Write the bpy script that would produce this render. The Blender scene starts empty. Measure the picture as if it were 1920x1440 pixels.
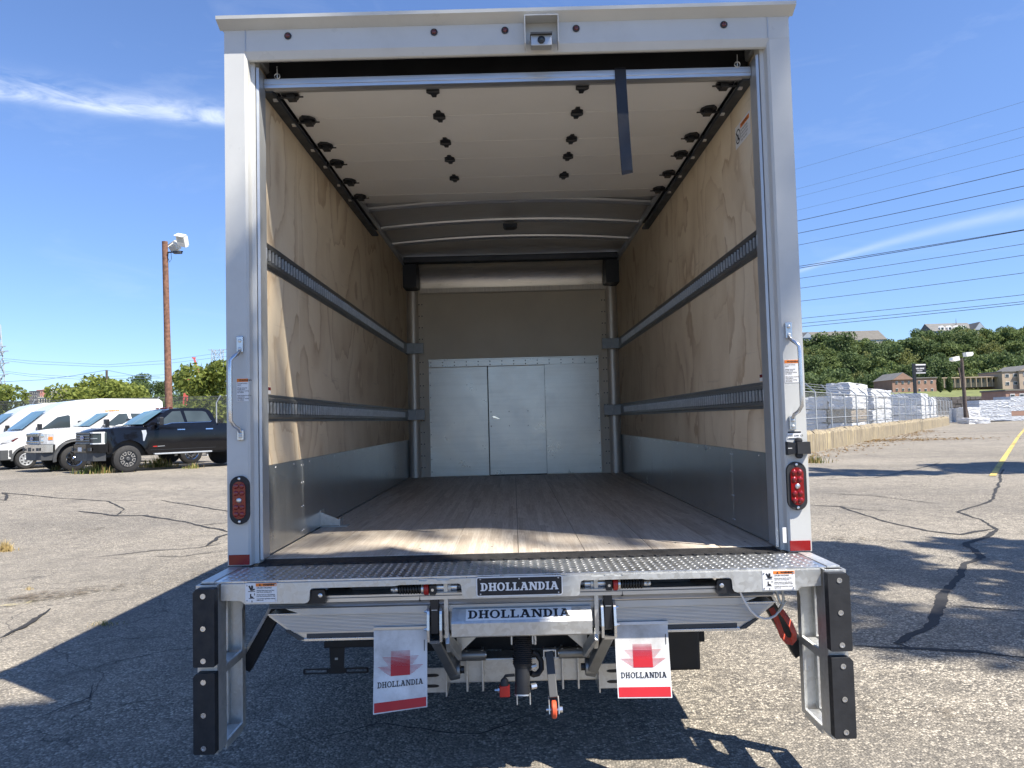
import bpy, bmesh, math, random
import numpy as np
from mathutils import Vector, Matrix

R = math.radians
random.seed(7)
rng = np.random.default_rng(7)
scene = bpy.context.scene
COL = scene.collection

# ------------------------------------------------------------------ camera
CAM_POS = Vector((-0.012, -3.35, 1.5))
YAW, PITCH, ROLL, FPX = -0.00090354, 0.04857202, 0.02548181, 1400.0
cF = Vector((math.sin(YAW) * math.cos(PITCH), math.cos(YAW) * math.cos(PITCH), math.sin(PITCH)))
cR0 = Vector((math.cos(YAW), -math.sin(YAW), 0))
cU0 = cR0.cross(cF)
cR = cR0 * math.cos(ROLL) - cU0 * math.sin(ROLL)
cU = cU0 * math.cos(ROLL) + cR0 * math.sin(ROLL)
cam_data = bpy.data.cameras.new('camera')
cam_data.sensor_width = 36.0
cam_data.lens = FPX / 1920.0 * 36.0
cam_data.clip_start = 0.05
cam_data.clip_end = 6000
cam = bpy.data.objects.new('camera', cam_data)
COL.objects.link(cam)
cam.matrix_world = Matrix(((cR.x, cU.x, -cF.x, CAM_POS.x), (cR.y, cU.y, -cF.y, CAM_POS.y),
                           (cR.z, cU.z, -cF.z, CAM_POS.z), (0, 0, 0, 1)))
scene.camera = cam


def at(u, v, Y):
    """point seen at photo pixel (u, v) that stands at the real distance y = Y"""
    d = cF + cR * ((u - 960) / FPX) - cU * ((v - 720) / FPX)
    return CAM_POS + d * ((Y - CAM_POS.y) / d.y)


# ------------------------------------------------------------------ sky, sun, exposure
SUN_TO = Vector((0.585, -0.40, 1.0)).normalized()
SUN_EL = math.asin(SUN_TO.z)
SUN_AZ = math.atan2(SUN_TO.x, SUN_TO.y)
world = bpy.data.worlds.new('World')
scene.world = world
world.use_nodes = True
wt = world.node_tree
wt.nodes.clear()


def wn(t, **k):
    n = wt.nodes.new(t)
    for a, b in k.items():
        setattr(n, a, b)
    return n


sky = wn('ShaderNodeTexSky', sky_type='NISHITA', sun_disc=False)
sky.sun_elevation = SUN_EL
sky.sun_rotation = SUN_AZ
sky.altitude = 50
sky.air_density = 1.0
sky.dust_density = 0.0
sky.ozone_density = 2.2
hs = wn('ShaderNodeHueSaturation')
hs.inputs['Saturation'].default_value = 1.0
tint = wn('ShaderNodeMix', data_type='RGBA', blend_type='MULTIPLY')
tint.inputs[0].default_value = 1.0
tint.inputs[7].default_value = (0.66, 0.75, 0.95, 1)
wt.links.new(sky.outputs[0], tint.inputs[6])
wt.links.new(tint.outputs[2], hs.inputs['Color'])
# thin cirrus: one wind-torn band to the left of the lorry, faint veils elsewhere, one contrail
tc = wn('ShaderNodeTexCoord')
sep = wn('ShaderNodeSeparateXYZ')
wt.links.new(tc.outputs['Generated'], sep.inputs[0])


def wm(op, a, b=None, c=None, clamp=False):
    n = wn('ShaderNodeMath', operation=op, use_clamp=clamp)
    for i, x in enumerate((a, b, c)):
        if x is None:
            continue
        if isinstance(x, (int, float)):
            n.inputs[i].default_value = x
        else:
            wt.links.new(x, n.inputs[i])
    return n.outputs[0]


def wnoise(scale, detail, vec, rough=0.6, dist=0.0):
    n = wn('ShaderNodeTexNoise')
    n.inputs['Scale'].default_value = scale
    n.inputs['Detail'].default_value = detail
    n.inputs['Roughness'].default_value = rough
    n.inputs['Distortion'].default_value = dist
    wt.links.new(vec, n.inputs['Vector'])
    return n.outputs[0]


X, Yv, Z = sep.outputs
az = wm('ARCTAN2', X, Yv)
el = wm('ARCSINE', Z)
comb = wn('ShaderNodeCombineXYZ')
wt.links.new(az, comb.inputs[0])
wt.links.new(el, comb.inputs[1])
mp = wn('ShaderNodeMapping')
mp.inputs['Scale'].default_value = (5, 16, 1)
mp.inputs['Rotation'].default_value = (0, 0, R(-14))
wt.links.new(comb.outputs[0], mp.inputs[0])
mp2 = wn('ShaderNodeMapping')
mp2.inputs['Scale'].default_value = (15, 52, 1)
mp2.inputs['Rotation'].default_value = (0, 0, R(-12))
wt.links.new(comb.outputs[0], mp2.inputs[0])
n1 = wnoise(1.0, 8, mp.outputs[0], 0.62, 0.7)
n2 = wnoise(1.0, 7, mp2.outputs[0], 0.6, 0.9)
# band centre elevation drops with azimuth
band_c = wm('ADD', wm('MULTIPLY', wm('ADD', az, 0.46), 0.035), 0.372)
wob = wm('MULTIPLY', wm('SUBTRACT', wnoise(3.2, 3, comb.outputs[0]), 0.5), 0.022)
dist_b = wm('SUBTRACT', wm('SUBTRACT', el, band_c), wob)
up_side = wm('MULTIPLY', wm('GREATER_THAN', dist_b, 0.0), 0.010)
bw = wm('ADD', up_side, 0.0075)
band = wm('POWER', 2.718, wm('MULTIPLY', wm('POWER', wm('DIVIDE', dist_b, bw), 2.0), -1.0))
band = wm('MULTIPLY', band, wm('SMOOTH_MIN', wm('MULTIPLY', wm('SUBTRACT', -0.02, az), 8.0, clamp=True), 1.0, 0.1))
wisp = wm('MULTIPLY', wm('SUBTRACT', wm('ADD', wm('MULTIPLY', n1, 0.45), wm('MULTIPLY', n2, 0.55)), 0.38), 3.8, clamp=True)
cl_band = wm('MULTIPLY', wm('MULTIPLY', band, wisp), 0.85)
veil = wm('MULTIPLY', wm('SUBTRACT', n1, 0.55), 0.35, clamp=True)
# contrail low on the right
ctr_c = wm('ADD', wm('SUBTRACT', wm('MULTIPLY', wm('SUBTRACT', az, 0.373), 0.275), wm('MULTIPLY', wm('POWER', wm('SUBTRACT', az, 0.373), 2.0), 0.50)), 0.1764)
ctr_w = wm('ADD', wm('MULTIPLY', wm('SUBTRACT', az, 0.36), 0.02), 0.0022)
ctr = wm('POWER', 2.718, wm('MULTIPLY', wm('POWER', wm('DIVIDE', wm('SUBTRACT', el, ctr_c), ctr_w), 2.0), -1.0))
ctr = wm('MULTIPLY', wm('MULTIPLY', ctr, wm('GREATER_THAN', az, 0.362)), wm('ADD', wm('MULTIPLY', n2, 0.25), 0.08))
cl = wm('ADD', wm('ADD', cl_band, veil), ctr, clamp=True)
hz_mix = wn('ShaderNodeMix', data_type='RGBA')          # clear air: the horizon stays blue instead of going white
wt.links.new(wm('MULTIPLY', el, 2.6, clamp=True), hz_mix.inputs[0])
hz_mix.inputs[6].default_value = (0.42, 0.52, 0.74, 1)
hz_mix.inputs[7].default_value = (0.62, 0.70, 0.88, 1)
wt.links.new(hz_mix.outputs[2], tint.inputs[7])
mixc = wn('ShaderNodeMix', data_type='RGBA')
wt.links.new(cl, mixc.inputs[0])
wt.links.new(hs.outputs[0], mixc.inputs[6])
mixc.inputs[7].default_value = (4.6, 5.0, 5.6, 1)
bg = wn('ShaderNodeBackground')
bg.inputs[1].default_value = 0.047
wt.links.new(mixc.outputs[2], bg.inputs[0])
wo = wn('ShaderNodeOutputWorld')
wt.links.new(bg.outputs[0], wo.inputs[0])

sun_data = bpy.data.lights.new('sun', 'SUN')
sun_data.energy = 2.05
sun_data.angle = R(0.53)
sun_data.color = (1.0, 0.93, 0.81)
sun = bpy.data.objects.new('sun', sun_data)
COL.objects.link(sun)
sun.location = SUN_TO * 60
sun.rotation_euler = (-SUN_TO).to_track_quat('-Z', 'Y').to_euler()

scene.view_settings.view_transform = 'Standard'
scene.view_settings.look = 'None'
scene.view_settings.exposure = 2.36
scene.view_settings.gamma = 1.0
scene.view_settings.use_curve_mapping = False
scene.render.engine = 'CYCLES'
scene.cycles.use_denoising = True
scene.cycles.max_bounces = 16
scene.cycles.diffuse_bounces = 12
scene.cycles.glossy_bounces = 4
scene.cycles.transparent_max_bounces = 12
scene.cycles.caustics_reflective = False
scene.cycles.caustics_refractive = False


# ------------------------------------------------------------------ materials
class NT:
    """short-hand for building a node material"""

    def __init__(s, name):
        s.m = bpy.data.materials.new(name)
        s.m.use_nodes = True
        s.t = s.m.node_tree
        s.p = s.t.nodes['Principled BSDF']
        s.o = s.t.nodes['Material Output']

    def n(s, t, **k):
        n = s.t.nodes.new(t)
        for a, b in k.items():
            setattr(n, a, b)
        return n

    def l(s, a, b):
        s.t.links.new(a, b)

    def set(s, **k):
        for a, b in k.items():
            s.p.inputs[a.replace('_', ' ')].default_value = b

    def math(s, op, a, b=None, clamp=False):
        n = s.n('ShaderNodeMath', operation=op, use_clamp=clamp)
        for i, x in enumerate((a, b)):
            if x is None:
                continue
            if isinstance(x, (int, float)):
                n.inputs[i].default_value = x
            else:
                s.l(x, n.inputs[i])
        return n.outputs[0]

    def coord(s, scale=(1, 1, 1), rand=0.0, rot=(0, 0, 0), src='Object'):
        tcn = s.n('ShaderNodeTexCoord')
        v = tcn.outputs[src]
        if rand:
            oi = s.n('ShaderNodeObjectInfo')
            mu = s.math('MULTIPLY', oi.outputs['Random'], rand)
            cx = s.n('ShaderNodeCombineXYZ')
            for i in range(3):
                s.l(mu, cx.inputs[i])
            ad = s.n('ShaderNodeVectorMath', operation='ADD')
            s.l(v, ad.inputs[0])
            s.l(cx.outputs[0], ad.inputs[1])
            v = ad.outputs[0]
        m = s.n('ShaderNodeMapping')
        m.inputs['Scale'].default_value = scale
        m.inputs['Rotation'].default_value = rot
        s.l(v, m.inputs[0])
        return m.outputs[0]

    def noise(s, vec, scale, detail=4, rough=0.55, dist=0.0):
        n = s.n('ShaderNodeTexNoise')
        n.inputs['Scale'].default_value = scale
        n.inputs['Detail'].default_value = detail
        n.inputs['Roughness'].default_value = rough
        n.inputs['Distortion'].default_value = dist
        s.l(vec, n.inputs['Vector'])
        return n.outputs[0]

    def ramp(s, fac, stops, interp='LINEAR'):
        n = s.n('ShaderNodeValToRGB')
        n.color_ramp.interpolation = interp
        e = n.color_ramp.elements
        while len(e) < len(stops):
            e.new(0.5)
        for i, (p, c) in enumerate(stops):
            e[i].position = p
            e[i].color = (c, c, c, 1) if isinstance(c, (int, float)) else (*c, 1)
        s.l(fac, n.inputs[0])
        return n.outputs[0]

    def mix(s, fac, a, b, blend='MIX'):
        n = s.n('ShaderNodeMix', data_type='RGBA', blend_type=blend)
        for i, x in ((0, fac), (6, a), (7, b)):
            if isinstance(x, (int, float)):
                n.inputs[i].default_value = x
            elif isinstance(x, tuple):
                n.inputs[i].default_value = (*x, 1)
            else:
                s.l(x, n.inputs[i])
        return n.outputs[2]

    def bump(s, h, strength=0.3, dist=0.01):
        b = s.n('ShaderNodeBump')
        b.inputs['Strength'].default_value = strength
        b.inputs['Distance'].default_value = dist
        s.l(h, b.inputs['Height'])
        s.l(b.outputs[0], s.p.inputs['Normal'])

    def base(s, c):
        s.l(c, s.p.inputs['Base Color'])


def plain(name, col, rough=0.5, metal=0.0, var=0.12, vs=6.0, bump=0.0, bs=60, spec=0.5, coat=0.0, dirt=0.0):
    k = NT(name)
    k.set(Roughness=rough, Metallic=metal)
    k.p.inputs['Specular IOR Level'].default_value = spec
    if coat:
        k.p.inputs['Coat Weight'].default_value = coat
        k.p.inputs['Coat Roughness'].default_value = 0.06
    v = k.coord(rand=20)
    f = k.noise(v, vs, 6)
    lo = tuple(c * (1 - var) for c in col)
    hi = tuple(min(1, c * (1 + var)) for c in col)
    c = k.ramp(f, [(0.3, lo), (0.7, hi)])
    if dirt:
        d = k.ramp(k.noise(v, 2.2, 8, 0.7), [(0.5, 0.0), (0.75, dirt)])
        c = k.mix(d, c, (0.16, 0.13, 0.10))
    k.base(c)
    rr = k.ramp(k.noise(v, vs * 2.3, 5), [(0.3, max(0.02, rough * 0.8)), (0.7, min(1, rough * 1.2))])
    k.l(rr, k.p.inputs['Roughness'])
    if bump:
        k.bump(k.noise(v, bs, 4), bump, 0.003)
    return k.m


def galvanised(name, col=(0.60, 0.605, 0.59), rough=0.42, metal=0.75, spangle=60.0, streak=None, sw=0.45):
    k = NT(name)
    v = k.coord(rand=9)
    vo = k.n('ShaderNodeTexVoronoi')
    vo.inputs['Scale'].default_value = spangle
    dn = k.n('ShaderNodeVectorMath', operation='ADD')
    nz = k.n('ShaderNodeTexNoise')
    nz.inputs['Scale'].default_value = 14
    k.l(v, nz.inputs['Vector'])
    sc = k.n('ShaderNodeVectorMath', operation='SCALE')
    sc.inputs['Scale'].default_value = 0.06
    k.l(nz.outputs['Color'], sc.inputs[0])
    k.l(v, dn.inputs[0])
    k.l(sc.outputs[0], dn.inputs[1])
    k.l(dn.outputs[0], vo.inputs['Vector'])
    sx = k.n('ShaderNodeSeparateColor')
    k.l(vo.outputs['Color'], sx.inputs[0])
    f = k.math('ADD', k.math('MULTIPLY', sx.outputs[0], sw), k.math('MULTIPLY', k.noise(v, 5, 6), 0.75))
    c = k.ramp(f, [(0.25, tuple(x * 0.86 for x in col)), (0.85, tuple(min(1, x * 1.1) for x in col))])
    if streak:
        vs = k.coord(scale=streak, rand=5)
        c = k.mix(k.ramp(k.noise(vs, 3, 6), [(0.45, 0.0), (0.8, 0.35)]), c, tuple(x * 0.62 for x in col))
    k.base(c)
    k.set(Metallic=metal)
    k.l(k.ramp(f, [(0.2, rough * 0.75), (0.9, rough * 1.3)]), k.p.inputs['Roughness'])
    k.bump(k.noise(v, 9, 3), 0.06, 0.01)
    return k.m


def brushed(name, col, rough, axis, metal=0.9, bump=0.05, wav=0.0):
    k = NT(name)
    s = [4, 4, 4]
    s['xyz'.index(axis)] = 0.15
    v = k.coord(scale=tuple(s), rand=7)
    f = k.noise(v, 40, 5)
    k.base(k.ramp(f, [(0.3, tuple(c * 0.85 for c in col)), (0.7, tuple(min(1, c * 1.1) for c in col))]))
    k.set(Metallic=metal)
    k.l(k.ramp(f, [(0.2, rough * 0.8), (0.8, rough * 1.25)]), k.p.inputs['Roughness'])
    if wav:
        k.bump(k.noise(k.coord(rand=3), 1.6, 2), wav, 0.05)
    else:
        k.bump(f, bump, 0.002)
    return k.m


def plywood():
    k = NT('pine_plywood')
    # cathedral figure: level lines of a stretched, warped noise field
    v = k.coord(scale=(1, 1.0, 0.62), rand=37)
    warp = k.n('ShaderNodeTexNoise')
    warp.inputs['Scale'].default_value = 3.1
    warp.inputs['Detail'].default_value = 5
    k.l(v, warp.inputs['Vector'])
    sc = k.n('ShaderNodeVectorMath', operation='SCALE')
    sc.inputs['Scale'].default_value = 0.34
    k.l(warp.outputs['Color'], sc.inputs[0])
    ad = k.n('ShaderNodeVectorMath', operation='ADD')
    k.l(v, ad.inputs[0])
    k.l(sc.outputs[0], ad.inputs[1])
    field = k.noise(ad.outputs[0], 1.45, 1.5, 0.4)
    ph = k.math('ADD', k.math('MULTIPLY', field, 9.5), k.math('MULTIPLY', k.noise(v, 26, 3), 0.10))
    fr = k.math('FRACT', ph)
    line = k.ramp(fr, [(0.0, 0.0), (0.40, 0.06), (0.80, 0.42), (0.93, 1.0), (0.965, 0.9), (1.0, 0.0)])
    mask = k.ramp(k.noise(v, 1.6, 4), [(0.36, 0.10), (0.60, 1.0)])
    fine = k.noise(k.coord(scale=(1, 70, 5), rand=11), 3.0, 4)
    blot = k.noise(k.coord(rand=13), 2.2, 5)
    c = k.ramp(blot, [(0.30, (0.74, 0.605, 0.43)), (0.70, (0.87, 0.745, 0.56))])
    amt = k.math('MULTIPLY', k.math('MULTIPLY', line, mask), 0.58)
    c = k.mix(amt, c, (0.38, 0.23, 0.115))
    c = k.mix(k.ramp(fine, [(0.5, 0.0), (0.75, 0.16)]), c, (0.45, 0.32, 0.2))
    scuff = k.noise(k.coord(scale=(1, 0.5, 7), rand=5), 3.0, 7, 0.75)
    c = k.mix(k.ramp(scuff, [(0.60, 0.0), (0.70, 0.30)]), c, (0.34, 0.28, 0.22))
    k.base(c)
    k.set(Roughness=0.62)
    k.bump(fine, 0.06, 0.002)
    return k.m


def floorwood():
    k = NT('laminated_floor_wood')
    v = k.coord(rand=0)
    sp = k.n('ShaderNodeSeparateXYZ')
    k.l(v, sp.inputs[0])
    # strips 32 mm wide, finger-jointed lengths
    br = k.n('ShaderNodeTexBrick')
    br.offset = 0.37
    br.offset_frequency = 2
    br.inputs['Scale'].default_value = 1.0
    br.inputs['Mortar Size'].default_value = 0.0006
    br.inputs['Mortar Smooth'].default_value = 0.0
    br.inputs['Brick Width'].default_value = 0.62
    br.inputs['Row Height'].default_value = 0.0305
    br.inputs['Color1'].default_value = (0, 0, 0, 1)
    br.inputs['Color2'].default_value = (1, 1, 1, 1)
    br.inputs['Mortar'].default_value = (0.5, 0.5, 0.5, 1)
    cx = k.n('ShaderNodeCombineXYZ')
    wno = k.n('ShaderNodeTexWhiteNoise', noise_dimensions='1D')
    k.l(k.math('FLOOR', k.math('DIVIDE', sp.outputs[0], 0.0305)), wno.inputs['W'])
    k.l(k.math('ADD', sp.outputs[1], k.math('MULTIPLY', wno.outputs[0], 3.7)), cx.inputs[0])
    k.l(sp.outputs[0], cx.inputs[1])
    k.l(cx.outputs[0], br.inputs['Vector'])
    grain = k.noise(k.coord(scale=(60, 3, 10)), 2.4, 5, 0.65)
    cell = k.n('ShaderNodeSeparateColor')
    k.l(br.outputs['Color'], cell.inputs[0])
    c = k.ramp(cell.outputs[0], [(0.0, (0.48, 0.41, 0.335)), (0.35, (0.60, 0.53, 0.445)), (0.7, (0.70, 0.63, 0.54)), (1.0, (0.54, 0.47, 0.39))])
    c = k.mix(k.ramp(grain, [(0.42, 0.0), (0.7, 0.5)]), c, (0.26, 0.195, 0.145))
    c = k.mix(k.ramp(k.noise(k.coord(), 1.4, 5), [(0.35, 0.0), (0.75, 0.4)]), c, (0.50, 0.44, 0.37))
    k.base(c)
    k.l(k.ramp(grain, [(0.3, 0.42), (0.7, 0.62)]), k.p.inputs['Roughness'])
    k.bump(grain, 0.10, 0.002)
    return k.m


def asphalt():
    k = NT('worn_asphalt')
    v = k.coord()
    wv = k.n('ShaderNodeTexNoise')
    wv.inputs['Scale'].default_value = 60
    k.l(v, wv.inputs['Vector'])
    sc = k.n('ShaderNodeVectorMath', operation='SCALE')
    sc.inputs['Scale'].default_value = 0.010
    k.l(wv.outputs['Color'], sc.inputs[0])
    ad = k.n('ShaderNodeVectorMath', operation='ADD')
    k.l(v, ad.inputs[0])
    k.l(sc.outputs[0], ad.inputs[1])
    vo = k.n('ShaderNodeTexVoronoi')
    vo.inputs['Scale'].default_value = 78
    vo.inputs['Randomness'].default_value = 1.0
    k.l(ad.outputs[0], vo.inputs['Vector'])
    se = k.n('ShaderNodeSeparateColor')
    k.l(vo.outputs['Color'], se.inputs[0])
    stone = k.ramp(se.outputs[0], [(0.0, (0.060, 0.056, 0.052)), (0.35, (0.168, 0.153, 0.130)), (0.70, (0.355, 0.320, 0.265)), (1.0, (0.72, 0.65, 0.54))])
    gap = k.ramp(vo.outputs['Distance'], [(0.42, 0.0), (0.72, 0.75)])
    c = k.mix(gap, stone, (0.065, 0.060, 0.055))
    big = k.noise(v, 0.16, 6, 0.6)
    mid = k.noise(v, 1.1, 6, 0.65)
    c = k.mix(k.ramp(big, [(0.38, 0.0), (0.66, 0.5)]), c, (0.37, 0.335, 0.28))
    c = k.mix(k.ramp(mid, [(0.45, 0.0), (0.75, 0.40)]), c, (0.15, 0.14, 0.13))
    m2 = k.noise(v, 7.0, 9, 0.8)
    c = k.mix(k.ramp(m2, [(0.46, 0.0), (0.70, 0.50)]), c, (0.42, 0.375, 0.305))
    c = k.mix(k.ramp(k.noise(v, 3.1, 8, 0.75), [(0.46, 0.0), (0.68, 0.6)]), c, (0.115, 0.105, 0.09))
    sp_ = k.noise(v, 24.0, 6, 0.85)
    c = k.mix(k.ramp(sp_, [(0.30, 0.55), (0.50, 0.0)]), c, (0.07, 0.064, 0.056))
    c = k.mix(k.ramp(sp_, [(0.54, 0.0), (0.74, 0.5)]), c, (0.56, 0.505, 0.41))
    # hairline crack network, only here and there
    wq = k.n('ShaderNodeTexNoise')
    wq.inputs['Scale'].default_value = 0.9
    wq.inputs['Detail'].default_value = 6
    k.l(v, wq.inputs['Vector'])
    wsc = k.n('ShaderNodeVectorMath', operation='SCALE')
    wsc.inputs['Scale'].default_value = 1.1
    k.l(wq.outputs['Color'], wsc.inputs[0])
    wad = k.n('ShaderNodeVectorMath', operation='ADD')
    k.l(v, wad.inputs[0])
    k.l(wsc.outputs[0], wad.inputs[1])
    for scl, wd in ((0.42, 0.007), (1.15, 0.010)):
        ve = k.n('ShaderNodeTexVoronoi', feature='DISTANCE_TO_EDGE')
        ve.inputs['Scale'].default_value = scl
        k.l(wad.outputs[0], ve.inputs['Vector'])
        ln_ = k.ramp(ve.outputs['Distance'], [(0.0, 1.0), (wd * scl, 0.0)])
        cm_ = k.ramp(k.noise(v, 0.33 if scl < 1 else 0.21, 4), [(0.44, 0.0), (0.56, 0.85)])
        c = k.mix(k.math('MULTIPLY', ln_, cm_), c, (0.045, 0.042, 0.04))
    # lighter worn lanes and darker resurfaced patches
    c = k.mix(k.ramp(k.noise(k.coord(scale=(0.10, 0.32, 1), rot=(0, 0, R(-20))), 1.0, 5), [(0.42, 0.0), (0.60, 0.35)]), c, (0.13, 0.122, 0.11))
    # oil and tyre-dark stains
    st = k.noise(k.coord(scale=(0.5, 0.16, 1), rot=(0, 0, R(12))), 1.4, 5)
    c = k.mix(k.ramp(st, [(0.56, 0.0), (0.74, 0.45)]), c, (0.12, 0.11, 0.10))
    k.base(c)
    k.set(Roughness=0.88)
    k.p.inputs['Specular IOR Level'].default_value = 0.3
    h = k.math('SUBTRACT', k.math('MULTIPLY', se.outputs[0], 0.5), vo.outputs['Distance'])
    k.bump(h, 0.75, 0.010)
    return k.m


def faded_paint(name, col, cover):
    k = NT(name)
    v = k.coord()
    f = k.noise(v, 7, 8, 0.75)
    g = k.noise(v, 0.5, 3)
    a = k.ramp(k.math('ADD', k.math('MULTIPLY', f, 0.7), k.math('MULTIPLY', g, 0.3)), [(0.5 - cover * 0.2, 0.0), (0.62 - cover * 0.2, 1.0)])
    vo = k.n('ShaderNodeTexVoronoi')
    vo.inputs['Scale'].default_value = 78
    k.l(v, vo.inputs['Vector'])
    se = k.n('ShaderNodeSeparateColor')
    k.l(vo.outputs['Color'], se.inputs[0])
    c = k.ramp(se.outputs[0], [(0.0, tuple(x * 0.6 for x in col)), (1.0, col)])
    k.base(c)
    k.set(Roughness=0.85)
    tr = k.n('ShaderNodeBsdfTransparent')
    mx = k.n('ShaderNodeMixShader')
    k.l(a, mx.inputs[0])
    k.l(tr.outputs[0], mx.inputs[1])
    k.l(k.p.outputs[0], mx.inputs[2])
    k.l(mx.outputs[0], k.o.inputs[0])
    return k.m


def stained_concrete():
    k = NT('stained_concrete')
    v = k.coord(rand=3)
    c = k.ramp(k.noise(v, 3, 7), [(0.3, (0.32, 0.26, 0.15)), (0.7, (0.46, 0.38, 0.23))])
    stv = k.coord(scale=(5, 5, 0.35), rand=3)
    c = k.mix(k.ramp(k.noise(stv, 2.2, 6, 0.7), [(0.36, 0.0), (0.54, 0.9)]), c, (0.15, 0.125, 0.095))
    c = k.mix(k.ramp(k.noise(stv, 4.4, 4), [(0.58, 0.0), (0.72, 0.7)]), c, (0.52, 0.47, 0.36))
    k.base(c)
    k.set(Roughness=0.9)
    k.bump(k.noise(v, 30, 5), 0.3, 0.01)
    return k.m


def plastic_wrap(name, col=(0.66, 0.67, 0.69), lines=0.0):
    k = NT(name)
    v = k.coord(rand=30)
    folds = k.noise(k.coord(scale=(1, 1, 2.2), rand=30, rot=(0.3, 0.5, 0.4)), 1.6, 5, 0.55, 1.2)
    c = k.ramp(k.noise(v, 1.1, 5), [(0.3, tuple(x * 0.86 for x in col)), (0.7, col)])
    if lines:
        sp = k.n('ShaderNodeSeparateXYZ')
        k.l(k.coord(), sp.inputs[0])
        fr = k.math('FRACT', k.math('MULTIPLY', sp.outputs[2], 1 / 0.095))
        lm = k.ramp(fr, [(0.0, lines), (0.10, lines), (0.16, 0.0), (1.0, 0.0)])
        c = k.mix(lm, c, tuple(x * 0.45 for x in col))
    k.base(c)
    k.set(Roughness=0.38)
    k.bump(folds, 1.0, 0.16)
    return k.m


def foliage(name, c0, c1, trans=0.25):
    k = NT(name)
    geo = k.n('ShaderNodeNewGeometry')
    oi = k.n('ShaderNodeObjectInfo')
    f = k.math('ADD', k.math('MULTIPLY', geo.outputs['Random Per Island'], 0.62), k.math('MULTIPLY', oi.outputs['Random'], 0.38))
    c = k.ramp(f, [(0.05, c0), (0.95, c1)])
    k.base(c)
    k.set(Roughness=0.7)
    k.p.inputs['Specular IOR Level'].default_value = 0.25
    tl = k.n('ShaderNodeBsdfTranslucent')
    k.l(k.mix(0.5, c, tuple(min(1, x * 1.6) for x in c1)), tl.inputs[0])
    mx = k.n('ShaderNodeMixShader')
    mx.inputs[0].default_value = trans
    k.l(k.p.outputs[0], mx.inputs[1])
    k.l(tl.outputs[0], mx.inputs[2])
    k.l(mx.outputs[0], k.o.inputs[0])
    return k.m


def chain_link(name, col, pitch, wire):
    k = NT(name)
    sp = k.n('ShaderNodeSeparateXYZ')
    k.l(k.coord(), sp.inputs[0])
    a = k.math('ADD', sp.outputs[0], sp.outputs[2])
    b = k.math('SUBTRACT', sp.outputs[0], sp.outputs[2])
    m = None
    for q in (a, b):
        fr = k.math('FRACT', k.math('MULTIPLY', q, 1.0 / pitch))
        lt = k.math('LESS_THAN', fr, wire / pitch)
        m = lt if m is None else k.math('MAXIMUM', m, lt)
    k.set(Roughness=0.5, Metallic=0.4, Base_Color=(*col, 1))
    tr = k.n('ShaderNodeBsdfTransparent')
    mx = k.n('ShaderNodeMixShader')
    k.l(m, mx.inputs[0])
    k.l(tr.outputs[0], mx.inputs[1])
    k.l(k.p.outputs[0], mx.inputs[2])
    k.l(mx.outputs[0], k.o.inputs[0])
    return k.m


def glass(name, tint=(0.03, 0.04, 0.045), rough=0.04):
    k = NT(name)
    v = k.coord(rand=5)
    k.base(k.ramp(k.noise(v, 1.2, 2), [(0.3, tint), (0.7, tuple(min(1, t * 1.8) for t in tint))]))
    k.set(Roughness=rough)
    k.p.inputs['Specular IOR Level'].default_value = 0.4
    return k.m


M = {}
M['white'] = plain('white_body_paint', (0.56, 0.565, 0.55), 0.34, var=0.05, vs=2.5, coat=0.15, dirt=0.16)
M['doorwhite'] = plain('white_door_panel', (0.85, 0.845, 0.83), 0.35, var=0.04, vs=1.5)
M['jamb'] = plain('grey_aluminium_jamb', (0.50, 0.52, 0.54), 0.42, 0.55, var=0.06)
M['ply'] = plywood()
M['floor'] = floorwood()
M['galv'] = galvanised('galvanised_steel')
M['galvrail'] = galvanised('galvanised_rail', (0.25, 0.26, 0.265), 0.38, 0.8, 18)
M['kick'] = galvanised('galvanised_kick_sheet', (0.58, 0.60, 0.60), 0.26, 0.80, 90, (2, 8, 0.5), 0.08)
M['bulk'] = galvanised('galvanised_bulkhead_sheet', (0.70, 0.71, 0.68), 0.34, 0.6, 110, (0.5, 2, 14), 0.06)
M['alu'] = brushed('brushed_aluminium_lengthwise', (0.58, 0.59, 0.60), 0.34, 'x')
M['aluv'] = brushed('brushed_aluminium_upright', (0.72, 0.69, 0.64), 0.44, 'z', 0.55)
M['ceil'] = brushed('ceiling_aluminium', (0.66, 0.65, 0.63), 0.40, 'x', 0.6, wav=0.5)
M['cove'] = brushed('cove_aluminium', (0.70, 0.67, 0.61), 0.30, 'x', 0.8, wav=0.25)
M['wallcream'] = plain('cream_front_wall', (0.74, 0.69, 0.59), 0.5, var=0.05, vs=3, bump=0.1, bs=90)
M['track'] = plain('dark_steel_track', (0.055, 0.065, 0.08), 0.45, 0.5)
M['black'] = plain('black_steel', (0.012, 0.013, 0.016), 0.45, var=0.3)
M['rubber'] = plain('black_rubber', (0.016, 0.017, 0.020), 0.62, var=0.3, vs=14, bump=0.15, bs=120)
M['strap'] = plain('black_webbing', (0.012, 0.014, 0.022), 0.55, var=0.25, bump=0.2, bs=200)
M['deck'] = galvanised('deck_tread_plate', (0.62, 0.64, 0.66), 0.30, 0.9, 30)
M['sill'] = plain('dark_threshold_rubber', (0.022, 0.022, 0.024), 0.6, var=0.4, vs=25, bump=0.3)
M['bolt'] = plain('zinc_bolt', (0.66, 0.67, 0.68), 0.28, 0.9)
M['red'] = plain('red_paint', (0.42, 0.022, 0.018), 0.4, var=0.1)
M['redlens'] = plain('red_lens', (0.22, 0.003, 0.005), 0.10, var=0.25, vs=30, coat=0.6)
M['reddark'] = plain('dark_red_lens', (0.09, 0.005, 0.006), 0.10, coat=0.6)
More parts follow.
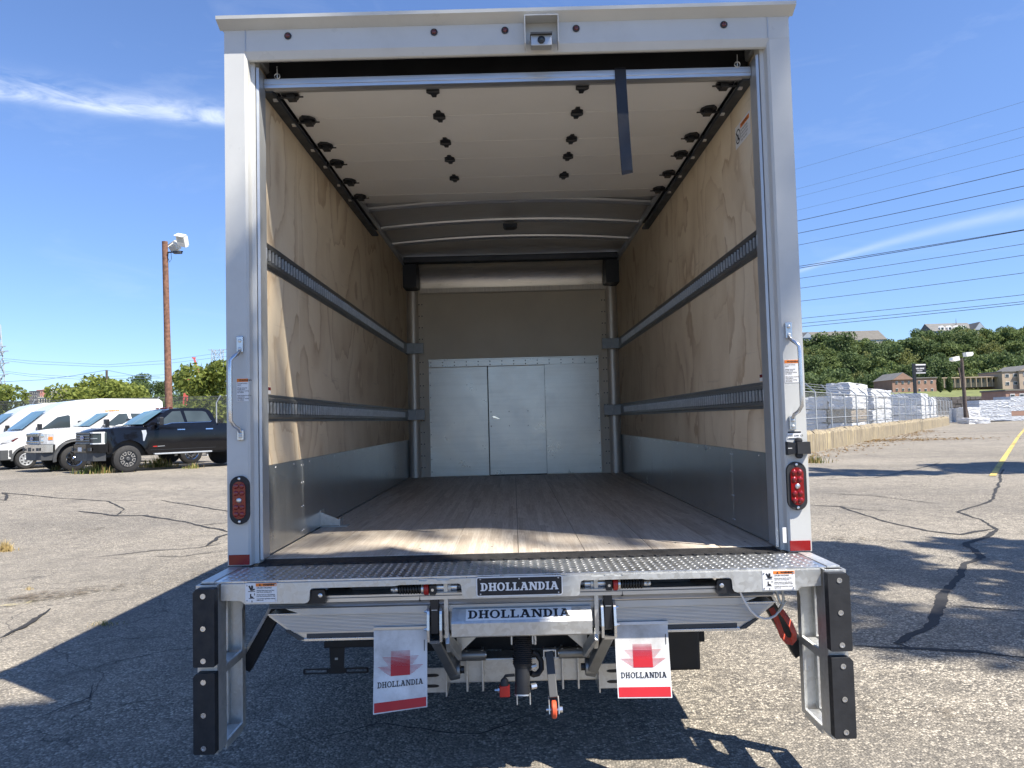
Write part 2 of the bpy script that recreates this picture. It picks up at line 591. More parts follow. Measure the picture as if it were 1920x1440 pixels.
M['redrefl'] = plain('red_reflector_tape', (0.24, 0.008, 0.010), 0.22, var=0.35, vs=4)
M['flapwhite'] = plain('white_flap_plastic', (0.72, 0.73, 0.74), 0.45, var=0.12, vs=7, dirt=0.7)
M['printred'] = plain('red_print', (0.50, 0.018, 0.028), 0.45, var=0.08)
M['printblack'] = plain('black_print', (0.012, 0.013, 0.018), 0.5, var=0.2)
M['printwhite'] = plain('white_print', (0.80, 0.80, 0.80), 0.45, var=0.03)
M['orange'] = plain('orange_print', (0.80, 0.22, 0.03), 0.45, var=0.05)
M['strapred'] = plain('orange_red_webbing', (0.55, 0.07, 0.03), 0.6, var=0.2, vs=20, bump=0.3, bs=150)
M['castor'] = plain('orange_castor_rubber', (0.62, 0.09, 0.035), 0.5, var=0.1)
M['cablewhite'] = plain('white_cable', (0.75, 0.75, 0.75), 0.4, var=0.04)
M['chassis'] = plain('black_chassis', (0.010, 0.011, 0.013), 0.6, var=0.4)
M['asphalt'] = asphalt()
M['tar'] = faded_paint('crack_sealant', (0.028, 0.027, 0.027), 1.45)
M['yellow'] = faded_paint('faded_yellow_paint', (0.62, 0.48, 0.14), 0.62)
M['yellow2'] = faded_paint('ghost_yellow_paint', (0.46, 0.40, 0.22), -0.25)
M['stain'] = faded_paint('brown_stain', (0.15, 0.12, 0.085), -0.05)
M['concrete'] = stained_concrete()
M['wrap'] = plastic_wrap('white_pack_wrap')
M['wrapline'] = plastic_wrap('ribbed_pack_wrap', (0.52, 0.55, 0.60), 0.55)
M['lumber'] = plastic_wrap('bare_lumber_ends', (0.33, 0.27, 0.20), 0.6)
M['galvpost'] = galvanised('fence_post_zinc', (0.42, 0.44, 0.45), 0.5, 0.5, 30)
M['link'] = chain_link('chain_link_wire', (0.40, 0.42, 0.43), 0.075, 0.008)
M['linkdark'] = chain_link('dark_chain_link_wire', (0.10, 0.11, 0.11), 0.09, 0.016)
M['polewood'] = plain('weathered_pole_wood', (0.17, 0.085, 0.055), 0.85, var=0.45, vs=9, bump=0.5, bs=25)
M['polegrey'] = plain('dark_pole_wood', (0.085, 0.065, 0.055), 0.85, var=0.3)
M['lampwhite'] = plain('lamp_housing', (0.72, 0.72, 0.68), 0.4, var=0.06)
M['lampglass'] = plain('lamp_glass', (0.42, 0.45, 0.45), 0.15, var=0.1)
M['glass'] = glass('dark_glass')
M['windscreen'] = glass('windscreen_glass', (0.07, 0.13, 0.15), 0.05)
M['blackpaint'] = plain('black_car_paint', (0.004, 0.0042, 0.006), 0.14, var=0.2, coat=0.25, spec=0.3)
M['whitepaint'] = plain('white_car_paint', (0.62, 0.62, 0.62), 0.25, var=0.02, coat=0.5)
M['chrome'] = plain('chrome', (0.72, 0.73, 0.75), 0.10, 1.0, var=0.04)
M['greyplastic'] = plain('grey_plastic', (0.055, 0.058, 0.062), 0.6)
M['tyre'] = plain('tyre_rubber', (0.022, 0.022, 0.023), 0.8, var=0.25, vs=20)
M['emblem'] = plain('blue_emblem', (0.02, 0.08, 0.35), 0.25, var=0.1)
M['headlamp'] = plain('headlamp_lens', (0.55, 0.57, 0.60), 0.10, 0.3, var=0.2, vs=20, coat=0.8)
M['leafA'] = foliage('bright_green_leaves', (0.075, 0.11, 0.025), (0.24, 0.275, 0.065), 0.35)
M['leafB'] = foliage('mid_green_leaves', (0.065, 0.095, 0.030), (0.17, 0.22, 0.075))
M['leafC'] = foliage('dark_green_leaves', (0.045, 0.072, 0.028), (0.125, 0.175, 0.065))
M['leafD'] = foliage('olive_leaves', (0.085, 0.10, 0.030), (0.22, 0.24, 0.085))
M['bark'] = plain('tree_bark', (0.09, 0.07, 0.055), 0.9, var=0.3, vs=12, bump=0.4)
M['dry'] = foliage('dry_grass', (0.28, 0.20, 0.08), (0.60, 0.47, 0.22), 0.2)
M['greenweed'] = foliage('green_weed', (0.06, 0.09, 0.02), (0.20, 0.24, 0.06), 0.2)
M['deadleaf'] = foliage('dead_leaves', (0.10, 0.06, 0.025), (0.30, 0.20, 0.09), 0.1)
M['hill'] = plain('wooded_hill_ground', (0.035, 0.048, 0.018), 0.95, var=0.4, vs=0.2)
M['grass'] = plain('mown_grass', (0.13, 0.15, 0.045), 0.95, var=0.3, vs=0.4)
M['brick'] = plain('brown_brick', (0.30, 0.185, 0.14), 0.85, var=0.14, vs=0.5)
M['brick2'] = plain('tan_masonry', (0.36, 0.29, 0.22), 0.85, var=0.12, vs=0.3)
M['pinkwall'] = plain('pink_render', (0.48, 0.22, 0.19), 0.85, var=0.1)
M['darkwall'] = plain('grey_facade', (0.14, 0.14, 0.15), 0.6, var=0.15)
M['creamwall'] = plain('cream_render', (0.62, 0.58, 0.48), 0.8, var=0.06)
M['bluegrey'] = plain('blue_grey_siding', (0.33, 0.38, 0.44), 0.7, var=0.08)
M['roofgrey'] = plain('grey_shingle', (0.15, 0.148, 0.145), 0.9, var=0.14, vs=0.6)
M['rooftan'] = plain('tan_shingle', (0.13, 0.122, 0.11), 0.9, var=0.14, vs=0.6)
M['trim'] = plain('white_trim', (0.78, 0.78, 0.76), 0.6, var=0.04)
M['stone'] = plain('dark_stone', (0.10, 0.09, 0.085), 0.9, var=0.4, vs=1.2)
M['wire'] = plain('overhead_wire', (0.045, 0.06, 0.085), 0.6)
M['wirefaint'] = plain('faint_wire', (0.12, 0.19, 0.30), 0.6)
M['lattice'] = plain('lattice_steel', (0.40, 0.44, 0.46), 0.5, 0.3)
M['craneRed'] = plain('crane_red', (0.55, 0.10, 0.08), 0.5)


# ------------------------------------------------------------------ mesh helpers
class MB:
    """collects shapes; build() links them as ONE mesh object"""

    def __init__(s):
        s.v = []
        s.f = []

    def add(s, verts, faces):
        o = len(s.v)
        s.v += [tuple(p) for p in verts]
        s.f += [tuple(i + o for i in f) for f in faces]
        return s

    def box(s, x0, x1, y0, y1, z0, z1, b=0.0):
        if x0 > x1: x0, x1 = x1, x0
        if y0 > y1: y0, y1 = y1, y0
        if z0 > z1: z0, z1 = z1, z0
        b = min(b, (x1 - x0) * .45, (y1 - y0) * .45, (z1 - z0) * .45)
        if b <= 0:
            v = [(x, y, z) for z in (z0, z1) for y in (y0, y1) for x in (x0, x1)]
            return s.add(v, [(0, 2, 3, 1), (4, 5, 7, 6), (0, 1, 5, 4), (2, 6, 7, 3), (0, 4, 6, 2), (1, 3, 7, 5)])
        bm = bmesh.new()
        bmesh.ops.create_cube(bm, size=1)
        for q in bm.verts:
            q.co = Vector(((x0 + x1) / 2 + q.co.x * (x1 - x0), (y0 + y1) / 2 + q.co.y * (y1 - y0), (z0 + z1) / 2 + q.co.z * (z1 - z0)))
        bmesh.ops.bevel(bm, geom=bm.edges[:], offset=b, segments=2, affect='EDGES', profile=0.6)
        return s.bm(bm)

    def bm(s, bm, mat=None):
        bm.verts.index_update()
        v = [(mat @ q.co if mat else q.co)[:] for q in bm.verts]
        f = [tuple(q.index for q in fc.verts) for fc in bm.faces]
        bm.free()
        return s.add(v, f)

    def bar(s, p0, p1, w, h, up=(0, 0, 1), b=0.0):
        """box of section w x h from p0 to p1"""
        p0, p1 = Vector(p0), Vector(p1)
        d = p1 - p0
        L = d.length
        d.normalize()
        side = d.cross(Vector(up))
        if side.length < 1e-4:
            side = d.cross(Vector((1, 0, 0)))
        side.normalize()
        u = side.cross(d)
        t = MB().box(-w / 2, w / 2, 0, L, -h / 2, h / 2, b)
        return s.add([p0 + side * x + d * y + u * z for x, y, z in t.v], t.f)

    def cyl(s, p0, p1, r0, r1=None, n=16, cap=True):
        r1 = r0 if r1 is None else r1
        p0, p1 = Vector(p0), Vector(p1)
        d = (p1 - p0).normalized()
        a = d.cross(Vector((0, 0, 1)))
        if a.length < 1e-4:
            a = Vector((1, 0, 0))
        a.normalize()
        c = d.cross(a)
        v = []
        for p, r in ((p0, r0), (p1, r1)):
            for i in range(n):
                t = 2 * math.pi * i / n
                v.append(p + a * (math.cos(t) * r) + c * (math.sin(t) * r))
        f = [(i, (i + 1) % n, n + (i + 1) % n, n + i) for i in range(n)]
        if cap:
            f += [tuple(range(n - 1, -1, -1)), tuple(range(n, 2 * n))]
        return s.add(v, f)

    def lathe(s, prof, p0, axis, n=20):
        """prof = [(distance along axis, radius)]"""
        p0 = Vector(p0)
        d = Vector(axis).normalized()
        a = d.cross(Vector((0, 0, 1)))
        if a.length < 1e-4:
            a = Vector((1, 0, 0))
        a.normalize()
        c = d.cross(a)
        v = []
        for t, r in prof:
            for i in range(n):
                q = 2 * math.pi * i / n
                v.append(p0 + d * t + a * (math.cos(q) * r) + c * (math.sin(q) * r))
        f = []
        for j in range(len(prof) - 1):
            for i in range(n):
                f.append((j * n + i, j * n + (i + 1) % n, (j + 1) * n + (i + 1) % n, (j + 1) * n + i))
        f += [tuple(range(n - 1, -1, -1)), tuple(range((len(prof) - 1) * n, len(prof) * n))]
        return s.add(v, f)

    def tube(s, path, r, n=8, cap=True):
        path = [Vector(p) for p in path]
        m = len(path)
        v = []
        a = None
        for i, p in enumerate(path):
            d = (path[min(i + 1, m - 1)] - path[max(i - 1, 0)]).normalized()
            if a is None:
                a = d.cross(Vector((0, 0, 1)))
                if a.length < 1e-3:
                    a = d.cross(Vector((1, 0, 0)))
            a = (a - d * a.dot(d)).normalized()
            c = d.cross(a)
            rr = r[i] if isinstance(r, (list, tuple)) else r
            for k in range(n):
                t = 2 * math.pi * k / n
                v.append(p + a * (math.cos(t) * rr) + c * (math.sin(t) * rr))
        f = [(j * n + i, j * n + (i + 1) % n, (j + 1) * n + (i + 1) % n, (j + 1) * n + i) for j in range(m - 1) for i in range(n)]
        if cap:
            f += [tuple(range(n - 1, -1, -1)), tuple(range((m - 1) * n, m * n))]
        return s.add(v, f)

    def ribbon(s, path, w, t, nrm=(0, 1, 0)):
        """flat band of width w and thickness t along a path; nrm is the band's face normal hint"""
        path = [Vector(p) for p in path]
        m = len(path)
        v = []
        for i, p in enumerate(path):
            d = (path[min(i + 1, m - 1)] - path[max(i - 1, 0)]).normalized()
            sd = d.cross(Vector(nrm)).normalized()
            nn = sd.cross(d).normalized()
            for a, b in ((-1, -1), (1, -1), (1, 1), (-1, 1)):
                v.append(p + sd * (a * w / 2) + nn * (b * t / 2))
        f = [(j * 4 + i, j * 4 + (i + 1) % 4, (j + 1) * 4 + (i + 1) % 4, (j + 1) * 4 + i) for j in range(m - 1) for i in range(4)]
        f += [(3, 2, 1, 0), tuple(range((m - 1) * 4, m * 4))]
        return s.add(v, f)

    def prism(s, pts, axis, a, b):
        """polygon extruded along axis: x -> (y,z), y -> (x,z), z -> (x,y)"""
        def mk(p, t):
            return {'x': (t, p[0], p[1]), 'y': (p[0], t, p[1]), 'z': (p[0], p[1], t)}[axis]
        n = len(pts)
        v = [mk(p, a) for p in pts] + [mk(p, b) for p in pts]
        f = [tuple(range(n)), tuple(range(2 * n - 1, n - 1, -1))]
        f += [(i, n + i, n + (i + 1) % n, (i + 1) % n) for i in range(n)]
        return s.add(v, f)

    def quad(s, a, b, c, d):
        return s.add([a, b, c, d], [(0, 1, 2, 3)])

    def mirror(s):
        t = MB()
        t.v = [(-x, y, z) for x, y, z in s.v]
        t.f = [tuple(reversed(f)) for f in s.f]
        return t

    def mesh(s, name, mat, smooth=None):
        me = bpy.data.meshes.new(name)
        me.from_pydata([tuple(p) for p in s.v], [], s.f)
        bm = bmesh.new()
        bm.from_mesh(me)
        bmesh.ops.recalc_face_normals(bm, faces=bm.faces[:])
        bm.to_mesh(me)
        bm.free()
        if mat is not None:
            me.materials.append(mat if not isinstance(mat, str) else M[mat])
        if smooth:
            me.polygons.foreach_set('use_smooth', [True] * len(me.polygons))
            me.set_sharp_from_angle(angle=R(smooth))
        return me

    def build(s, name, mat, parent=None, smooth=None, loc=None):
        return obj(name, s.mesh(name, mat, smooth), parent, loc)


def obj(name, me, parent=None, loc=None):
    o = bpy.data.objects.new(name, me)
    COL.objects.link(o)
    if parent is not None:
        o.parent = parent
    if loc is not None:
        o.location = loc
    return o


def empty(name, loc=(0, 0, 0), rz=0.0, parent=None):
    o = bpy.data.objects.new(name, None)
    COL.objects.link(o)
    o.location = loc
    o.rotation_euler = (0, 0, rz)
    o.empty_display_size = 0.2
    if parent is not None:
        o.parent = parent
    return o


def tag(o, label=None, cat=None, group=None, kind=None):
    for k, v in (('label', label), ('category', cat), ('group', group), ('kind', kind)):
        if v:
            o[k] = v
    return o


def copy_tree(o, parent=None):
    c = o.copy()
    COL.objects.link(c)
    c.parent = parent
    for ch in list(o.children):
        copy_tree(ch, c)
    return c


def B(name, mat, parent, x0, x1, y0, y1, z0, z1, b=0.0):
    return MB().box(x0, x1, y0, y1, z0, z1, b).build(name, mat, parent)


def text_mesh(txt, size, frame, name='lettering', mat='printblack', parent=None, align='LEFT', bold=0.0):
    """flat writing; frame = (origin, right, up) in the parent's space"""
    cu = bpy.data.curves.new('txt', 'FONT')
    cu.body = txt
    cu.size = size
    cu.align_x = align
    cu.offset = bold
    cu.resolution_u = 2
    ob = bpy.data.objects.new('txt', cu)
    COL.objects.link(ob)
    dg = bpy.context.evaluated_depsgraph_get()
    me = bpy.data.meshes.new_from_object(ob.evaluated_get(dg))
    bpy.data.objects.remove(ob)
    o, r, u = (Vector(q) for q in frame)
    for q in me.vertices:
        q.co = o + r * q.co.x + u * q.co.y
    me.name = name
    me.materials.clear()
    me.materials.append(M[mat])
    return obj(name, me, parent)


# slab-serif capitals drawn from strokes, unit height
def slab_word(word, width, height, frame, name, mat, parent, weight=0.2, mapper=None):
    w_, sf = weight, 0.13
    polys = []
    x = 0.0

    def rect(x0, x1, y0, y1):
        polys.append([(x + x0, y0), (x + x1, y0), (x + x1, y1), (x + x0, y1)])

    def stroke(xa, ya, xb, yb, w):
        polys.append([(x + xa, ya), (x + xa + w, ya), (x + xb + w, yb), (x + xb, yb)])

    def ring(cx, cy, rx, ry, tx, ty, a0, a1, n=18):
        for i in range(n):
            t0, t1 = a0 + (a1 - a0) * i / n, a0 + (a1 - a0) * (i + 1) / n
            polys.append([(x + cx + rx * math.cos(t0), cy + ry * math.sin(t0)), (x + cx + rx * math.cos(t1), cy + ry * math.sin(t1)),
                          (x + cx + (rx - tx) * math.cos(t1), cy + (ry - ty) * math.sin(t1)), (x + cx + (rx - tx) * math.cos(t0), cy + (ry - ty) * math.sin(t0))])

    adv = {'D': 0.95, 'H': 1.05, 'O': 1.02, 'L': 0.86, 'A': 1.06, 'N': 1.08, 'I': 0.52}
    for ch in word:
        if ch == 'D':
            rect(0.12, 0.12 + w_, 0, 1)
            rect(0, 0.42, 0, sf)
            rect(0, 0.42, 1 - sf, 1)
            ring(0.40, 0.5, 0.46, 0.5, w_, sf, -math.pi / 2, math.pi / 2)
        elif ch == 'H':
            for a in (0.12, 0.65):
                rect(a, a + w_, 0, 1)
                rect(a - 0.10, a + w_ + 0.10, 0, sf)
                rect(a - 0.10, a + w_ + 0.10, 1 - sf, 1)
            rect(0.3, 0.67, 0.44, 0.44 + sf)
        elif ch == 'O':
            ring(0.47, 0.5, 0.47, 0.52, w_, sf, 0, 2 * math.pi, 30)
        elif ch == 'L':
            rect(0.12, 0.12 + w_, 0, 1)
            rect(0, 0.46, 1 - sf, 1)
            rect(0, 0.78, 0, sf)
            rect(0.66, 0.78, 0, 0.34)
        elif ch == 'A':
            stroke(0.10, 0.02, 0.42, 1, w_ * 0.72)
            stroke(0.70, 0.02, 0.40, 1, w_ * 1.1)
            rect(0.28, 0.72, 0.28, 0.28 + sf)
            rect(0.0, 0.36, 0, sf)
            rect(0.60, 1.0, 0, sf)
            rect(0.26, 0.62, 1 - sf, 1)
        elif ch == 'N':
            rect(0.14, 0.14 + w_ * 0.75, 0, 1)
            rect(0.78, 0.78 + w_ * 0.75, 0, 1)
            stroke(0.72, 0, 0.14, 1, w_ * 1.15)
            rect(0.02, 0.40, 0, sf)
            rect(0.0, 0.34, 1 - sf, 1)
            rect(0.66, 1.04, 1 - sf, 1)
        elif ch == 'I':
            rect(0.12, 0.12 + w_, 0, 1)
            rect(0.0, 0.44, 0, sf)
            rect(0.0, 0.44, 1 - sf, 1)
        x += adv[ch]
    total = x - 0.06
    mb = MB()
    if mapper:
        for k, p in enumerate(polys):
            mb.add([mapper(a / total, b, 0.00012 * (k % 5)) for a, b in p], [(0, 1, 2, 3)])
        return mb.build(name, mat, parent)
    o, r, u = (Vector(q) for q in frame)
    nrm = r.cross(u).normalized()
    for k, p in enumerate(polys):
        off = nrm * (0.00012 * (k % 5))          # overlapping strokes never share a plane
        mb.add([o + r * (a / total * width) + u * (b * height) + off for a, b in p], [(0, 1, 2, 3)])
    return mb.build(name, mat, parent)


# ------------------------------------------------------------------ ground
def sstep(a, b, x):
    t = min(1, max(0, (x - a) / (b - a)))
    return t * t * (3 - 2 * t)


def gz(x, y):
    """the lot rises a little towards the parked vehicles on the left"""
    return 0.16 * sstep(5.5, 12, -x) * sstep(7, 17, y)


def sheet(name, xs, ys, zf, mat, kind='structure', parent=None):
    v = [(x, y, zf(x, y)) for y in ys for x in xs]
    n = len(xs)
    f = [(j * n + i, j * n + i + 1, (j + 1) * n + i + 1, (j + 1) * n + i) for j in range(len(ys) - 1) for i in range(n - 1)]
    me = bpy.data.meshes.new(name)
    me.from_pydata(v, [], f)
    me.materials.append(M[mat])
    me.polygons.foreach_set('use_smooth', [True] * len(me.polygons))
    o = obj(name, me, parent)
    if kind:
        o['kind'] = kind
    return o


gx = [-2500, -900, -300, -120, -60, -40, -30] + list(np.arange(-24, -4.9, 0.75)) + [-3, 0, 3, 6, 10, 20, 40, 80, 160, 400, 1200, 2500]
gy = [-400, -60, -20, -5, 0, 4] + list(np.arange(6, 18.1, 0.75)) + [20, 25, 32, 40, 60, 90, 140, 220, 400, 1200, 3000]
ground = sheet('asphalt_lot', gx, gy, gz, 'asphalt')


def ground_strip(name, pts, w, mat, lift=0.004, jag=0.0, taper=True, seed=0):
    """irregular ribbon lying on the asphalt"""
    rr = random.Random(seed)
    P = [Vector((a, b, 0)) for a, b in pts]
    fine = []
    for a, b in zip(P[:-1], P[1:]):
        m = max(2, int((b - a).length / (0.05 if jag else 1.0)))
        for i in range(m):
            fine.append(a.lerp(b, i / m))
    fine.append(P[-1])
    v = []
    off = wob = 0.0
    m = len(fine)
    for i, p in enumerate(fine):
        d = (fine[min(i + 1, m - 1)] - fine[max(i - 1, 0)]).normalized()
        sd = Vector((-d.y, d.x, 0))
        off = off * 0.92 + rr.uniform(-jag, jag) * 0.7
        wob = wob * 0.93 + rr.uniform(-0.12, 0.12)
        ww = w * max(0.25, 1 + (wob + rr.uniform(-0.18, 0.18) if jag else 0))
        if taper:
            ww *= min(1, 0.25 + min(i, m - 1 - i) / 8)
        for s_ in (-1, 1):
            q = p + sd * (off + s_ * ww / 2)
            v.append((q.x, q.y, gz(q.x, q.y) + lift))
    f = [(2 * i, 2 * i + 1, 2 * i + 3, 2 * i + 2) for i in range(m - 1)]
    me = bpy.data.meshes.new(name)
    me.from_pydata(v, [], f)
    me.materials.append(M[mat])
    return obj(name, me, ground)


def gpt(u, v, z=0.0):
    d = cF + cR * ((u - 960) / FPX) - cU * ((v - 720) / FPX)
    p = CAM_POS + d * ((z - CAM_POS.z) / d.z)
    return (p.x, p.y)


cracks = [
    ([(1935, 1235), (1830, 1222), (1700, 1214), (1600, 1209)], 0.035), ([(1700, 1214), (1676, 1206), (1735, 1178), (1748, 1165), (1760, 1130), (1785, 1095), (1805, 1060), (1842, 1045), (1830, 1030)], 0.062),
    ([(1842, 1045), (1812, 1020), (1850, 1008), (1866, 992), (1840, 975), (1790, 960), (1830, 950), (1862, 940), (1870, 915), (1880, 880)], 0.05), ([(1866, 992), (1800, 1003), (1740, 995), (1660, 978), (1600, 960), (1575, 950), (1520, 948)], 0.05),
    ([(1575, 950), (1620, 957), (1690, 958)], 0.03), ([(1920, 1146), (1775, 1136)], 0.03), ([(1540, 925), (1640, 930), (1760, 945)], 0.03), ([(1530, 900), (1640, 896), (1720, 880), (1760, 868)], 0.04),
    ([(432, 998), (340, 978), (270, 967), (220, 968), (150, 960)], 0.06), ([(220, 968), (235, 955), (200, 943), (100, 940), (0, 934)], 0.05), ([(200, 943), (300, 940), (370, 950), (432, 960)], 0.04),
    ([(432, 980), (400, 983), (360, 988)], 0.04), ([(385, 1025), (405, 1008), (430, 1000)], 0.05), ([(170, 1046), (290, 1033), (370, 1028), (430, 1018)], 0.03), ([(275, 1044), (340, 1044), (400, 1036), (430, 1032)], 0.03),
    ([(0, 1198), (50, 1176), (85, 1152), (95, 1142)], 0.05), ([(0, 945), (12, 946), (10, 938), (0, 935)], 0.05), ([(175, 1285), (170, 1310), (80, 1345), (0, 1362)], 0.012), ([(170, 1330), (260, 1318), (330, 1312)], 0.012),
    ([(620, 1300), (680, 1270), (760, 1235)], 0.010), ([(560, 1400), (720, 1360), (900, 1380), (1000, 1340)], 0.010),
]
for i, (pp, w) in enumerate(cracks):
    ground_strip('crack_sealant', [gpt(*p) for p in pp], w, 'tar', 0.003 + 0.0004 * i, 0.016, True, i)
ylines = [([(1861, 893), (1910, 818), (1935, 788)], 0.13, 'yellow', 0.0), ([(1640, 880), (1690, 873)], 0.45, 'yellow2', 0), ([(0, 1140), (215, 1106), (400, 1080)], 0.11, 'yellow2', 0.0), ([(150, 973), (210, 979)], 0.30, 'yellow2', 0),
          ([(15, 958), (65, 960)], 0.3, 'yellow2', 0), ([(330, 1003), (430, 1002)], 0.4, 'yellow2', 0), ([(200, 1010), (330, 988)], 0.1, 'yellow2', 0), ([(1520, 868), (1560, 858)], .2, 'yellow2', 0)]
for i, (pp, w, mt, j) in enumerate(ylines):
    ground_strip('faded_line', [gpt(*p) for p in pp], w, mt, 0.013 + 0.0005 * i, 0, False, i)
for i, (pp, w) in enumerate((([(0, 1128), (180, 1108), (300, 1092), (425, 1070)], 0.42), ([(300, 1100), (360, 1085), (430, 1066)], 0.6), ([(1560, 1010), (1700, 1016), (1850, 1010)], 0.35), ([(1540, 1300), (1700, 1330), (1900, 1345)], 0.22), ([(60, 985), (180, 1000)], 0.8))):
    ground_strip('surface_stain', [gpt(*p) for p in pp], w, 'stain', 0.0175 + 0.0005 * i, 0.01, True, 40 + i)


# ------------------------------------------------------------------ the box lorry
truck = empty('box_truck', (0, 0, 0))
tag(truck, 'white box truck seen from behind, roller door open, empty plywood cargo box, folded liftgate', 'truck')
YF = 4.97        # front wall
ZF = 0.893       # cargo floor


def sides():
    for s_ in (-1, 1):
        yield s_


def mir(mb, s_):
    return mb if s_ < 0 else mb.mirror()


# rear frame -----------------------------------------------------------------
for s_ in sides():
    post = mir(MB().prism([(-1.298, 0), (-1.206, 0), (-1.196, 0.010), (-1.192, 0.045), (-1.176, 0.052), (-1.172, 0.108), (-1.298, 0.108)], 'z', 0.886, 3.2205), s_).build('rear_post', 'white', truck)
    mir(MB().prism([(-1.1715, 0.056), (-1.160, 0.060), (-1.160, 0.150), (-1.1715, 0.150)], 'z', 0.90, 3.175), s_).build('door_track_flange', 'jamb', post)
    mir(MB().box(-1.292, -1.200, -0.004, -0.0005, 0.8895, 0.934, 0.001), s_).build('reflector_tape', 'redrefl', post)
    mir(MB().box(-1.296, -1.190, -0.003, 0.10, 0.8815, 0.8855), s_).build('post_foot', 'black', post)
    # grab handle
    gh = mir(MB().tube([(-1.233, -0.012, 1.842), (-1.234, -0.030, 1.828), (-1.246, -0.052, 1.812), (-1.256, -0.064, 1.795), (-1.256, -0.066, 1.74), (-1.256, -0.066, 1.58), (-1.256, -0.064, 1.53), (-1.247, -0.050, 1.508), (-1.236, -0.028, 1.495), (-1.235, -0.012, 1.48)], 0.0085, 12), s_).build('grab_handle', 'bolt', truck, 60)
    for z0, z1 in ((1.835, 1.908), (1.442, 1.488)) if s_ < 0 else ((1.835, 1.908), (1.425, 1.488)):
        mir(MB().box(-1.248, -1.219, -0.012, -0.0005, z0, z1, 0.003), s_).build('handle_foot', 'bolt', gh)
        for zz in (z0 + 0.016, z1 - 0.020):
            mir(MB().lathe([(0, 0.008), (0.004, 0.008), (0.006, 0.004)], (-1.2335, -0.012, zz), (0, -1, 0), 10), s_).build('handle_bolt', 'galv', gh, 50)
    # oval tail light
    tl = empty('tail_light', (0, 0, 0), 0, truck)

    def oval(hw, hh, n=14, cx=-1.2385, cz=1.1765):
        pts = []
        for i in range(n + 1):
            t = math.pi * i / n
            pts.append((cx + hw * math.cos(t), cz + hh - hw + hw * math.sin(t)))
        for i in range(n + 1):
            t = math.pi + math.pi * i / n
            pts.append((cx + hw * math.cos(t), cz - hh + hw + hw * math.sin(t)))
        return pts
    mir(MB().prism(oval(0.043, 0.107), 'y', -0.016, -0.0005), s_).build('light_gasket', 'rubber', tl)
    mir(MB().prism(oval(0.0285, 0.083), 'y', -0.021, -0.0165), s_).build('light_lens', 'redlens', tl)
    for i in range(5):
        for j in (-1, 1):
            if i == 2 and j == 1:
                continue
            zz = 1.1765 + (i - 2) * 0.031
            xx = -1.2385 + j * 0.0125 if i != 2 else -1.2385
            mir(MB().lathe([(0, 0.0115), (0.003, 0.0115), (0.0055, 0.007), (0.006, 0.001)], (xx, -0.0205, zz), (0, -1, 0), 10), s_).build('light_segment', 'redlens' if i != 2 else 'bolt', tl, 60)
    for zz in (1.1765 + 0.095, 1.1765 - 0.095):
        mir(MB().lathe([(0, 0.006), (0.003, 0.006), (0.004, 0.003)], (-1.2385, -0.016, zz), (0, -1, 0), 8), s_).build('light_screw', 'bolt', tl)

header = MB().prism([(0, 3.338), (0, 3.2225), (0.004, 3.214), (0.016, 3.190), (0.024, 3.186), (0.034, 3.188), (0.108, 3.222), (0.108, 3.338)], 'x', -1.298, 1.298).build('header', 'white', truck)
MB().prism([(-0.0005, 3.322), (-0.054, 3.349), (-0.056, 3.364), (0.12, 3.372), (0.12, 3.3385), (-0.0005, 3.3385)], 'x', -1.316, 1.316).build('drip_rail', 'white', header)
for s_ in sides():
    MB().box(s_ * 1.2015, s_ * 1.1985, -0.0025, -0.0005, 3.224, 3.321).build('weld_seam', 'jamb', header)
for xx in (-1.004, -0.332, -0.006, 0.321, 1.0):
    ml = MB().lathe([(0, 0.0165), (0.004, 0.0165), (0.005, 0.012)], (xx, -0.0005, 3.29), (0, -1, 0), 16).build('marker_light', 'black', truck, 50)
    MB().lathe([(0, 0.0115), (0.004, 0.010), (0.006, 0.004)], (xx, -0.0055, 3.29), (0, -1, 0), 14).build('marker_lens', 'reddark', ml, 60)
bc = MB().box(0.110, 0.204, -0.058, -0.012, 3.187, 3.236, 0.004).build('backup_camera', 'jamb', truck)
MB().lathe([(0, 0.017), (0.006, 0.017), (0.008, 0.013)], (0.157, -0.058, 3.211), (0, -1, 0), 20).build('camera_lens_ring', 'black', bc, 50)
MB().lathe([(0, 0.008), (0.003, 0.006)], (0.157, -0.066, 3.211), (0, -1, 0), 14).build('camera_lens', 'glass', bc, 60)
MB().prism([(-0.058, 3.236), (-0.075, 3.232), (-0.075, 3.240), (-0.012, 3.246), (-0.012, 3.2365)], 'x', 0.108, 0.206).build('camera_visor', 'greyplastic', bc)
br = MB()
br.prism([(-0.0006, 3.325), (-0.075, 3.322), (-0.075, 3.317), (-0.0006, 3.320)], 'x', 0.082, 0.236)
for xx in (0.082, 0.232):
    br.prism([(-0.0006, 3.320), (-0.075, 3.317), (-0.060, 3.20), (-0.040, 3.188), (-0.0006, 3.19)], 'x', xx, xx + 0.004)
br.build('camera_bracket', 'white', bc)

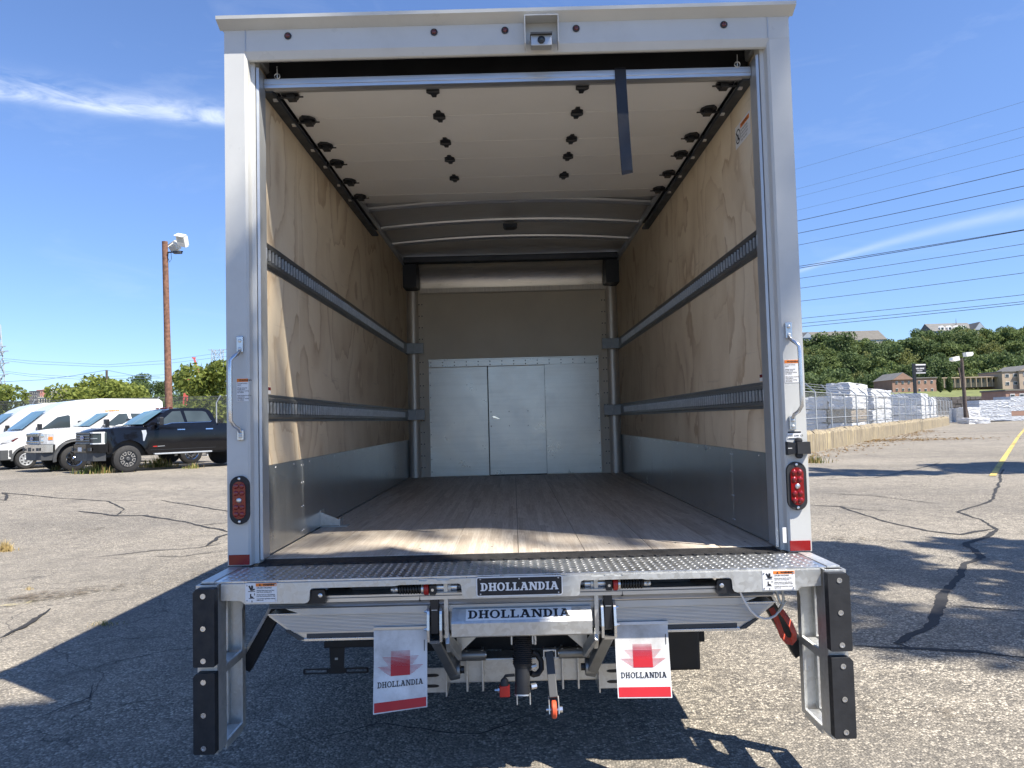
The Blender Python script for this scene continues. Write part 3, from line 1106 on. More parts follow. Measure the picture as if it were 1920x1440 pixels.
# outer box: skins, roof, floor slab ------------------------------------------
for s_ in sides():
    wall = MB().box(s_ * 1.288, s_ * 1.196, 0.1085, 5.06, 0.80, 3.338).build('side_wall', 'white', truck)
    # plywood lining, 8 ft sheets split behind the upper rail
    for (y0, y1) in ((0.110, 0.739), (0.742, 3.145), (3.148, 4.96)):
        for (z0, z1) in ((1.316, 2.318), (2.321, 3.215)):
            cy, cz = (y0 + y1) / 2, (z0 + z1) / 2
            MB().box(-0.0075, 0.0075, y0 - cy, y1 - cy, z0 - cz, z1 - cz, 0.0012).build('plywood_panel', 'ply', wall, loc=(s_ * 1.1875, cy, cz))
    # galvanised kick sheets
    for (y0, y1) in ((0.110, 0.758), (0.760, 3.128), (3.130, 4.96)):
        MB().box(s_ * 1.1955, s_ * 1.1765, y0, y1, ZF + 0.006, 1.3155, 0.0008).build('kick_plate', 'kick', wall)
    screws = MB()
    for yy in list(np.arange(0.30, 4.9, 0.30)):
        screws.lathe([(0, 0.0055), (0.002, 0.004)], (s_ * 1.1764, yy, 1.300), (-s_, 0, 0), 6)
    for yy in (0.742, 0.776):
        for zz in (0.93, 1.06, 1.19, 1.285):
            screws.lathe([(0, 0.0055), (0.002, 0.004)], (s_ * 1.1764, yy, zz), (-s_, 0, 0), 6)
    tag(screws.build('kick_plate_screws', 'bolt', wall), kind='stuff')
    # cap angle along the top of the lining
    MB().prism([(s_ * 1.1955, 3.216), (s_ * 1.168, 3.216), (s_ * 1.160, 3.224), (s_ * 1.160, 3.268), (s_ * 1.1955, 3.268)], 'y', 0.109, 4.96).build('cap_rail', 'jamb', wall)
    # tie rails: hat section with a row of slots
    for zc in (2.3195, 1.588):
        rl = MB()
        x = lambda d: s_ * (1.1795 - d)
        y0, y1 = 0.112, 4.955
        for sg in (-1, 1):
            rl.prism([(x(0), zc + sg * 0.064), (x(0.003), zc + sg * 0.064), (x(0.003), zc + sg * 0.052), (x(0.014), zc + sg * 0.044), (x(0.014), zc + sg * 0.032), (x(0.010), zc + sg * 0.032), (x(0.010), zc + sg * 0.042), (x(0), zc + sg * 0.050)], 'y', y0, y1)
        ys_ = list(np.arange(0.140, 4.56, 0.0508))
        prev = y0
        lips = MB()
        for yy in ys_:
            rl.box(x(0.0104), x(0.0136), prev, yy - 0.0085, zc - 0.0318, zc + 0.0318)
            prev = yy + 0.0085
            # lip of the punched slot
            lips.prism([(x(0.0105), yy + 0.0065), (x(0.0215), yy + 0.0065), (x(0.0215), yy + 0.0085), (x(0.0105), yy + 0.0085)], 'z', zc - 0.026, zc + 0.026)
        rl.box(x(0.0104), x(0.0136), prev, y1, zc - 0.0318, zc + 0.0318)
        rail = rl.build('tie_rail', 'galvrail', wall)
        tag(lips.build('rail_slot_lips', 'galv', wall), kind='stuff')
        MB().box(x(0.0001), x(0.0012), y0, y1, zc - 0.0495, zc + 0.0495).build('rail_back', 'black', wall)

fl = MB().box(-1.1765, 1.1765, 0.075, 4.965, 0.80, ZF - 0.0305).build('floor_slab', 'chassis', truck)
seams = [-1.1755, -0.927, -0.616, -0.314, -0.006, 0.300, 0.612, 0.925, 1.1755]
for a, b in zip(seams[:-1], seams[1:]):
    MB().box(a + 0.0012, b - 0.0012, 0.118, 4.962, ZF - 0.030, ZF, 0.0012).build('floor_board', 'floor', fl)
fs = MB()
for xx in (-1.05, -0.77, -0.46, -0.15, 0.15, 0.46, 0.77, 1.05):
    for yy in (0.28, 0.90, 1.55, 2.2, 2.9, 3.6, 4.3):
        fs.lathe([(0, 0.006), (0.0008, 0.005)], (xx + random.uniform(-.03, .03), yy + random.uniform(-.04, .04), ZF), (0, 0, 1), 7)
tag(fs.build('floor_screws', 'track', fl), kind='stuff')
# threshold in front of the boards
MB().prism([(0.02, 0.860), (0.02, 0.882), (0.085, 0.886), (0.1165, 0.8915), (0.1165, 0.860)], 'x', -1.17, 1.17).build('threshold', 'sill', fl)
tb = MB()
xx = -1.14
while xx < 1.14:
    tb.prism([(xx, 0.004), (xx + 0.030, 0.004), (xx + 0.022, -0.010 + random.uniform(-.004, .003)), (xx + 0.008, -0.008)], 'z', 0.8825, 0.8875)
    xx += 0.056
tag(tb.build('threshold_teeth', 'sill', fl), kind='stuff')
MB().box(-1.28, 1.28, -0.0005, 0.02, 0.86, 0.8805).build('threshold_angle', 'sill', fl)
# small floor chock bracket on the left
ck = MB()
ck.prism([(-1.176, ZF + 0.010), (-1.176, ZF + 0.092), (-1.065, ZF + 0.045), (-1.065, ZF + 0.010)], 'y', 1.120, 1.124)
ck.box(-1.176, -1.020, 1.124, 1.20, ZF + 0.001, ZF + 0.006)
ck.box(-1.064, -1.058, 1.12, 1.20, ZF + 0.006, ZF + 0.05)
ck.box(-1.176, -1.172, 1.124, 1.20, ZF + 0.006, ZF + 0.10)
ck.build('floor_bracket', 'galv', fl)

# front wall -------------------------------------------------------------------
fw = MB().box(-1.196, 1.196, YF, 5.06, 0.80, 3.30).build('front_wall', 'wallcream', truck)
for s_ in sides():
    MB().cyl((s_ * 1.112, YF + 0.012, 0.8935), (s_ * 1.112, YF + 0.012, 2.965), 0.066, n=36).build('corner_column', 'aluv', fw, 40)
    MB().box(s_ * 1.062, s_ * 0.988, YF - 0.006, YF - 0.001, 0.8945, 2.93).build('corner_flange', 'wallcream', fw)
    rv = MB()
    for zz in np.arange(1.0, 2.9, 0.13):
        for dx in (1.040, 1.008):
            rv.lathe([(0, 0.007), (0.003, 0.005)], (s_ * dx, YF - 0.0062, zz), (0, -1, 0), 7)
    tag(rv.build('flange_rivets', 'track', fw), kind='stuff')
    MB().prism([(s_ * 1.178, 4.72), (s_ * 1.035, 4.72), (s_ * 1.02, 4.90), (s_ * 1.06, YF - 0.01), (s_ * 1.178, YF - 0.01)], 'z', 2.975, 3.262).build('corner_block', 'track', fw)
    for zc in (2.3195, 1.588):
        bk = MB().box(s_ * 1.178, s_ * 1.085, 4.84, 4.868, zc - 0.058, zc + 0.058, 0.002)
        bk.box(s_ * 1.09, s_ * 0.985, 4.85, 4.872, zc - 0.058, zc + 0.058, 0.002)
        bk.build('rail_end_bracket', 'galvrail', fw)
cv = []
for i in range(11):
    t = math.pi / 2 * i / 10
    cv.append((4.735 + 0.225 * math.cos(t), 2.985 + 0.262 * math.sin(t)))
MB().prism(cv + [(4.735, 3.26), (4.965, 3.26)], 'x', -1.018, 1.018).build('cove_panel', 'cove', fw, 40)
MB().prism([(YF - 0.001, 2.932), (YF - 0.018, 2.936), (YF - 0.030, 2.945), (YF - 0.030, 2.996), (YF - 0.001, 2.998)], 'x', -1.03, 1.10).build('trim_bar', 'aluv', fw)
for i, (x0, x1, d) in enumerate(((-0.944, -0.2895, 0.004), (-0.2835, 0.3445, 0.0025), (0.346, 0.952, 0.0045))):
    zt = 2.105 if i < 2 else 2.112
    MB().box(x0, x1, YF - d, YF - 0.0005, 0.900, zt, 0.0006).build('bulkhead_sheet', 'bulk', fw)
MB().box(-0.944, 0.952, YF - 0.0055, YF - 0.0006, 2.113, 2.192, 0.001).build('bulkhead_top_strip', 'bulk', fw)
MB().box(-0.950, 0.958, YF - 0.0125, YF - 0.0062, 2.186, 2.200, 0.001).build('bulkhead_edge', 'bulk', fw)
MB().box(-0.2955, -0.2838, YF - 0.0046, YF - 0.0002, 0.900, 2.112).build('door_gap', 'black', fw)
MB().box(0.3435, 0.3475, YF - 0.0052, YF - 0.0002, 0.900, 2.112).build('door_gap', 'track', fw)
MB().box(-0.29, 0.345, YF - 0.0054, YF - 0.0002, 0.8935, 0.9035).build('door_gap', 'black', fw)
rv = MB()
for xx in np.linspace(-0.92, 0.93, 15):
    for zz in (2.128, 2.165):
        rv.lathe([(0, 0.007), (0.003, 0.005)], (xx, YF - 0.0056, zz), (0, -1, 0), 7)
for zz in np.linspace(0.95, 2.05, 9):
    for xx in (-0.93, 0.938):
        rv.lathe([(0, 0.006), (0.003, 0.004)], (xx, YF - 0.0047, zz), (0, -1, 0), 7)
for xx in (-0.26, -0.06, 0.15):
    for zz in (1.44, 1.60):
        rv.lathe([(0, 0.006), (0.003, 0.004)], (xx, YF - 0.0027, zz), (0, -1, 0), 7)
tag(rv.build('bulkhead_rivets', 'track', fw), kind='stuff')
MB().prism([(-0.246, 1.545), (-0.238, 1.556), (-0.222, 1.553), (-0.165, 1.523), (-0.170, 1.518), (-0.232, 1.532)], 'y', YF - 0.030, YF - 0.016).build('bulkhead_door_handle', 'chrome', fw)
MB().cyl((-0.236, YF - 0.016, 1.544), (-0.236, YF - 0.003, 1.544), 0.006, n=8).build('handle_spindle', 'bolt', fw)

# roof, ceiling and bows --------------------------------------------------------
rf = MB().box(-1.298, 1.298, 0.1085, 5.06, 3.339, 3.372, 0.01).build('roof', 'white', truck)


def arch(x):
    return 3.330 - 0.052 * (x / 1.17) ** 2


ay = list(np.arange(0.12, 4.76, 0.29))
ax = list(np.linspace(-1.165, 1.165, 17))
cs = sheet('ceiling_sheet', ax, ay, lambda x, y: arch(x) + 0.002 * math.sin(y * 7 + x), 'ceil', None, rf)
for i, yy in enumerate((0.45, 0.95, 1.50, 2.11, 2.735, 3.345, 3.955)):
    m = MB()
    sec = [(-0.034, 0.0), (-0.030, -0.016), (-0.012, -0.034), (0.012, -0.034), (0.030, -0.016), (0.034, 0.0)]
    v = [(x, yy + a, arch(x) - 0.004 + b) for x in ax for a, b in sec]
    k = len(sec)
    f = [(i_ * k + j, i_ * k + j + 1, (i_ + 1) * k + j + 1, (i_ + 1) * k + j) for i_ in range(len(ax) - 1) for j in range(k - 1)]
    m.add(v, f).build('roof_bow', 'alu', rf, 30)
MB().prism([(4.64, 3.275), (4.655, 3.235), (4.735, 3.225), (4.738, 3.29), (4.64, 3.29)], 'x', -1.16, 1.16).build('front_roof_beam', 'track', rf)
dl = MB().prism([(-0.062, 3.253), (-0.050, 3.238), (0.052, 3.238), (0.064, 3.253), (0.064, 3.275), (-0.062, 3.275)], 'y', 3.30, 3.39).build('dome_light', 'track', rf)
MB().box(-0.04, 0.042, 3.31, 3.375, 3.229, 3.237, 0.003).build('dome_lens', 'greyplastic', dl)
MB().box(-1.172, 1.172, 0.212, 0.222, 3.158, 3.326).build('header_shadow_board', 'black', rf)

# roller door stored under the roof ----------------------------------------------
door = empty('roll_up_door', (0, 0, 0), 0, truck)
ZD = 3.128
edges = [0.205, 0.548, 0.920, 1.205, 1.565, 1.905]
for a, b in zip(edges[:-1], edges[1:]):
    MB().box(-1.118, 1.118, a + 0.0015, b - 0.0015, ZD, ZD + 0.018, 0.0015).build('door_panel', 'doorwhite', door)
MB().prism([(1.910, ZD), (2.28, ZD + 0.055), (2.28, ZD + 0.073), (1.908, ZD + 0.018)], 'x', -1.118, 1.118).build('door_panel', 'doorwhite', door)
bb = MB().prism([(0.128, 3.108), (0.128, 3.122), (0.124, 3.124), (0.124, 3.136), (0.128, 3.138), (0.128, 3.152), (0.160, 3.156), (0.2035, 3.150), (0.2035, 3.116), (0.160, 3.104)], 'x', -1.158, 1.158).build('door_bottom_rail', 'alu', door)
ps = MB().ribbon([(0.537, 0.135, 3.165), (0.537, 0.118, 3.15), (0.538, 0.117, 3.06), (0.544, 0.112, 2.85), (0.552, 0.110, 2.66), (0.553, 0.114, 2.645), (0.553, 0.124, 2.655), (0.545, 0.126, 2.85), (0.539, 0.128, 3.06), (0.540, 0.150, 3.10)], 0.052, 0.003, (0, -1, 0)).build('pull_strap', 'strap', door)
hingepts = []
for yy in edges[1:-1]:
    hingepts += [(-0.366, yy), (0.366, yy)]
hz = MB()


def hinge_mesh():
    m = MB()
    m.prism([(-0.030, -0.030), (-0.015, -0.042), (-0.010, -0.072), (0.010, -0.072), (0.015, -0.042), (0.030, -0.030), (0.030, 0.030), (0.015, 0.042), (0.010, 0.072), (-0.010, 0.072), (-0.015, 0.042), (-0.030, 0.030)], 'z', -0.007, 0)
    m.cyl((-0.032, 0, -0.009), (0.032, 0, -0.009), 0.008, n=10)
    return m


hm = hinge_mesh().mesh('hinge', 'black')
for xx, yy in hingepts:
    obj('hinge', hm, door, (xx, yy, ZD - 0.0008))
for xx in (-0.366, 0.366):
    obj('hinge', hm, door, (xx, 0.232, ZD - 0.0008))
rm = MB()
rm.prism([(-0.046, -0.022), (-0.022, -0.055), (0.016, -0.046), (0.036, -0.015), (0.036, 0.015), (0.016, 0.050), (-0.022, 0.044), (-0.046, 0.022)], 'z', -0.012, 0)
rm.box(-0.02, 0.02, -0.026, 0.026, -0.032, -0.010, 0.003)
rm.cyl((-0.075, 0, -0.018), (0.03, 0, -0.018), 0.006, n=8)
rm.cyl((0.02, -0.012, -0.022), (0.060, -0.012, -0.022), 0.004, n=6)
for s_ in sides():
    me = (rm if s_ < 0 else rm.mirror()).mesh('roller_hinge', 'black')
    wm_ = (MB().cyl((-0.088, 0, -0.018), (-0.070, 0, -0.018), 0.020, n=14) if s_ < 0 else MB().cyl((-0.088, 0, -0.018), (-0.070, 0, -0.018), 0.020, n=14).mirror()).mesh('roller_wheel', 'bolt')
    for yy in [0.238] + edges[1:]:
        q = obj('roller_hinge', me, door, (s_ * 1.060, yy, ZD - 0.001))
        obj('roller_wheel', wm_, q)
    MB().prism([(s_ * 1.1795, 3.098), (s_ * 1.130, 3.098), (s_ * 1.124, 3.104), (s_ * 1.124, 3.112), (s_ * 1.1745, 3.112), (s_ * 1.1745, 3.150), (s_ * 1.130, 3.150), (s_ * 1.130, 3.156), (s_ * 1.1795, 3.156)], 'y', 0.155, 2.95).build('door_track', 'track', door)
    # lift cable and ring at the end of the bottom rail
    MB().tube([(s_ * 1.095, 0.128, 3.154), (s_ * 1.095, 0.126, 3.172), (s_ * 1.095, 0.124, 3.21)], 0.003, 6).build('lift_cable', 'bolt', door)
    rg = MB()
    rg.tube([(s_ * 1.095 + 0.013 * math.cos(t), 0.126, 3.163 + 0.013 * math.sin(t)) for t in np.linspace(0, 2 * math.pi, 13)], 0.0025, 6)
    rg.build('cable_ring', 'bolt', door, 60)


# ------------------------------------------------------------------ liftgate
DK = 0.880
dk = MB().box(-1.232, 1.232, -0.3085, -0.001, DK - 0.008, DK, 0.001).build('deck_plate', 'deck', truck)
lug = MB()
nx, ny = 76, 14
for j in range(ny):
    for i in range(nx):
        cx = -1.205 + 2.41 * (i + (0.5 if j % 2 else 0.0) * 0) / (nx - 1)
        cy = -0.292 + 0.272 * j / (ny - 1)
        a = R(38 if (i + j) % 2 else -38)
        ca, sa = math.cos(a), math.sin(a)
        L, W, H = 0.0115, 0.0040, 0.0020

        def q(u, v, h):
            return (cx + u * ca - v * sa, cy + u * sa + v * ca, DK + h)
        lug.add([q(-L, 0, 0), q(0, -W, 0), q(L, 0, 0), q(0, W, 0), q(-L * 0.35, 0, H), q(L * 0.35, 0, H)],
                [(0, 1, 4), (1, 5, 4), (1, 2, 5), (2, 3, 5), (3, 4, 5), (3, 0, 4)])
tag(lug.build('tread_lugs', 'deck', dk), kind='stuff')
for s_ in sides():
    MB().box(s_ * 1.2335, s_ * 1.287, -0.3085, 0.0, DK - 0.008, DK + 0.003, 0.003).build('deck_edge', 'galv', dk)
# skirt plate with its cut-outs
half = [(-1.205, 0.871), (-1.205, 0.806), (-1.127, 0.804), (-1.118, 0.799), (-1.110, 0.790), (-0.868, 0.788), (-0.856, 0.792), (-0.850, 0.802), (-0.847, 0.838), (-0.842, 0.845), (-0.835, 0.8475), (-0.505, 0.8475), (-0.485, 0.8515), (-0.252, 0.8515), (-0.243, 0.848), (-0.239, 0.838), (-0.236, 0.800), (-0.231, 0.793), (-0.222, 0.790)]
top = [(-0.285, 0.871), (-0.285, 0.8655), (-0.338, 0.8655), (-0.338, 0.871), (-0.377, 0.871), (-0.377, 0.8645), (-0.409, 0.8645), (-0.409, 0.871)]
outline = half + [(-x, z) for x, z in reversed(half)] + [(-x, z) for x, z in reversed(top)] + top
sk = MB().prism(outline, 'y', -0.3175, -0.3095).build('skirt_plate', 'galv', truck)
MB().box(-1.205, 1.205, -0.3094, -0.296, 0.852, 0.8715).build('skirt_stiffener', 'galv', sk)


def labels_on(parent, x0, z0, w, h, y):
    pl = MB().box(x0, x0 + w, y - 0.0015, y, z0, z0 + h, 0.0005).build('warning_plate', 'printwhite', parent)
    y1 = y - 0.0016
    band = MB().box(x0 + w * 0.335, x0 + w * 0.99, y1 - 0.0004, y1, z0 + h * 0.82, z0 + h * 0.985)
    band.build('warning_band', 'orange', parent)
    MB().prism([(x0 + w * 0.43, z0 + h * 0.85), (x0 + w * 0.50, z0 + h * 0.85), (x0 + w * 0.465, z0 + h * 0.965)], 'y', y1 - 0.0009, y1 - 0.0005).build('warning_triangle', 'printblack', parent)
    fr = lambda dx, dz: ((x0 + w * dx, y1 - 0.0008, z0 + h * dz), (1, 0, 0), (0, 0, 1))
    text_mesh('WARNING', h * 0.135, fr(0.56, 0.86), 'warning_lettering', 'printblack', parent, bold=0.0006)
    y1 += 0.0003
    body = [('CRUSH HAZARD', 0.105, 0.715), ('Always keep hands and feet', 0.082, 0.585), ('clear from moving parts', 0.082, 0.505), ('Always stand at a safe distance', 0.077, 0.375), ('from the moving platform edge', 0.077, 0.295), ('Consult the operation manual', 0.080, 0.165), ('before use.', 0.080, 0.085)]
    for t, sz, dz in body:
        text_mesh(t, h * sz, fr(0.36, dz), 'warning_lettering', 'printblack', parent, bold=0.00015)
    # pictograms: a plate coming down on a hand, a platform and a foot
    pic = MB()
    pic.box(x0 + w * 0.09, x0 + w * 0.31, y1 - 0.0006, y1, z0 + h * 0.555, z0 + h * 0.585)
    pic.prism([(x0 + w * 0.10, z0 + h * 0.86), (x0 + w * 0.14, z0 + h * 0.88), (x0 + w * 0.23, z0 + h * 0.64), (x0 + w * 0.17, z0 + h * 0.60)], 'y', y1 - 0.0011, y1 - 0.0007)
    pic.box(x0 + w * 0.19, x0 + w * 0.25, y1 - 0.0017, y1 - 0.0012, z0 + h * 0.70, z0 + h * 0.88)
    pic.prism([(x0 + w * 0.20, z0 + h * 0.60), (x0 + w * 0.31, z0 + h * 0.66), (x0 + w * 0.30, z0 + h * 0.72), (x0 + w * 0.22, z0 + h * 0.68)], 'y', y1 - 0.0023, y1 - 0.0018)
    pic.box(x0 + w * 0.11, x0 + w * 0.29, y1 - 0.0006, y1, z0 + h * 0.20, z0 + h * 0.23)
    pic.prism([(x0 + w * 0.15, z0 + h * 0.24), (x0 + w * 0.25, z0 + h * 0.24), (x0 + w * 0.26, z0 + h * 0.29), (x0 + w * 0.19, z0 + h * 0.33), (x0 + w * 0.19, z0 + h * 0.45), (x0 + w * 0.15, z0 + h * 0.45)], 'y', y1 - 0.0006, y1)
    for sg, zc in ((1, 0.43), (-1, 0.07)):
        xc = x0 + w * (0.29 if sg > 0 else 0.21)
        pic.prism([(xc - w * 0.025, z0 + h * (zc - 0.01)), (xc + w * 0.025, z0 + h * (zc - 0.01)), (xc, z0 + h * (zc + 0.05))], 'y', y1 - 0.0006, y1)
        pic.box(xc - w * 0.008, xc + w * 0.008, y1 - 0.0006, y1, z0 + h * (zc - 0.07), z0 + h * (zc - 0.012))
    pic.build('hazard_pictogram', 'printblack', parent)
    rvt = MB()
    for dx in (0.05, 0.95):
        for dz in (0.10, 0.88):
            rvt.lathe([(0, 0.0035), (0.002, 0.002)], (x0 + w * dx, y1 - 0.001, z0 + h * dz), (0, -1, 0), 8)
    tag(rvt.build('plate_rivets', 'bolt', parent), kind='stuff')


labels_on(sk, -1.106, 0.7965, 0.127, 0.077, -0.3177)
labels_on(sk, 0.9695, 0.7945, 0.130, 0.076, -0.3177)
# black name plate on the skirt
npl = MB().prism([(-0.172, 0.797), (0.161, 0.797), (0.168, 0.804), (0.168, 0.868), (0.161, 0.875), (-0.172, 0.875), (-0.179, 0.868), (-0.179, 0.804)], 'y', -0.3205, -0.3178).build('name_plate', 'printwhite', truck)
MB().prism([(-0.171, 0.8015), (0.160, 0.8015), (0.1635, 0.805), (0.1635, 0.867), (0.160, 0.8705), (-0.171, 0.8705), (-0.1745, 0.867), (-0.1745, 0.805)], 'y', -0.3215, -0.3207).build('name_plate_field', 'printblack', npl)
slab_word('DHOLLANDIA', 0.312, 0.032, ((-0.162, -0.3219, 0.8195), (1, 0, 0), (0, 0, 1)), 'name_lettering', 'printwhite', npl, 0.25)
for xx in (-0.162, -0.006, 0.151):
    for zz in (0.807, 0.8655):
        if abs(xx) < 0.05 and zz < 0.85:
            continue
        MB().lathe([(0, 0.0034), (0.0015, 0.002)], (xx, -0.3216, zz), (0, -1, 0), 8).build('plate_rivet', 'bolt', npl)

# folded aluminium platform under the deck
pf = empty('folded_platform', (0, 0, 0), 0, truck)
MB().prism([(-0.275, 0.780), (-0.275, 0.806), (-0.262, 0.8085), (-0.06, 0.8085), (-0.06, 0.780)], 'x', -0.815, 0.815).build('platform_top_extrusion', 'alu', pf)
MB().box(-0.81, 0.81, -0.2775, -0.2755, 0.795, 0.7975).build('platform_groove', 'track', pf)
MB().prism([(-0.245, 0.752), (-0.248, 0.757), (-0.235, 0.7795), (-0.05, 0.7795), (-0.05, 0.748)], 'x', -1.035, 1.035).build('platform_hinge_extrusion', 'alu', pf)
MB().prism([(-0.90, 0.722), (-0.97, 0.7475), (0.97, 0.7475), (0.90, 0.722)], 'y', -0.235, -0.06).build('platform_inner_edge', 'jamb', pf)
MB().prism([(-1.052, 0.716), (1.052, 0.716), (1.052, 0.708), (0.915, 0.606), (-0.915, 0.606), (-1.052, 0.708)], 'y', -0.196, 0.25).build('platform_leaf', 'alu', pf)
for i in range(13):
    zz = 0.7115 - i * 0.0058
    ex = 0.915 + (zz - 0.606) / 0.102 * 0.137 - 0.012
    MB().box(-ex, ex, -0.2005, -0.1962, zz - 0.0018, zz + 0.0018, 0.0006).build('platform_rib', 'alu', pf)
MB().box(-1.055, 1.055, -0.204, -0.1962, 0.7145, 0.7205, 0.001).build('platform_lip', 'bolt', pf)
for s_ in sides():
    MB().prism([(s_ * 0.985, 0.652), (s_ * 0.965, 0.652), (s_ * 0.902, 0.612), (s_ * 0.930, 0.612)], 'y', -0.205, -0.1962).build('platform_corner_cap', 'greyplastic', pf)
MB().box(-0.905, 0.905, -0.206, -0.1962, 0.606, 0.6165, 0.001).build('platform_lower_lip', 'bolt', pf)
MB().box(-0.895, 0.895, -0.2, -0.1965, 0.6172, 0.634).build('platform_lower_groove', 'greyplastic', pf)
# dark members seen through the skirt openings
for s_ in sides():
    MB().box(s_ * 0.24, s_ * 0.705, -0.20, -0.04, 0.8095, 0.865).build('deck_crossmember', 'black', truck)
    bk = MB().prism([(s_ * 0.860, 0.795), (s_ * 0.860, 0.832), (s_ * 0.838, 0.836), (s_ * 0.795, 0.836), (s_ * 0.790, 0.828), (s_ * 0.790, 0.782), (s_ * 0.875, 0.782), (s_ * 0.890, 0.790)], 'y', -0.304, -0.279).build('platform_hook', 'black', truck)
    MB().lathe([(0, 0.009), (0.006, 0.009), (0.008, 0.005)], (s_ * 0.808, -0.304, 0.815), (0, -1, 0), 10).build('hook_bolt', 'bolt', bk)

# ladder legs with rubber bumpers
for s_ in sides():
    ld = empty('bumper_ladder', (0, 0, 0), 0, truck)
    mir(MB().prism([(-1.292, -0.322), (-1.292, -0.336), (-1.214, -0.336), (-1.214, -0.240), (-1.222, -0.240), (-1.222, -0.322)], 'z', 0.212, 0.872), s_).build('ladder_upright', 'galv', ld)
    mir(MB().prism([(-1.290, -0.045), (-1.290, -0.010), (-1.224, -0.010), (-1.216, -0.016), (-1.216, -0.055), (-1.222, -0.055), (-1.222, -0.018), (-1.282, -0.018), (-1.282, -0.045)], 'z', 0.200, 0.800), s_).build('ladder_upright', 'galv', ld)
    for zz in (0.530, 0.222):
        ru = MB()
        ru.prism([(-0.239, zz - 0.030), (-0.056, zz - 0.030), (-0.056, zz), (-0.239, zz)], 'x', -1.222, -1.214)
        ru.prism([(-0.321, zz - 0.012), (-0.046, zz - 0.012), (-0.046, zz - 0.006), (-0.321, zz - 0.006)], 'x', -1.281, -1.222)
        ru.prism([(-0.321, zz - 0.024), (-0.046, zz - 0.024), (-0.046, zz), (-0.321, zz)], 'x', -1.290, -1.2815)
        n_t = 15
        for i in range(n_t):
            ya = -0.236 + (0.178) * i / n_t
            ru.prism([(ya, zz + 0.0003), (ya + 0.0075, zz + 0.0003), (ya + 0.00375, zz + 0.0075)], 'x', -1.2215, -1.2145)
            ya = -0.316 + 0.265 * i / n_t
            ru.prism([(ya, zz + 0.0003), (ya + 0.011, zz + 0.0003), (ya + 0.0055, zz + 0.0085)], 'x', -1.2895, -1.282)
        mir(ru, s_).build('ladder_rung', 'galv', ld)
    mir(MB().prism([(-0.336, 0.8725), (-0.012, 0.8725), (-0.012, 0.70), (-0.050, 0.705), (-0.070, 0.735), (-0.09, 0.752), (-0.205, 0.752), (-0.225, 0.735), (-0.240, 0.700), (-0.240, 0.60), (-0.322, 0.60)], 'x', -1.2975, -1.2915), s_).build('ladder_gusset', 'galv', ld)
    mir(MB().prism([(-1.216, 0.79), (-1.19, 0.8), (-1.10, 0.8), (-1.135, 0.775), (-1.205, 0.745), (-1.216, 0.70)], 'y', -0.060, -0.052), s_).build('ladder_knee', 'galv', ld)
    for k, (z0, z1) in enumerate(((0.5625, 0.8655), (0.2275, 0.5375))):
        pad = mir(MB().prism([(-1.294, z0 + 0.004), (-1.290, z0), (-1.212, z0), (-1.209, z0 + 0.003), (-1.209, z1 - 0.003), (-1.212, z1), (-1.282, z1), (-1.294, z1 - 0.014)], 'y', -0.374, -0.3365), s_).build('rubber_bumper', 'rubber', ld)
        for zz in ((0.838, 0.712, 0.587), (0.505, 0.378, 0.252))[k]:
            mir(MB().lathe([(0, 0.0105), (0.002, 0.0105), (0.002, 0.0065), (-0.002, 0.0060), (-0.002, 0.0015), (0.001, 0.001)], (-1.2535, -0.3742, zz), (0, -1, 0), 14), s_).build('bumper_bolt', 'bolt', pad, 30)
    # diagonal brace from the deck down to the ladder
    mir(MB().bar((-1.015, -0.02, 0.80), (-1.232, 0.03, 0.43), 0.052, 0.036, (0, 1, 0), 0.003), s_).build('ladder_brace', 'black', ld)
    mir(MB().bar((-1.043, -0.045, 0.80), (-1.225, 0.0, 0.50), 0.012, 0.010, (0, 1, 0)), s_).build('brace_edge', 'bolt', ld)

# lift beam with white name sticker -------------------------------------------------
lb = MB().prism([(-0.245, 0.7335), (-0.252, 0.7335), (-0.292, 0.694), (-0.298, 0.686), (-0.294, 0.634), (-0.286, 0.628), (-0.208, 0.628)], 'x', -0.284, 0.284).build('lift_beam', 'galv', truck)
ns = Vector((0, -0.0395, 0.040)).normalized()
sv = Vector((0, -0.0400, -0.0395)).normalized()
o0 = Vector((-0.226, -0.2531, 0.7322)) + Vector((0, -0.0006, 0.0006))
MB().add([o0, o0 + Vector((0.43, 0, 0)), o0 + Vector((0.43, 0, 0)) + sv * 0.053, o0 + sv * 0.053], [(0, 1, 2, 3)]).build('beam_sticker', 'printwhite', lb)
slab_word('DHOLLANDIA', 0.415, 0.037, (o0 + Vector((0.008, 0, 0)) + sv * 0.044 + Vector((0, -0.0006, 0.0006)), (1, 0, 0), -sv), 'beam_lettering', 'printblack', lb, 0.22)

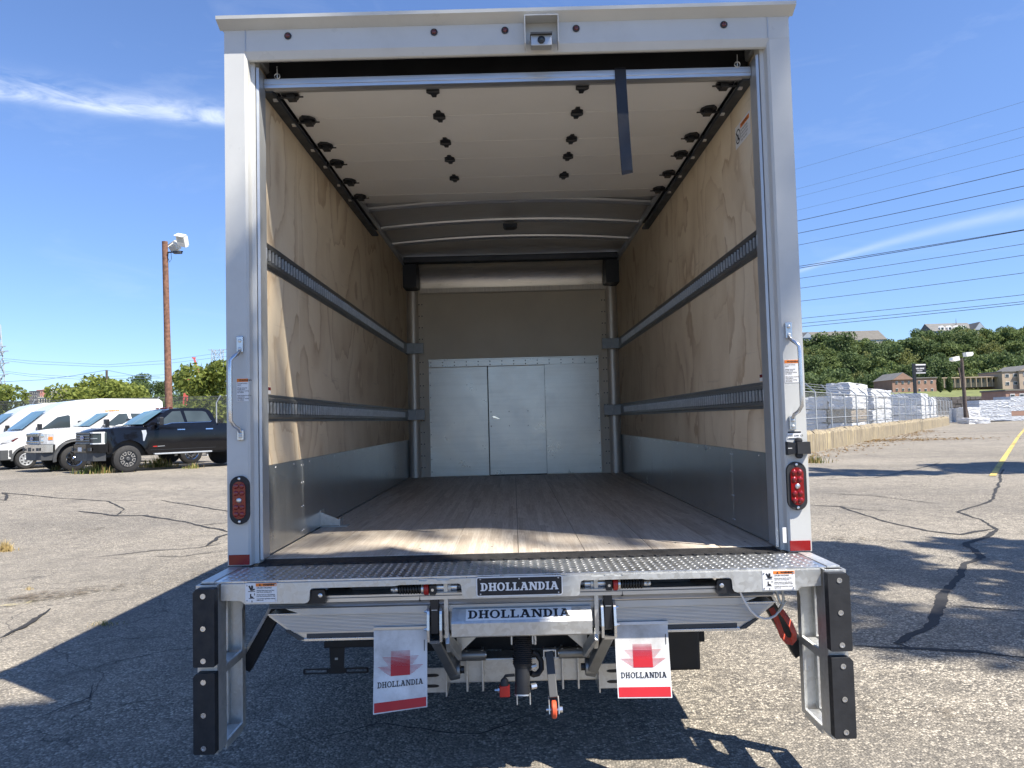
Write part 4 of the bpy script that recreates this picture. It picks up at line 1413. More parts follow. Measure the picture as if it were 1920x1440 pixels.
for s_ in sides():
    arm = empty('lift_arm', (0, 0, 0), 0, truck)
    # bright plate, seen on edge
    mir(MB().prism([(-0.270, 0.860), (-0.262, 0.866), (-0.14, 0.866), (-0.12, 0.62), (-0.10, 0.50), (-0.03, 0.47), (-0.03, 0.52), (-0.20, 0.545), (-0.262, 0.62)], 'x', -0.3145, -0.2985), s_).build('arm_plate', 'galv', arm)
    mir(MB().bar((-0.3035, -0.262, 0.622), (-0.268, -0.10, 0.505), 0.016, 0.05, (0, 1, 1), 0.002), s_).build('arm_plate_foot', 'galv', arm)
    # clevis fork
    fk = MB()
    for xa in (-0.384, -0.333):
        pr = []
        for i in range(9):
            t = math.pi * i / 8
            pr.append((-0.235 - 0.045 * math.cos(t), 0.722 + 0.030 * math.sin(t)))
        fk.prism([(-0.19, 0.605), (-0.285, 0.612), (-0.290, 0.66)] + pr[0:1] + pr[1:] + [(-0.19, 0.66)], 'x', xa, xa + 0.010)
    fk.prism([(-0.290, 0.618), (-0.285, 0.606), (-0.19, 0.600), (-0.19, 0.612)], 'x', -0.374, -0.333)
    mir(fk, s_).build('arm_fork', 'bolt', arm)
    mir(MB().box(-0.371, -0.337, -0.270, -0.205, 0.64, 0.800, 0.004), s_).build('arm_link', 'black', arm)
    mir(MB().box(-0.366, -0.342, -0.272, -0.2702, 0.735, 0.738), s_).build('arm_link_joint', 'jamb', arm)
    mir(MB().box(-0.371, -0.345, -0.288, -0.225, 0.801, 0.840, 0.003), s_).build('arm_block', 'black', arm)
    mir(MB().lathe([(0, 0.006), (0.004, 0.006)], (-0.358, -0.288, 0.822), (0, -1, 0), 8), s_).build('arm_block_bolt', 'bolt', arm)
    # channel running down and inwards
    mir(MB().bar((-0.354, -0.235, 0.615), (-0.292, -0.06, 0.405), 0.044, 0.050, (0, 1, 0.4), 0.006), s_).build('arm_channel', 'galvrail', arm)
    mir(MB().cyl((-0.315, -0.07, 0.43), (-0.270, -0.07, 0.43), 0.035, n=20), s_).build('arm_pivot', 'galvrail', arm, 40)
    mir(MB().cyl((-0.268, -0.07, 0.43), (-0.252, -0.07, 0.43), 0.016, n=8), s_).build('pivot_nut', 'black', arm, 40)
    # fork bolts
    for zz, yy in ((0.722, -0.235), (0.655, -0.25)):
        mir(MB().lathe([(0, 0.011), (0.006, 0.011), (0.007, 0.005), (0.016, 0.005)], (-0.384, yy, zz), (-1, 0, 0), 8), s_).build('fork_bolt', 'bolt', arm)
    # pin, washers, torsion spring at the top
    mir(MB().cyl((-0.345, -0.235, 0.822), (-0.262, -0.235, 0.822), 0.022, n=18), s_).build('arm_pin', 'bolt', arm, 40)
    mir(MB().cyl((-0.2975, -0.235, 0.822), (-0.286, -0.235, 0.822), 0.031, n=20), s_).build('arm_washer', 'galv', arm, 40)
    mir(MB().cyl((-0.262, -0.235, 0.822), (-0.245, -0.235, 0.822), 0.011, n=8), s_).build('arm_nut', 'bolt', arm)
    spr = empty('spring_latch', (0, 0, 0), 0, truck)
    coil = []
    for i in range(141):
        t = i / 140
        coil.append((-0.498 + 0.090 * t, -0.262 + 0.019 * math.cos(t * 8 * 2 * math.pi), 0.822 + 0.019 * math.sin(t * 8 * 2 * math.pi)))
    mir(MB().tube(coil, 0.0042, 6), s_).build('coil_spring', 'black', spr, 60)
    mir(MB().cyl((-0.505, -0.262, 0.822), (-0.405, -0.262, 0.822), 0.010, n=12), s_).build('spring_rod', 'black', spr, 40)
    mir(MB().lathe([(0, 0.010), (0.004, 0.013), (0.026, 0.013), (0.030, 0.010)], (-0.530, -0.262, 0.822), (1, 0, 0), 14), s_).build('spring_end', 'bolt', spr, 40)
    mir(MB().lathe([(0, 0.006), (0.004, 0.005)], (-0.517, -0.275, 0.822), (0, -1, 0), 8), s_).build('spring_pin', 'jamb', spr)
    mir(MB().cyl((-0.405, -0.262, 0.822), (-0.396, -0.262, 0.822), 0.024, n=20), s_).build('spring_washer', 'bolt', spr, 40)
    mir(MB().lathe([(0, 0.025), (0.004, 0.027), (0.018, 0.027), (0.020, 0.024)], (-0.3945, -0.262, 0.822), (1, 0, 0), 18), s_).build('red_collar', 'red', spr, 40)
    mir(MB().lathe([(0, 0.007), (0.02, 0.008), (0.026, 0.004)], (-0.412, -0.268, 0.800), (0, 0, -1), 8), s_).build('latch_knob', 'black', spr, 40)

# mud flaps with printed emblem -------------------------------------------------------
for s_, cx, tilt in ((-1, -0.5035, 0.012), (1, 0.4945, -0.002)):
    fp = empty('mud_flap', (0, 0, 0), 0, truck)
    W2 = 0.1105
    zt, zb = (0.652, 0.331) if s_ < 0 else (0.648, 0.358)

    def fpnt(a, b, d=0.0):
        """a across -1..1, b down 0..1"""
        yy = -0.208 - 0.045 * b ** 1.3 + 0.0025 * math.sin(b * 7 + a) * (1 if s_ < 0 else .4) - d
        return (cx + a * W2, yy, zt + (zb - zt) * b + tilt * a * b)
    nb, na = 16, 6
    v = [fpnt(-1 + 2 * i / na, j / nb) for j in range(nb + 1) for i in range(na + 1)]
    v2 = [fpnt(-1 + 2 * i / na, j / nb, -0.004) for j in range(nb + 1) for i in range(na + 1)]
    N = na + 1
    f = [(j * N + i, j * N + i + 1, (j + 1) * N + i + 1, (j + 1) * N + i) for j in range(nb) for i in range(na)]
    m = MB().add(v + v2, f + [tuple(q + len(v) for q in reversed(g)) for g in f])
    rim = [i for i in range(N)] + [j * N + na for j in range(1, nb + 1)] + [nb * N + i for i in range(na - 1, -1, -1)] + [j * N for j in range(nb - 1, 0, -1)]
    m.f += [(rim[i], rim[(i + 1) % len(rim)], rim[(i + 1) % len(rim)] + len(v), rim[i] + len(v)) for i in range(len(rim))]
    m.build('flap_sheet', 'flapwhite', fp, 40)
    MB().box(cx - W2 - 0.001, cx + W2 + 0.001, -0.214, -0.206, zt - 0.006, zt + 0.006, 0.001).build('flap_clamp', 'alu' if s_ < 0 else 'flapwhite', fp)

    def strip(a0, a1, b0, b1, a2=None, a3=None, d=0.0012):
        """printed patch; lower edge may differ (a2..a3)"""
        a2 = a0 if a2 is None else a2
        a3 = a1 if a3 is None else a3
        n = max(1, int((b1 - b0) * 24))
        v = []
        for j in range(n + 1):
            t = j / n
            l, r_ = a0 + (a2 - a0) * t, a1 + (a3 - a1) * t
            for i in range(5):
                v.append(fpnt(l + (r_ - l) * i / 4, b0 + (b1 - b0) * t, d))
        return v, [(j * 5 + i, j * 5 + i + 1, (j + 1) * 5 + i + 1, (j + 1) * 5 + i) for j in range(n) for i in range(4)]
    em = MB()
    e0, e1 = (0.285, 0.578) if s_ < 0 else (0.29, 0.60)
    eh = e1 - e0
    # bars thin out upwards, solid block below
    for i in range(5):
        b = e0 + eh * 0.040 * i * 1.15
        em.add(*strip(-0.36, 0.36, b, b + eh * (0.012 + 0.003 * i)))
    for i in range(7):
        b = e0 + eh * (0.235 + 0.052 * i)
        em.add(*strip(-0.36, 0.36, b, b + eh * (0.034 + 0.0025 * i), d=0.0013))
    em.add(*strip(-0.36, 0.36, e0 + eh * 0.60, e1, d=0.0014))
    for i in range(7):
        b = e0 + eh * (0.235 + 0.052 * i)
        ex = 0.68 - 0.036 * i
        em.add(*strip(-ex, ex, b, b + eh * 0.013, d=0.0016))
    for i in range(8):
        b = e0 + eh * (0.612 + 0.050 * i)
        ex = 0.84 - 0.060 * i
        em.add(*strip(-ex, ex, b, b + eh * 0.016, d=0.0018))
    em.build('flap_emblem', 'printred', fp)
    red = MB()
    red.add(*strip(-0.96, 0.96, 0.872 if s_ < 0 else 0.855, 0.985))
    red.build('flap_red_band', 'printred', fp)
    # word
    b_ = 0.705 if s_ < 0 else 0.735
    slab_word('DHOLLANDIA', 1, 1, None, 'flap_lettering', 'printblack', fp, 0.19, lambda a, b, e: fpnt(-0.85 + 1.70 * a, b_ - b * 0.022 / (zt - zb), 0.0016 + e))
    MB().add(*strip(0.88, 0.905, 0.16, 0.30, d=0.0013)).build('flap_fine_print', 'printblack', fp)

# cross tube, brackets, hydraulics ------------------------------------------------------
MB().box(-0.335, 0.345, 0.08, 0.20, 0.322, 0.428, 0.006).build('lower_cross_tube', 'galv', truck)
for s_ in sides():
    bk = MB().box(s_ * 0.425, s_ * 0.338, 0.0, 0.008, 0.311, 0.418, 0.001)
    bk.box(s_ * 0.338, s_ * 0.332, -0.03, 0.12, 0.303, 0.425)
    bo = bk.build('slotted_bracket', 'galv', truck)
    for zz in (0.386, 0.340):
        MB().prism([(s_ * 0.405 + 0.024 * math.cos(t) * 1 + (0.012 if math.cos(t) > 0 else -0.012), zz + 0.007 * math.sin(t)) for t in np.linspace(0, 2 * math.pi, 16, endpoint=False)], 'y', -0.0015, -0.0005).build('bracket_slot', 'black', bo)
    for xx in (0.175, 0.245):
        MB().box(s_ * xx, s_ * (xx + 0.008), 0.045, 0.10, 0.296, 0.475, 0.001).build('pivot_lug', 'galv', truck)
    MB().cyl((s_ * 0.165, 0.06, 0.452), (s_ * 0.30, 0.06, 0.452), 0.026, n=18).build('pivot_sleeve', 'galvrail', truck, 40)
    MB().cyl((s_ * 0.30, 0.06, 0.452), (s_ * 0.16, 0.06, 0.452), 0.011, n=10).build('pivot_pin', 'bolt', truck, 40)
    MB().prism([(s_ * 0.28, 0.628), (s_ * 0.17, 0.628), (s_ * 0.18, 0.58), (s_ * 0.27, 0.50), (s_ * 0.285, 0.50)], 'y', -0.06, -0.052).build('beam_web', 'galv', truck)
MB().box(-0.62, 0.62, 0.205, 0.30, 0.43, 0.60).build('subframe_beam', 'chassis', truck)
cyl = empty('hydraulic_ram', (0, 0, 0), 0, truck)
d0, d1 = Vector((0.002, -0.165, 0.628)), Vector((-0.004, -0.235, 0.372))
ax_ = (d1 - d0).normalized()
prof = [(0.0, 0.030), (0.028, 0.032), (0.036, 0.037)]
for i in range(14):
    prof += [(0.040 + i * 0.0078, 0.0415), (0.044 + i * 0.0078, 0.0375)]
prof += [(0.155, 0.034), (0.16, 0.032)]
MB().lathe(prof, d0, ax_, 26).build('ram_boot', 'rubber', cyl, 25)
MB().lathe([(0.16, 0.031), (0.232, 0.031), (0.233, 0.033), (0.262, 0.032)], d0, ax_, 22).build('ram_body', 'rubber', cyl, 40)
MB().lathe([(0.258, 0.0325), (0.2635, 0.0325), (0.2645, 0.028)], d0, ax_, 22).build('ram_end_ring', 'jamb', cyl, 30)
for s_ in (-1, 1):
    ear = MB().box(s_ * 0.040, s_ * 0.0465, -0.255, -0.20, 0.585, 0.645, 0.002)
    ear.build('ram_ear', 'galv', cyl)
    MB().tube([(s_ * 0.043 - 0.006, -0.262, 0.651), (s_ * 0.043, -0.266, 0.636), (s_ * 0.043 + 0.006, -0.262, 0.651)], 0.003, 6).build('split_pin', 'bolt', cyl)
    MB().box(s_ * 0.024, s_ * 0.029, -0.26, -0.215, 0.345, 0.385, 0.001).build('ram_foot', 'galv', cyl)
MB().tube([(0.052, -0.255, 0.640), (0.055, -0.257, 0.60), (0.053, -0.257, 0.585)], 0.0045, 6).build('ram_clip', 'bolt', cyl)
MB().box(-0.098, -0.056, -0.235, -0.195, 0.368, 0.411, 0.003).build('valve_block', 'red', cyl)
MB().cyl((-0.118, -0.215, 0.391), (-0.099, -0.215, 0.391), 0.005, n=8).build('valve_stem', 'bolt', cyl)
MB().cyl((-0.106, -0.215, 0.391), (-0.0985, -0.215, 0.391), 0.010, n=6).build('valve_nut', 'bolt', cyl)
MB().lathe([(0, 0.018), (0.02, 0.016), (0.028, 0.008)], (-0.077, -0.215, 0.4115), (0, 0, 1), 14).build('valve_cap', 'rubber', cyl, 40)
MB().tube([(-0.077, -0.215, 0.44), (-0.072, -0.218, 0.449), (-0.055, -0.222, 0.452), (-0.034, -0.222, 0.453)], 0.006, 8).build('valve_hose', 'rubber', cyl, 60)
MB().tube([(0.04, -0.16, 0.525), (0.062, -0.15, 0.512), (0.078, -0.15, 0.485), (0.078, -0.16, 0.455), (0.062, -0.175, 0.440), (0.045, -0.19, 0.442), (0.032, -0.20, 0.452)], 0.012, 10).build('ram_hose', 'rubber', cyl, 60)
MB().cyl((0.030, -0.21, 0.478), (0.052, -0.19, 0.478), 0.011, n=8).build('hose_fitting', 'bolt', cyl)
MB().cyl((0.03, -0.225, 0.405), (0.052, -0.215, 0.405), 0.012, n=8).build('hose_fitting', 'bolt', cyl)

cst = empty('support_castor', (0, 0, 0), 0, truck)
MB().bar((0.112, -0.155, 0.535), (0.122, -0.262, 0.372), 0.034, 0.020, (0, 1, 0.4), 0.003).build('castor_arm', 'greyplastic', cst)
MB().box(0.089, 0.138, -0.170, -0.14, 0.528, 0.536, 0.001).build('castor_hinge', 'galv', cst)
for xx in (0.087, 0.136):
    MB().box(xx, xx + 0.005, -0.178, -0.135, 0.495, 0.538, 0.001).build('castor_cheek', 'galv', cst)
for xx in (0.1005, 0.139):
    MB().prism([(-0.250, 0.375), (-0.285, 0.352), (-0.292, 0.318), (-0.270, 0.318), (-0.235, 0.36)], 'x', xx, xx + 0.004).build('castor_fork', 'bolt', cst)
MB().lathe([(0, 0.010), (0.002, 0.030), (0.006, 0.0345), (0.018, 0.0345), (0.022, 0.030), (0.024, 0.010)], (0.1095, -0.274, 0.330), (1, 0, 0), 26).build('castor_wheel', 'castor', cst, 30)
MB().cyl((0.090, -0.274, 0.330), (0.154, -0.274, 0.330), 0.006, n=8).build('castor_axle', 'bolt', cst)
MB().cyl((0.144, -0.274, 0.330), (0.156, -0.274, 0.330), 0.012, n=6).build('castor_nut', 'bolt', cst)

# number-plate bracket, power pack, chassis, wheels, cab
ph = empty('number_plate_bracket', (0, 0, 0), 0, truck)
MB().box(-0.950, -0.60, 0.29, 0.33, 0.430, 0.462, 0.003).build('bracket_bar', 'black', ph)
MB().prism([(-0.927, 0.4295), (-0.853, 0.4295), (-0.858, 0.333), (-0.922, 0.333)], 'y', 0.298, 0.304).build('bracket_plate', 'black', ph)
MB().box(-0.90, -0.886, 0.296, 0.2978, 0.372, 0.382).build('bracket_hole', 'jamb', ph)
pts = MB()
for (a, b) in ((-1.050, -0.935), (-0.850, -0.743)):
    for z0, z1 in ((0.3055, 0.3135), (0.3255, 0.333)):
        pts.box(a, b, 0.298, 0.304, z0, z1)
    pts.box(a - 0.004, a + 0.006, 0.298, 0.304, 0.3095, 0.3295)
    pts.box(b - 0.006, b + 0.004, 0.298, 0.304, 0.3095, 0.3295)
pts.box(-0.931, -0.854, 0.298, 0.304, 0.3055, 0.3329)
pts.build('bracket_slotted_bar', 'black', ph)
MB().box(0.66, 0.886, 0.42, 0.95, 0.238, 0.56, 0.012).build('power_pack_box', 'black', truck)
MB().box(0.887, 0.915, 0.44, 0.80, 0.37, 0.56, 0.004).build('power_pack_mount', 'chassis', truck)
ch = empty('chassis', (0, 0, 0), 0, truck)
for s_ in sides():
    MB().box(s_ * 0.39, s_ * 0.46, 0.25, 7.0, 0.56, 0.78, 0.01).build('chassis_rail', 'chassis', ch)
    for k, xx in enumerate((0.60, 0.86)):
        MB().lathe([(0, 0.20), (0.01, 0.37), (0.05, 0.39), (0.17, 0.39), (0.21, 0.37), (0.22, 0.20)], (s_ * xx, 2.45, 0.39), (s_, 0, 0), 28).build('rear_tyre', 'tyre', ch, 30)
        MB().lathe([(0, 0.06), (0.02, 0.195), (0.14, 0.198)], (s_ * (xx + 0.05), 2.45, 0.39), (s_, 0, 0), 24).build('rear_rim', 'galv', ch, 30)
    MB().lathe([(0, 0.20), (0.01, 0.36), (0.05, 0.38), (0.17, 0.38), (0.21, 0.36), (0.22, 0.20)], (s_ * 0.84, 6.6, 0.38), (s_, 0, 0), 28).build('front_tyre', 'tyre', ch, 30)
MB().lathe([(0, 0.05), (0.5, 0.06), (0.56, 0.16), (0.72, 0.20), (0.88, 0.16), (0.94, 0.06), (1.44, 0.05)], (-0.72, 2.45, 0.39), (1, 0, 0), 18).build('rear_axle', 'chassis', ch, 30)
MB().tube([(-0.1, 1.0, 0.62), (-0.15, 2.0, 0.6), (-0.2, 4, 0.58)], 0.05, 10).build('exhaust_pipe', 'chassis', ch, 40)
for k in range(5):
    MB().tube([(-0.35 + .1 * k, 0.31, 0.46 - 0.012 * k), (-0.1, 0.36, 0.445 - 0.02 * k), (0.2, 0.33, 0.47 - .01 * k), (0.4, 0.36, 0.5)], 0.009, 6).build('brake_line', 'rubber', ch, 60)
MB().box(-0.39, 0.39, 0.9, 1.05, 0.56, 0.74).build('chassis_crossmember', 'chassis', ch)
MB().box(-0.39, 0.39, 0.32, 0.42, 0.47, 0.74).build('chassis_crossmember', 'chassis', ch)
cabp = [(5.10, 0.55), (5.10, 2.25), (5.35, 2.36), (5.9, 2.30), (6.75, 1.45), (7.35, 1.30), (7.55, 1.05), (7.58, 0.55), (7.05, 0.50), (6.95, 0.75), (6.60, 0.86), (6.25, 0.75), (6.15, 0.50)]
cb = MB().prism(cabp, 'x', -0.99, 0.99).build('cab', 'white', truck)
for s_ in sides():
    MB().prism([(5.30, 1.45), (5.35, 2.15), (5.85, 2.12), (6.50, 1.48)], 'x', s_ * 0.992, s_ * 0.996).build('cab_window', 'glass', cb)

# small plates and stickers on the posts
for s_ in sides():
    x0, x1, z0, z1 = (-1.252, -1.199, 1.616, 1.719) if s_ < 0 else (1.210, 1.2765, 1.637, 1.740)
    st = MB().box(x0, x1, -0.0014, -0.0004, z0, z1).build('handle_sticker', 'printwhite', truck)
    MB().box(x0 + 0.001, x1 - 0.001, -0.0019, -0.0015, z1 - 0.016, z1 - 0.001).build('sticker_band', 'orange', st)
    fr = lambda dx, z: ((x0 + dx, -0.0022, z), (1, 0, 0), (0, 0, 1))
    text_mesh('WARNING', 0.0115, fr(0.012, z1 - 0.0125), 'sticker_lettering', 'printblack', st, bold=0.0003)
    for i, t in enumerate(('To avoid serious', 'injury:', '', 'Always use grab', 'handle when', 'entering or exiting', 'the vehicle', '', 'Grab handle should be', 'clean before', 'entering or exiting', 'the vehicle.')):
        if t:
            text_mesh(t, 0.0068, fr(0.003, z1 - 0.0245 - i * 0.0068), 'sticker_lettering', 'printblack', st, bold=0.0001)
idp = MB().box(1.211, 1.272, -0.0016, -0.0004, 1.384, 1.419).build('serial_plate', 'printwhite', truck)
MB().box(1.212, 1.271, -0.0021, -0.0017, 1.411, 1.4185).build('serial_plate_band', 'printblack', idp)
MB().box(1.214, 1.269, -0.0021, -0.0017, 1.3855, 1.389).build('serial_plate_band', 'printblack', idp)
text_mesh('2503  2200  CE', 0.0105, ((1.213, -0.0021, 1.396), (1, 0, 0), (0, 0, 1)), 'serial_lettering', 'printblack', idp, bold=0.0002)
# black control socket on the right post
skt = MB().prism([(1.199, 1.315), (1.199, 1.374), (1.240, 1.368), (1.240, 1.322)], 'y', -0.030, -0.0005).build('control_socket', 'black', truck)
MB().prism([(1.2405, 1.320), (1.2405, 1.370), (1.297, 1.372), (1.299, 1.318)], 'y', -0.036, -0.0005).build('socket_body', 'rubber', skt)
for zz in (1.312, 1.377):
    MB().lathe([(0, 0.014), (0.022, 0.014), (0.024, 0.010)], (1.255, -0.0005, zz), (0, -1, 0), 14).build('socket_boss', 'rubber', skt, 40)
MB().box(1.200, 1.218, -0.0312, -0.0302, 1.344, 1.3465).build('socket_mark', 'printwhite', skt)
st = MB().box(1.1725, 1.189, 0.0045, 0.0052, 0.925, 0.993).build('jamb_sticker', 'printwhite', truck)
st.rotation_euler = (0, 0, 0)
# labels on the plywood
def wall_label(s_, y0, y1, z0, z1):
    X0 = s_ * 1.1797
    p = MB().box(X0, X0 - s_ * 0.0012, y0, y1, z0, z1).build('rail_label', 'printwhite', truck)
    MB().box(X0 - s_ * 0.0014, X0 - s_ * 0.0019, y0 + 0.002, y1 - 0.002, (z0 + z1) / 2, z1 - 0.002).build('rail_label_band', 'redrefl', p)
    dirv = (0, 1, 0) if s_ < 0 else (0, -1, 0)
    ys = y0 + 0.008 if s_ < 0 else y1 - 0.008
    text_mesh('LOAD', 0.016, ((X0 - s_ * 0.0022, ys, z0 + 0.020), dirv, (0, 0, 1)), 'rail_label_lettering', 'printblack', p)
    return p


wall_label(-1, 0.172, 0.245, 1.656, 1.690)
wall_label(1, 0.172, 0.245, 1.657, 1.691)
X0 = 1.1797
nl = MB().box(X0, X0 - 0.0012, 0.232, 0.468, 2.872, 2.985).build('no_riders_label', 'printwhite', truck)
MB().box(X0 - 0.0014, X0 - 0.0018, 0.240, 0.380, 2.952, 2.974).build('label_band', 'orange', nl)
text_mesh('WARNING', 0.022, ((X0 - 0.0022, 0.365, 2.956), (0, -1, 0), (0, 0, 1)), 'label_lettering', 'printblack', nl)
rg = MB()
for i in range(24):
    t0, t1 = 2 * math.pi * i / 24, 2 * math.pi * (i + 1) / 24
    c0 = lambda t, r: (X0 - 0.0018, 0.422 - r * math.cos(t), 2.926 + r * math.sin(t))
    rg.quad(c0(t0, 0.038), c0(t1, 0.038), c0(t1, 0.031), c0(t0, 0.031))
rg.bar((X0 - 0.0024, 0.422 + 0.024, 2.926 + 0.024), (X0 - 0.0024, 0.422 - 0.024, 2.926 - 0.024), 0.0008, 0.007, (1, 0, 0))
rg.box(X0 - 0.0021, X0 - 0.0026, 0.414, 0.430, 2.905, 2.935)
rg.build('prohibition_ring', 'printblack', nl)
for i in range(4):
    text_mesh(('No riders allowed', 'in cargo area while', 'vehicle is in motion.', 'Injury may result')[i], 0.0145, ((X0 - 0.0018, 0.378, 2.934 - 0.0165 * i), (0, -1, 0), (0, 0, 1)), 'label_lettering', 'printblack', nl)

# things hanging on the right-hand side of the liftgate
cb = MB()
cp = [(0.888, -0.285, 0.782), (0.905, -0.28, 0.745), (0.935, -0.26, 0.700), (0.965, -0.24, 0.672), (1.0, -0.22, 0.655), (1.03, -0.205, 0.652), (1.06, -0.19, 0.660), (1.082, -0.18, 0.680)]
cb.tube(cp, 0.0048, 8)
o = cb.build('safety_cable', 'cablewhite', truck, 60)
MB().tube([(1.072, -0.19, 0.672), (1.10, -0.165, 0.70), (1.115, -0.165, 0.712)], [0.006, 0.008, 0.004], 8).build('cable_lug', 'bolt', o, 40)
MB().tube([(1.062, -0.16, 0.80), (1.075, -0.165, 0.75), (1.088, -0.168, 0.705), (1.098, -0.168, 0.70), (1.104, -0.168, 0.72), (1.098, -0.165, 0.78), (1.09, -0.16, 0.80)], 0.0055, 8).build('cable_shackle', 'galv', o, 40)
rs = MB()
path = [(1.066, -0.12, 0.672), (1.078, -0.135, 0.640), (1.088, -0.145, 0.60), (1.098, -0.15, 0.565), (1.115, -0.15, 0.543), (1.135, -0.148, 0.538), (1.148, -0.145, 0.548), (1.152, -0.142, 0.570), (1.140, -0.138, 0.605), (1.120, -0.132, 0.640), (1.105, -0.128, 0.662)]
rs.ribbon(path, 0.030, 0.003, (0.3, -0.5, 0.2))
stp = rs.build('ratchet_strap', 'strapred')
tag(stp, 'orange-red webbing strap looped and hanging from the right-hand brace of the liftgate', 'strap')
text_mesh('DH', 0.022, ((1.112, -0.150, 0.655), (0.45, -0.05, -0.75), (0.7, 0.0, 0.45)), 'strap_lettering', 'printblack', stp)


# ------------------------------------------------------------------ parked vehicles
def shell(profile, hw, xcuts, zcuts, fn, name, mat, parent):
    """side profile (x,z) extruded to +-hw, cut on a grid and shaped by fn(x,y,z)"""
    bm = bmesh.new()
    vs = [bm.verts.new((x, -hw, z)) for x, z in profile]
    f = bm.faces.new(vs)
    r = bmesh.ops.extrude_face_region(bm, geom=[f])
    for q in r['geom']:
        if isinstance(q, bmesh.types.BMVert):
            q.co.y = hw
    bmesh.ops.triangulate(bm, faces=[q for q in bm.faces if len(q.verts) > 4])
    for xc in xcuts:
        bmesh.ops.bisect_plane(bm, geom=bm.verts[:] + bm.edges[:] + bm.faces[:], plane_co=(xc, 0, 0), plane_no=(1, 0, 0))
    for zc in zcuts:
        bmesh.ops.bisect_plane(bm, geom=bm.verts[:] + bm.edges[:] + bm.faces[:], plane_co=(0, 0, zc), plane_no=(0, 0, 1))
    for yc in (-0.6 * hw, -0.3 * hw, 0, 0.3 * hw, 0.6 * hw):
        bmesh.ops.bisect_plane(bm, geom=bm.verts[:] + bm.edges[:] + bm.faces[:], plane_co=(0, yc, 0), plane_no=(0, 1, 0))
    for q in bm.verts:
        q.co = Vector(fn(*q.co))
    return MB().bm(bm).build(name, mat, parent, 32)


def arc(cx, cz, r, a0, a1, n=10):
    return [(cx + r * math.cos(R(a0 + (a1 - a0) * i / n)), cz + r * math.sin(R(a0 + (a1 - a0) * i / n))) for i in range(n + 1)]


def wheel(parent, x, y, side, r, w, rim_mat, style):
    ty = MB().lathe([(0, r * 0.60), (0.01, r * 0.90), (0.04, r), (w - 0.04, r), (w - 0.01, r * 0.90), (w, r * 0.66), (w - 0.09, r * 0.63)], (x, y - side * w, r), (0, side, 0), 30).build('wheel', 'tyre', parent, 30)
    yo = y - side * 0.035
    MB().lathe([(0, r * 0.10), (0.0, r * 0.60), (0.03, r * 0.64), (0.034, r * 0.60), (0.012, r * 0.55), (0.010, r * 0.10)], (x, yo, r), (0, side, 0), 30).build('rim', 'black' if style == 'black' else rim_mat, ty, 30)
    n = 8
    for i in range(n):
        t = 2 * math.pi * (i + 0.3) / n
        m = MB()
        c, s__ = math.cos(t), math.sin(t)
        pts = [(r * 0.30, -r * 0.07), (r * 0.52, -r * 0.16), (r * 0.545, -r * 0.10), (r * 0.545, r * 0.10), (r * 0.52, r * 0.16), (r * 0.30, r * 0.07)]
        outer = [(x + a * c - b * s__, r + a * s__ + b * c) for a, b in pts]
        cx_, cz_ = sum(p[0] for p in outer) / 6, sum(p[1] for p in outer) / 6
        m.prism(outer, 'y', yo + side * 0.0135, yo + side * 0.020)
        o = m.build('rim_spoke', rim_mat, ty)
        inner = [(cx_ + (p[0] - cx_) * 0.62, cz_ + (p[1] - cz_) * 0.62) for p in outer]
        MB().prism(inner, 'y', yo + side * 0.0205, yo + side * 0.022).build('rim_pocket', 'black', ty)
    MB().lathe([(0, r * 0.16), (0.03, r * 0.14), (0.04, r * 0.10)], (x, yo + side * 0.012, r), (0, side, 0), 16).build('hub_cap', rim_mat if style != 'black' else 'greyplastic', ty, 30)
    return ty


def panel(parent, name, mat, pts, fy, off, th=0.006, side=1):
    """flat panel following the flank: pts (x,z); fy(x,z) = half width"""
    n = len(pts)
    v = [(x, side * (fy(x, z) + off), z) for x, z in pts] + [(x, side * (fy(x, z) + off - th), z) for x, z in pts]
    f = [tuple(range(n)), tuple(range(2 * n - 1, n - 1, -1))] + [(i, n + i, n + (i + 1) % n, (i + 1) % n) for i in range(n)]
    return MB().add(v, f).build(name, mat, parent)


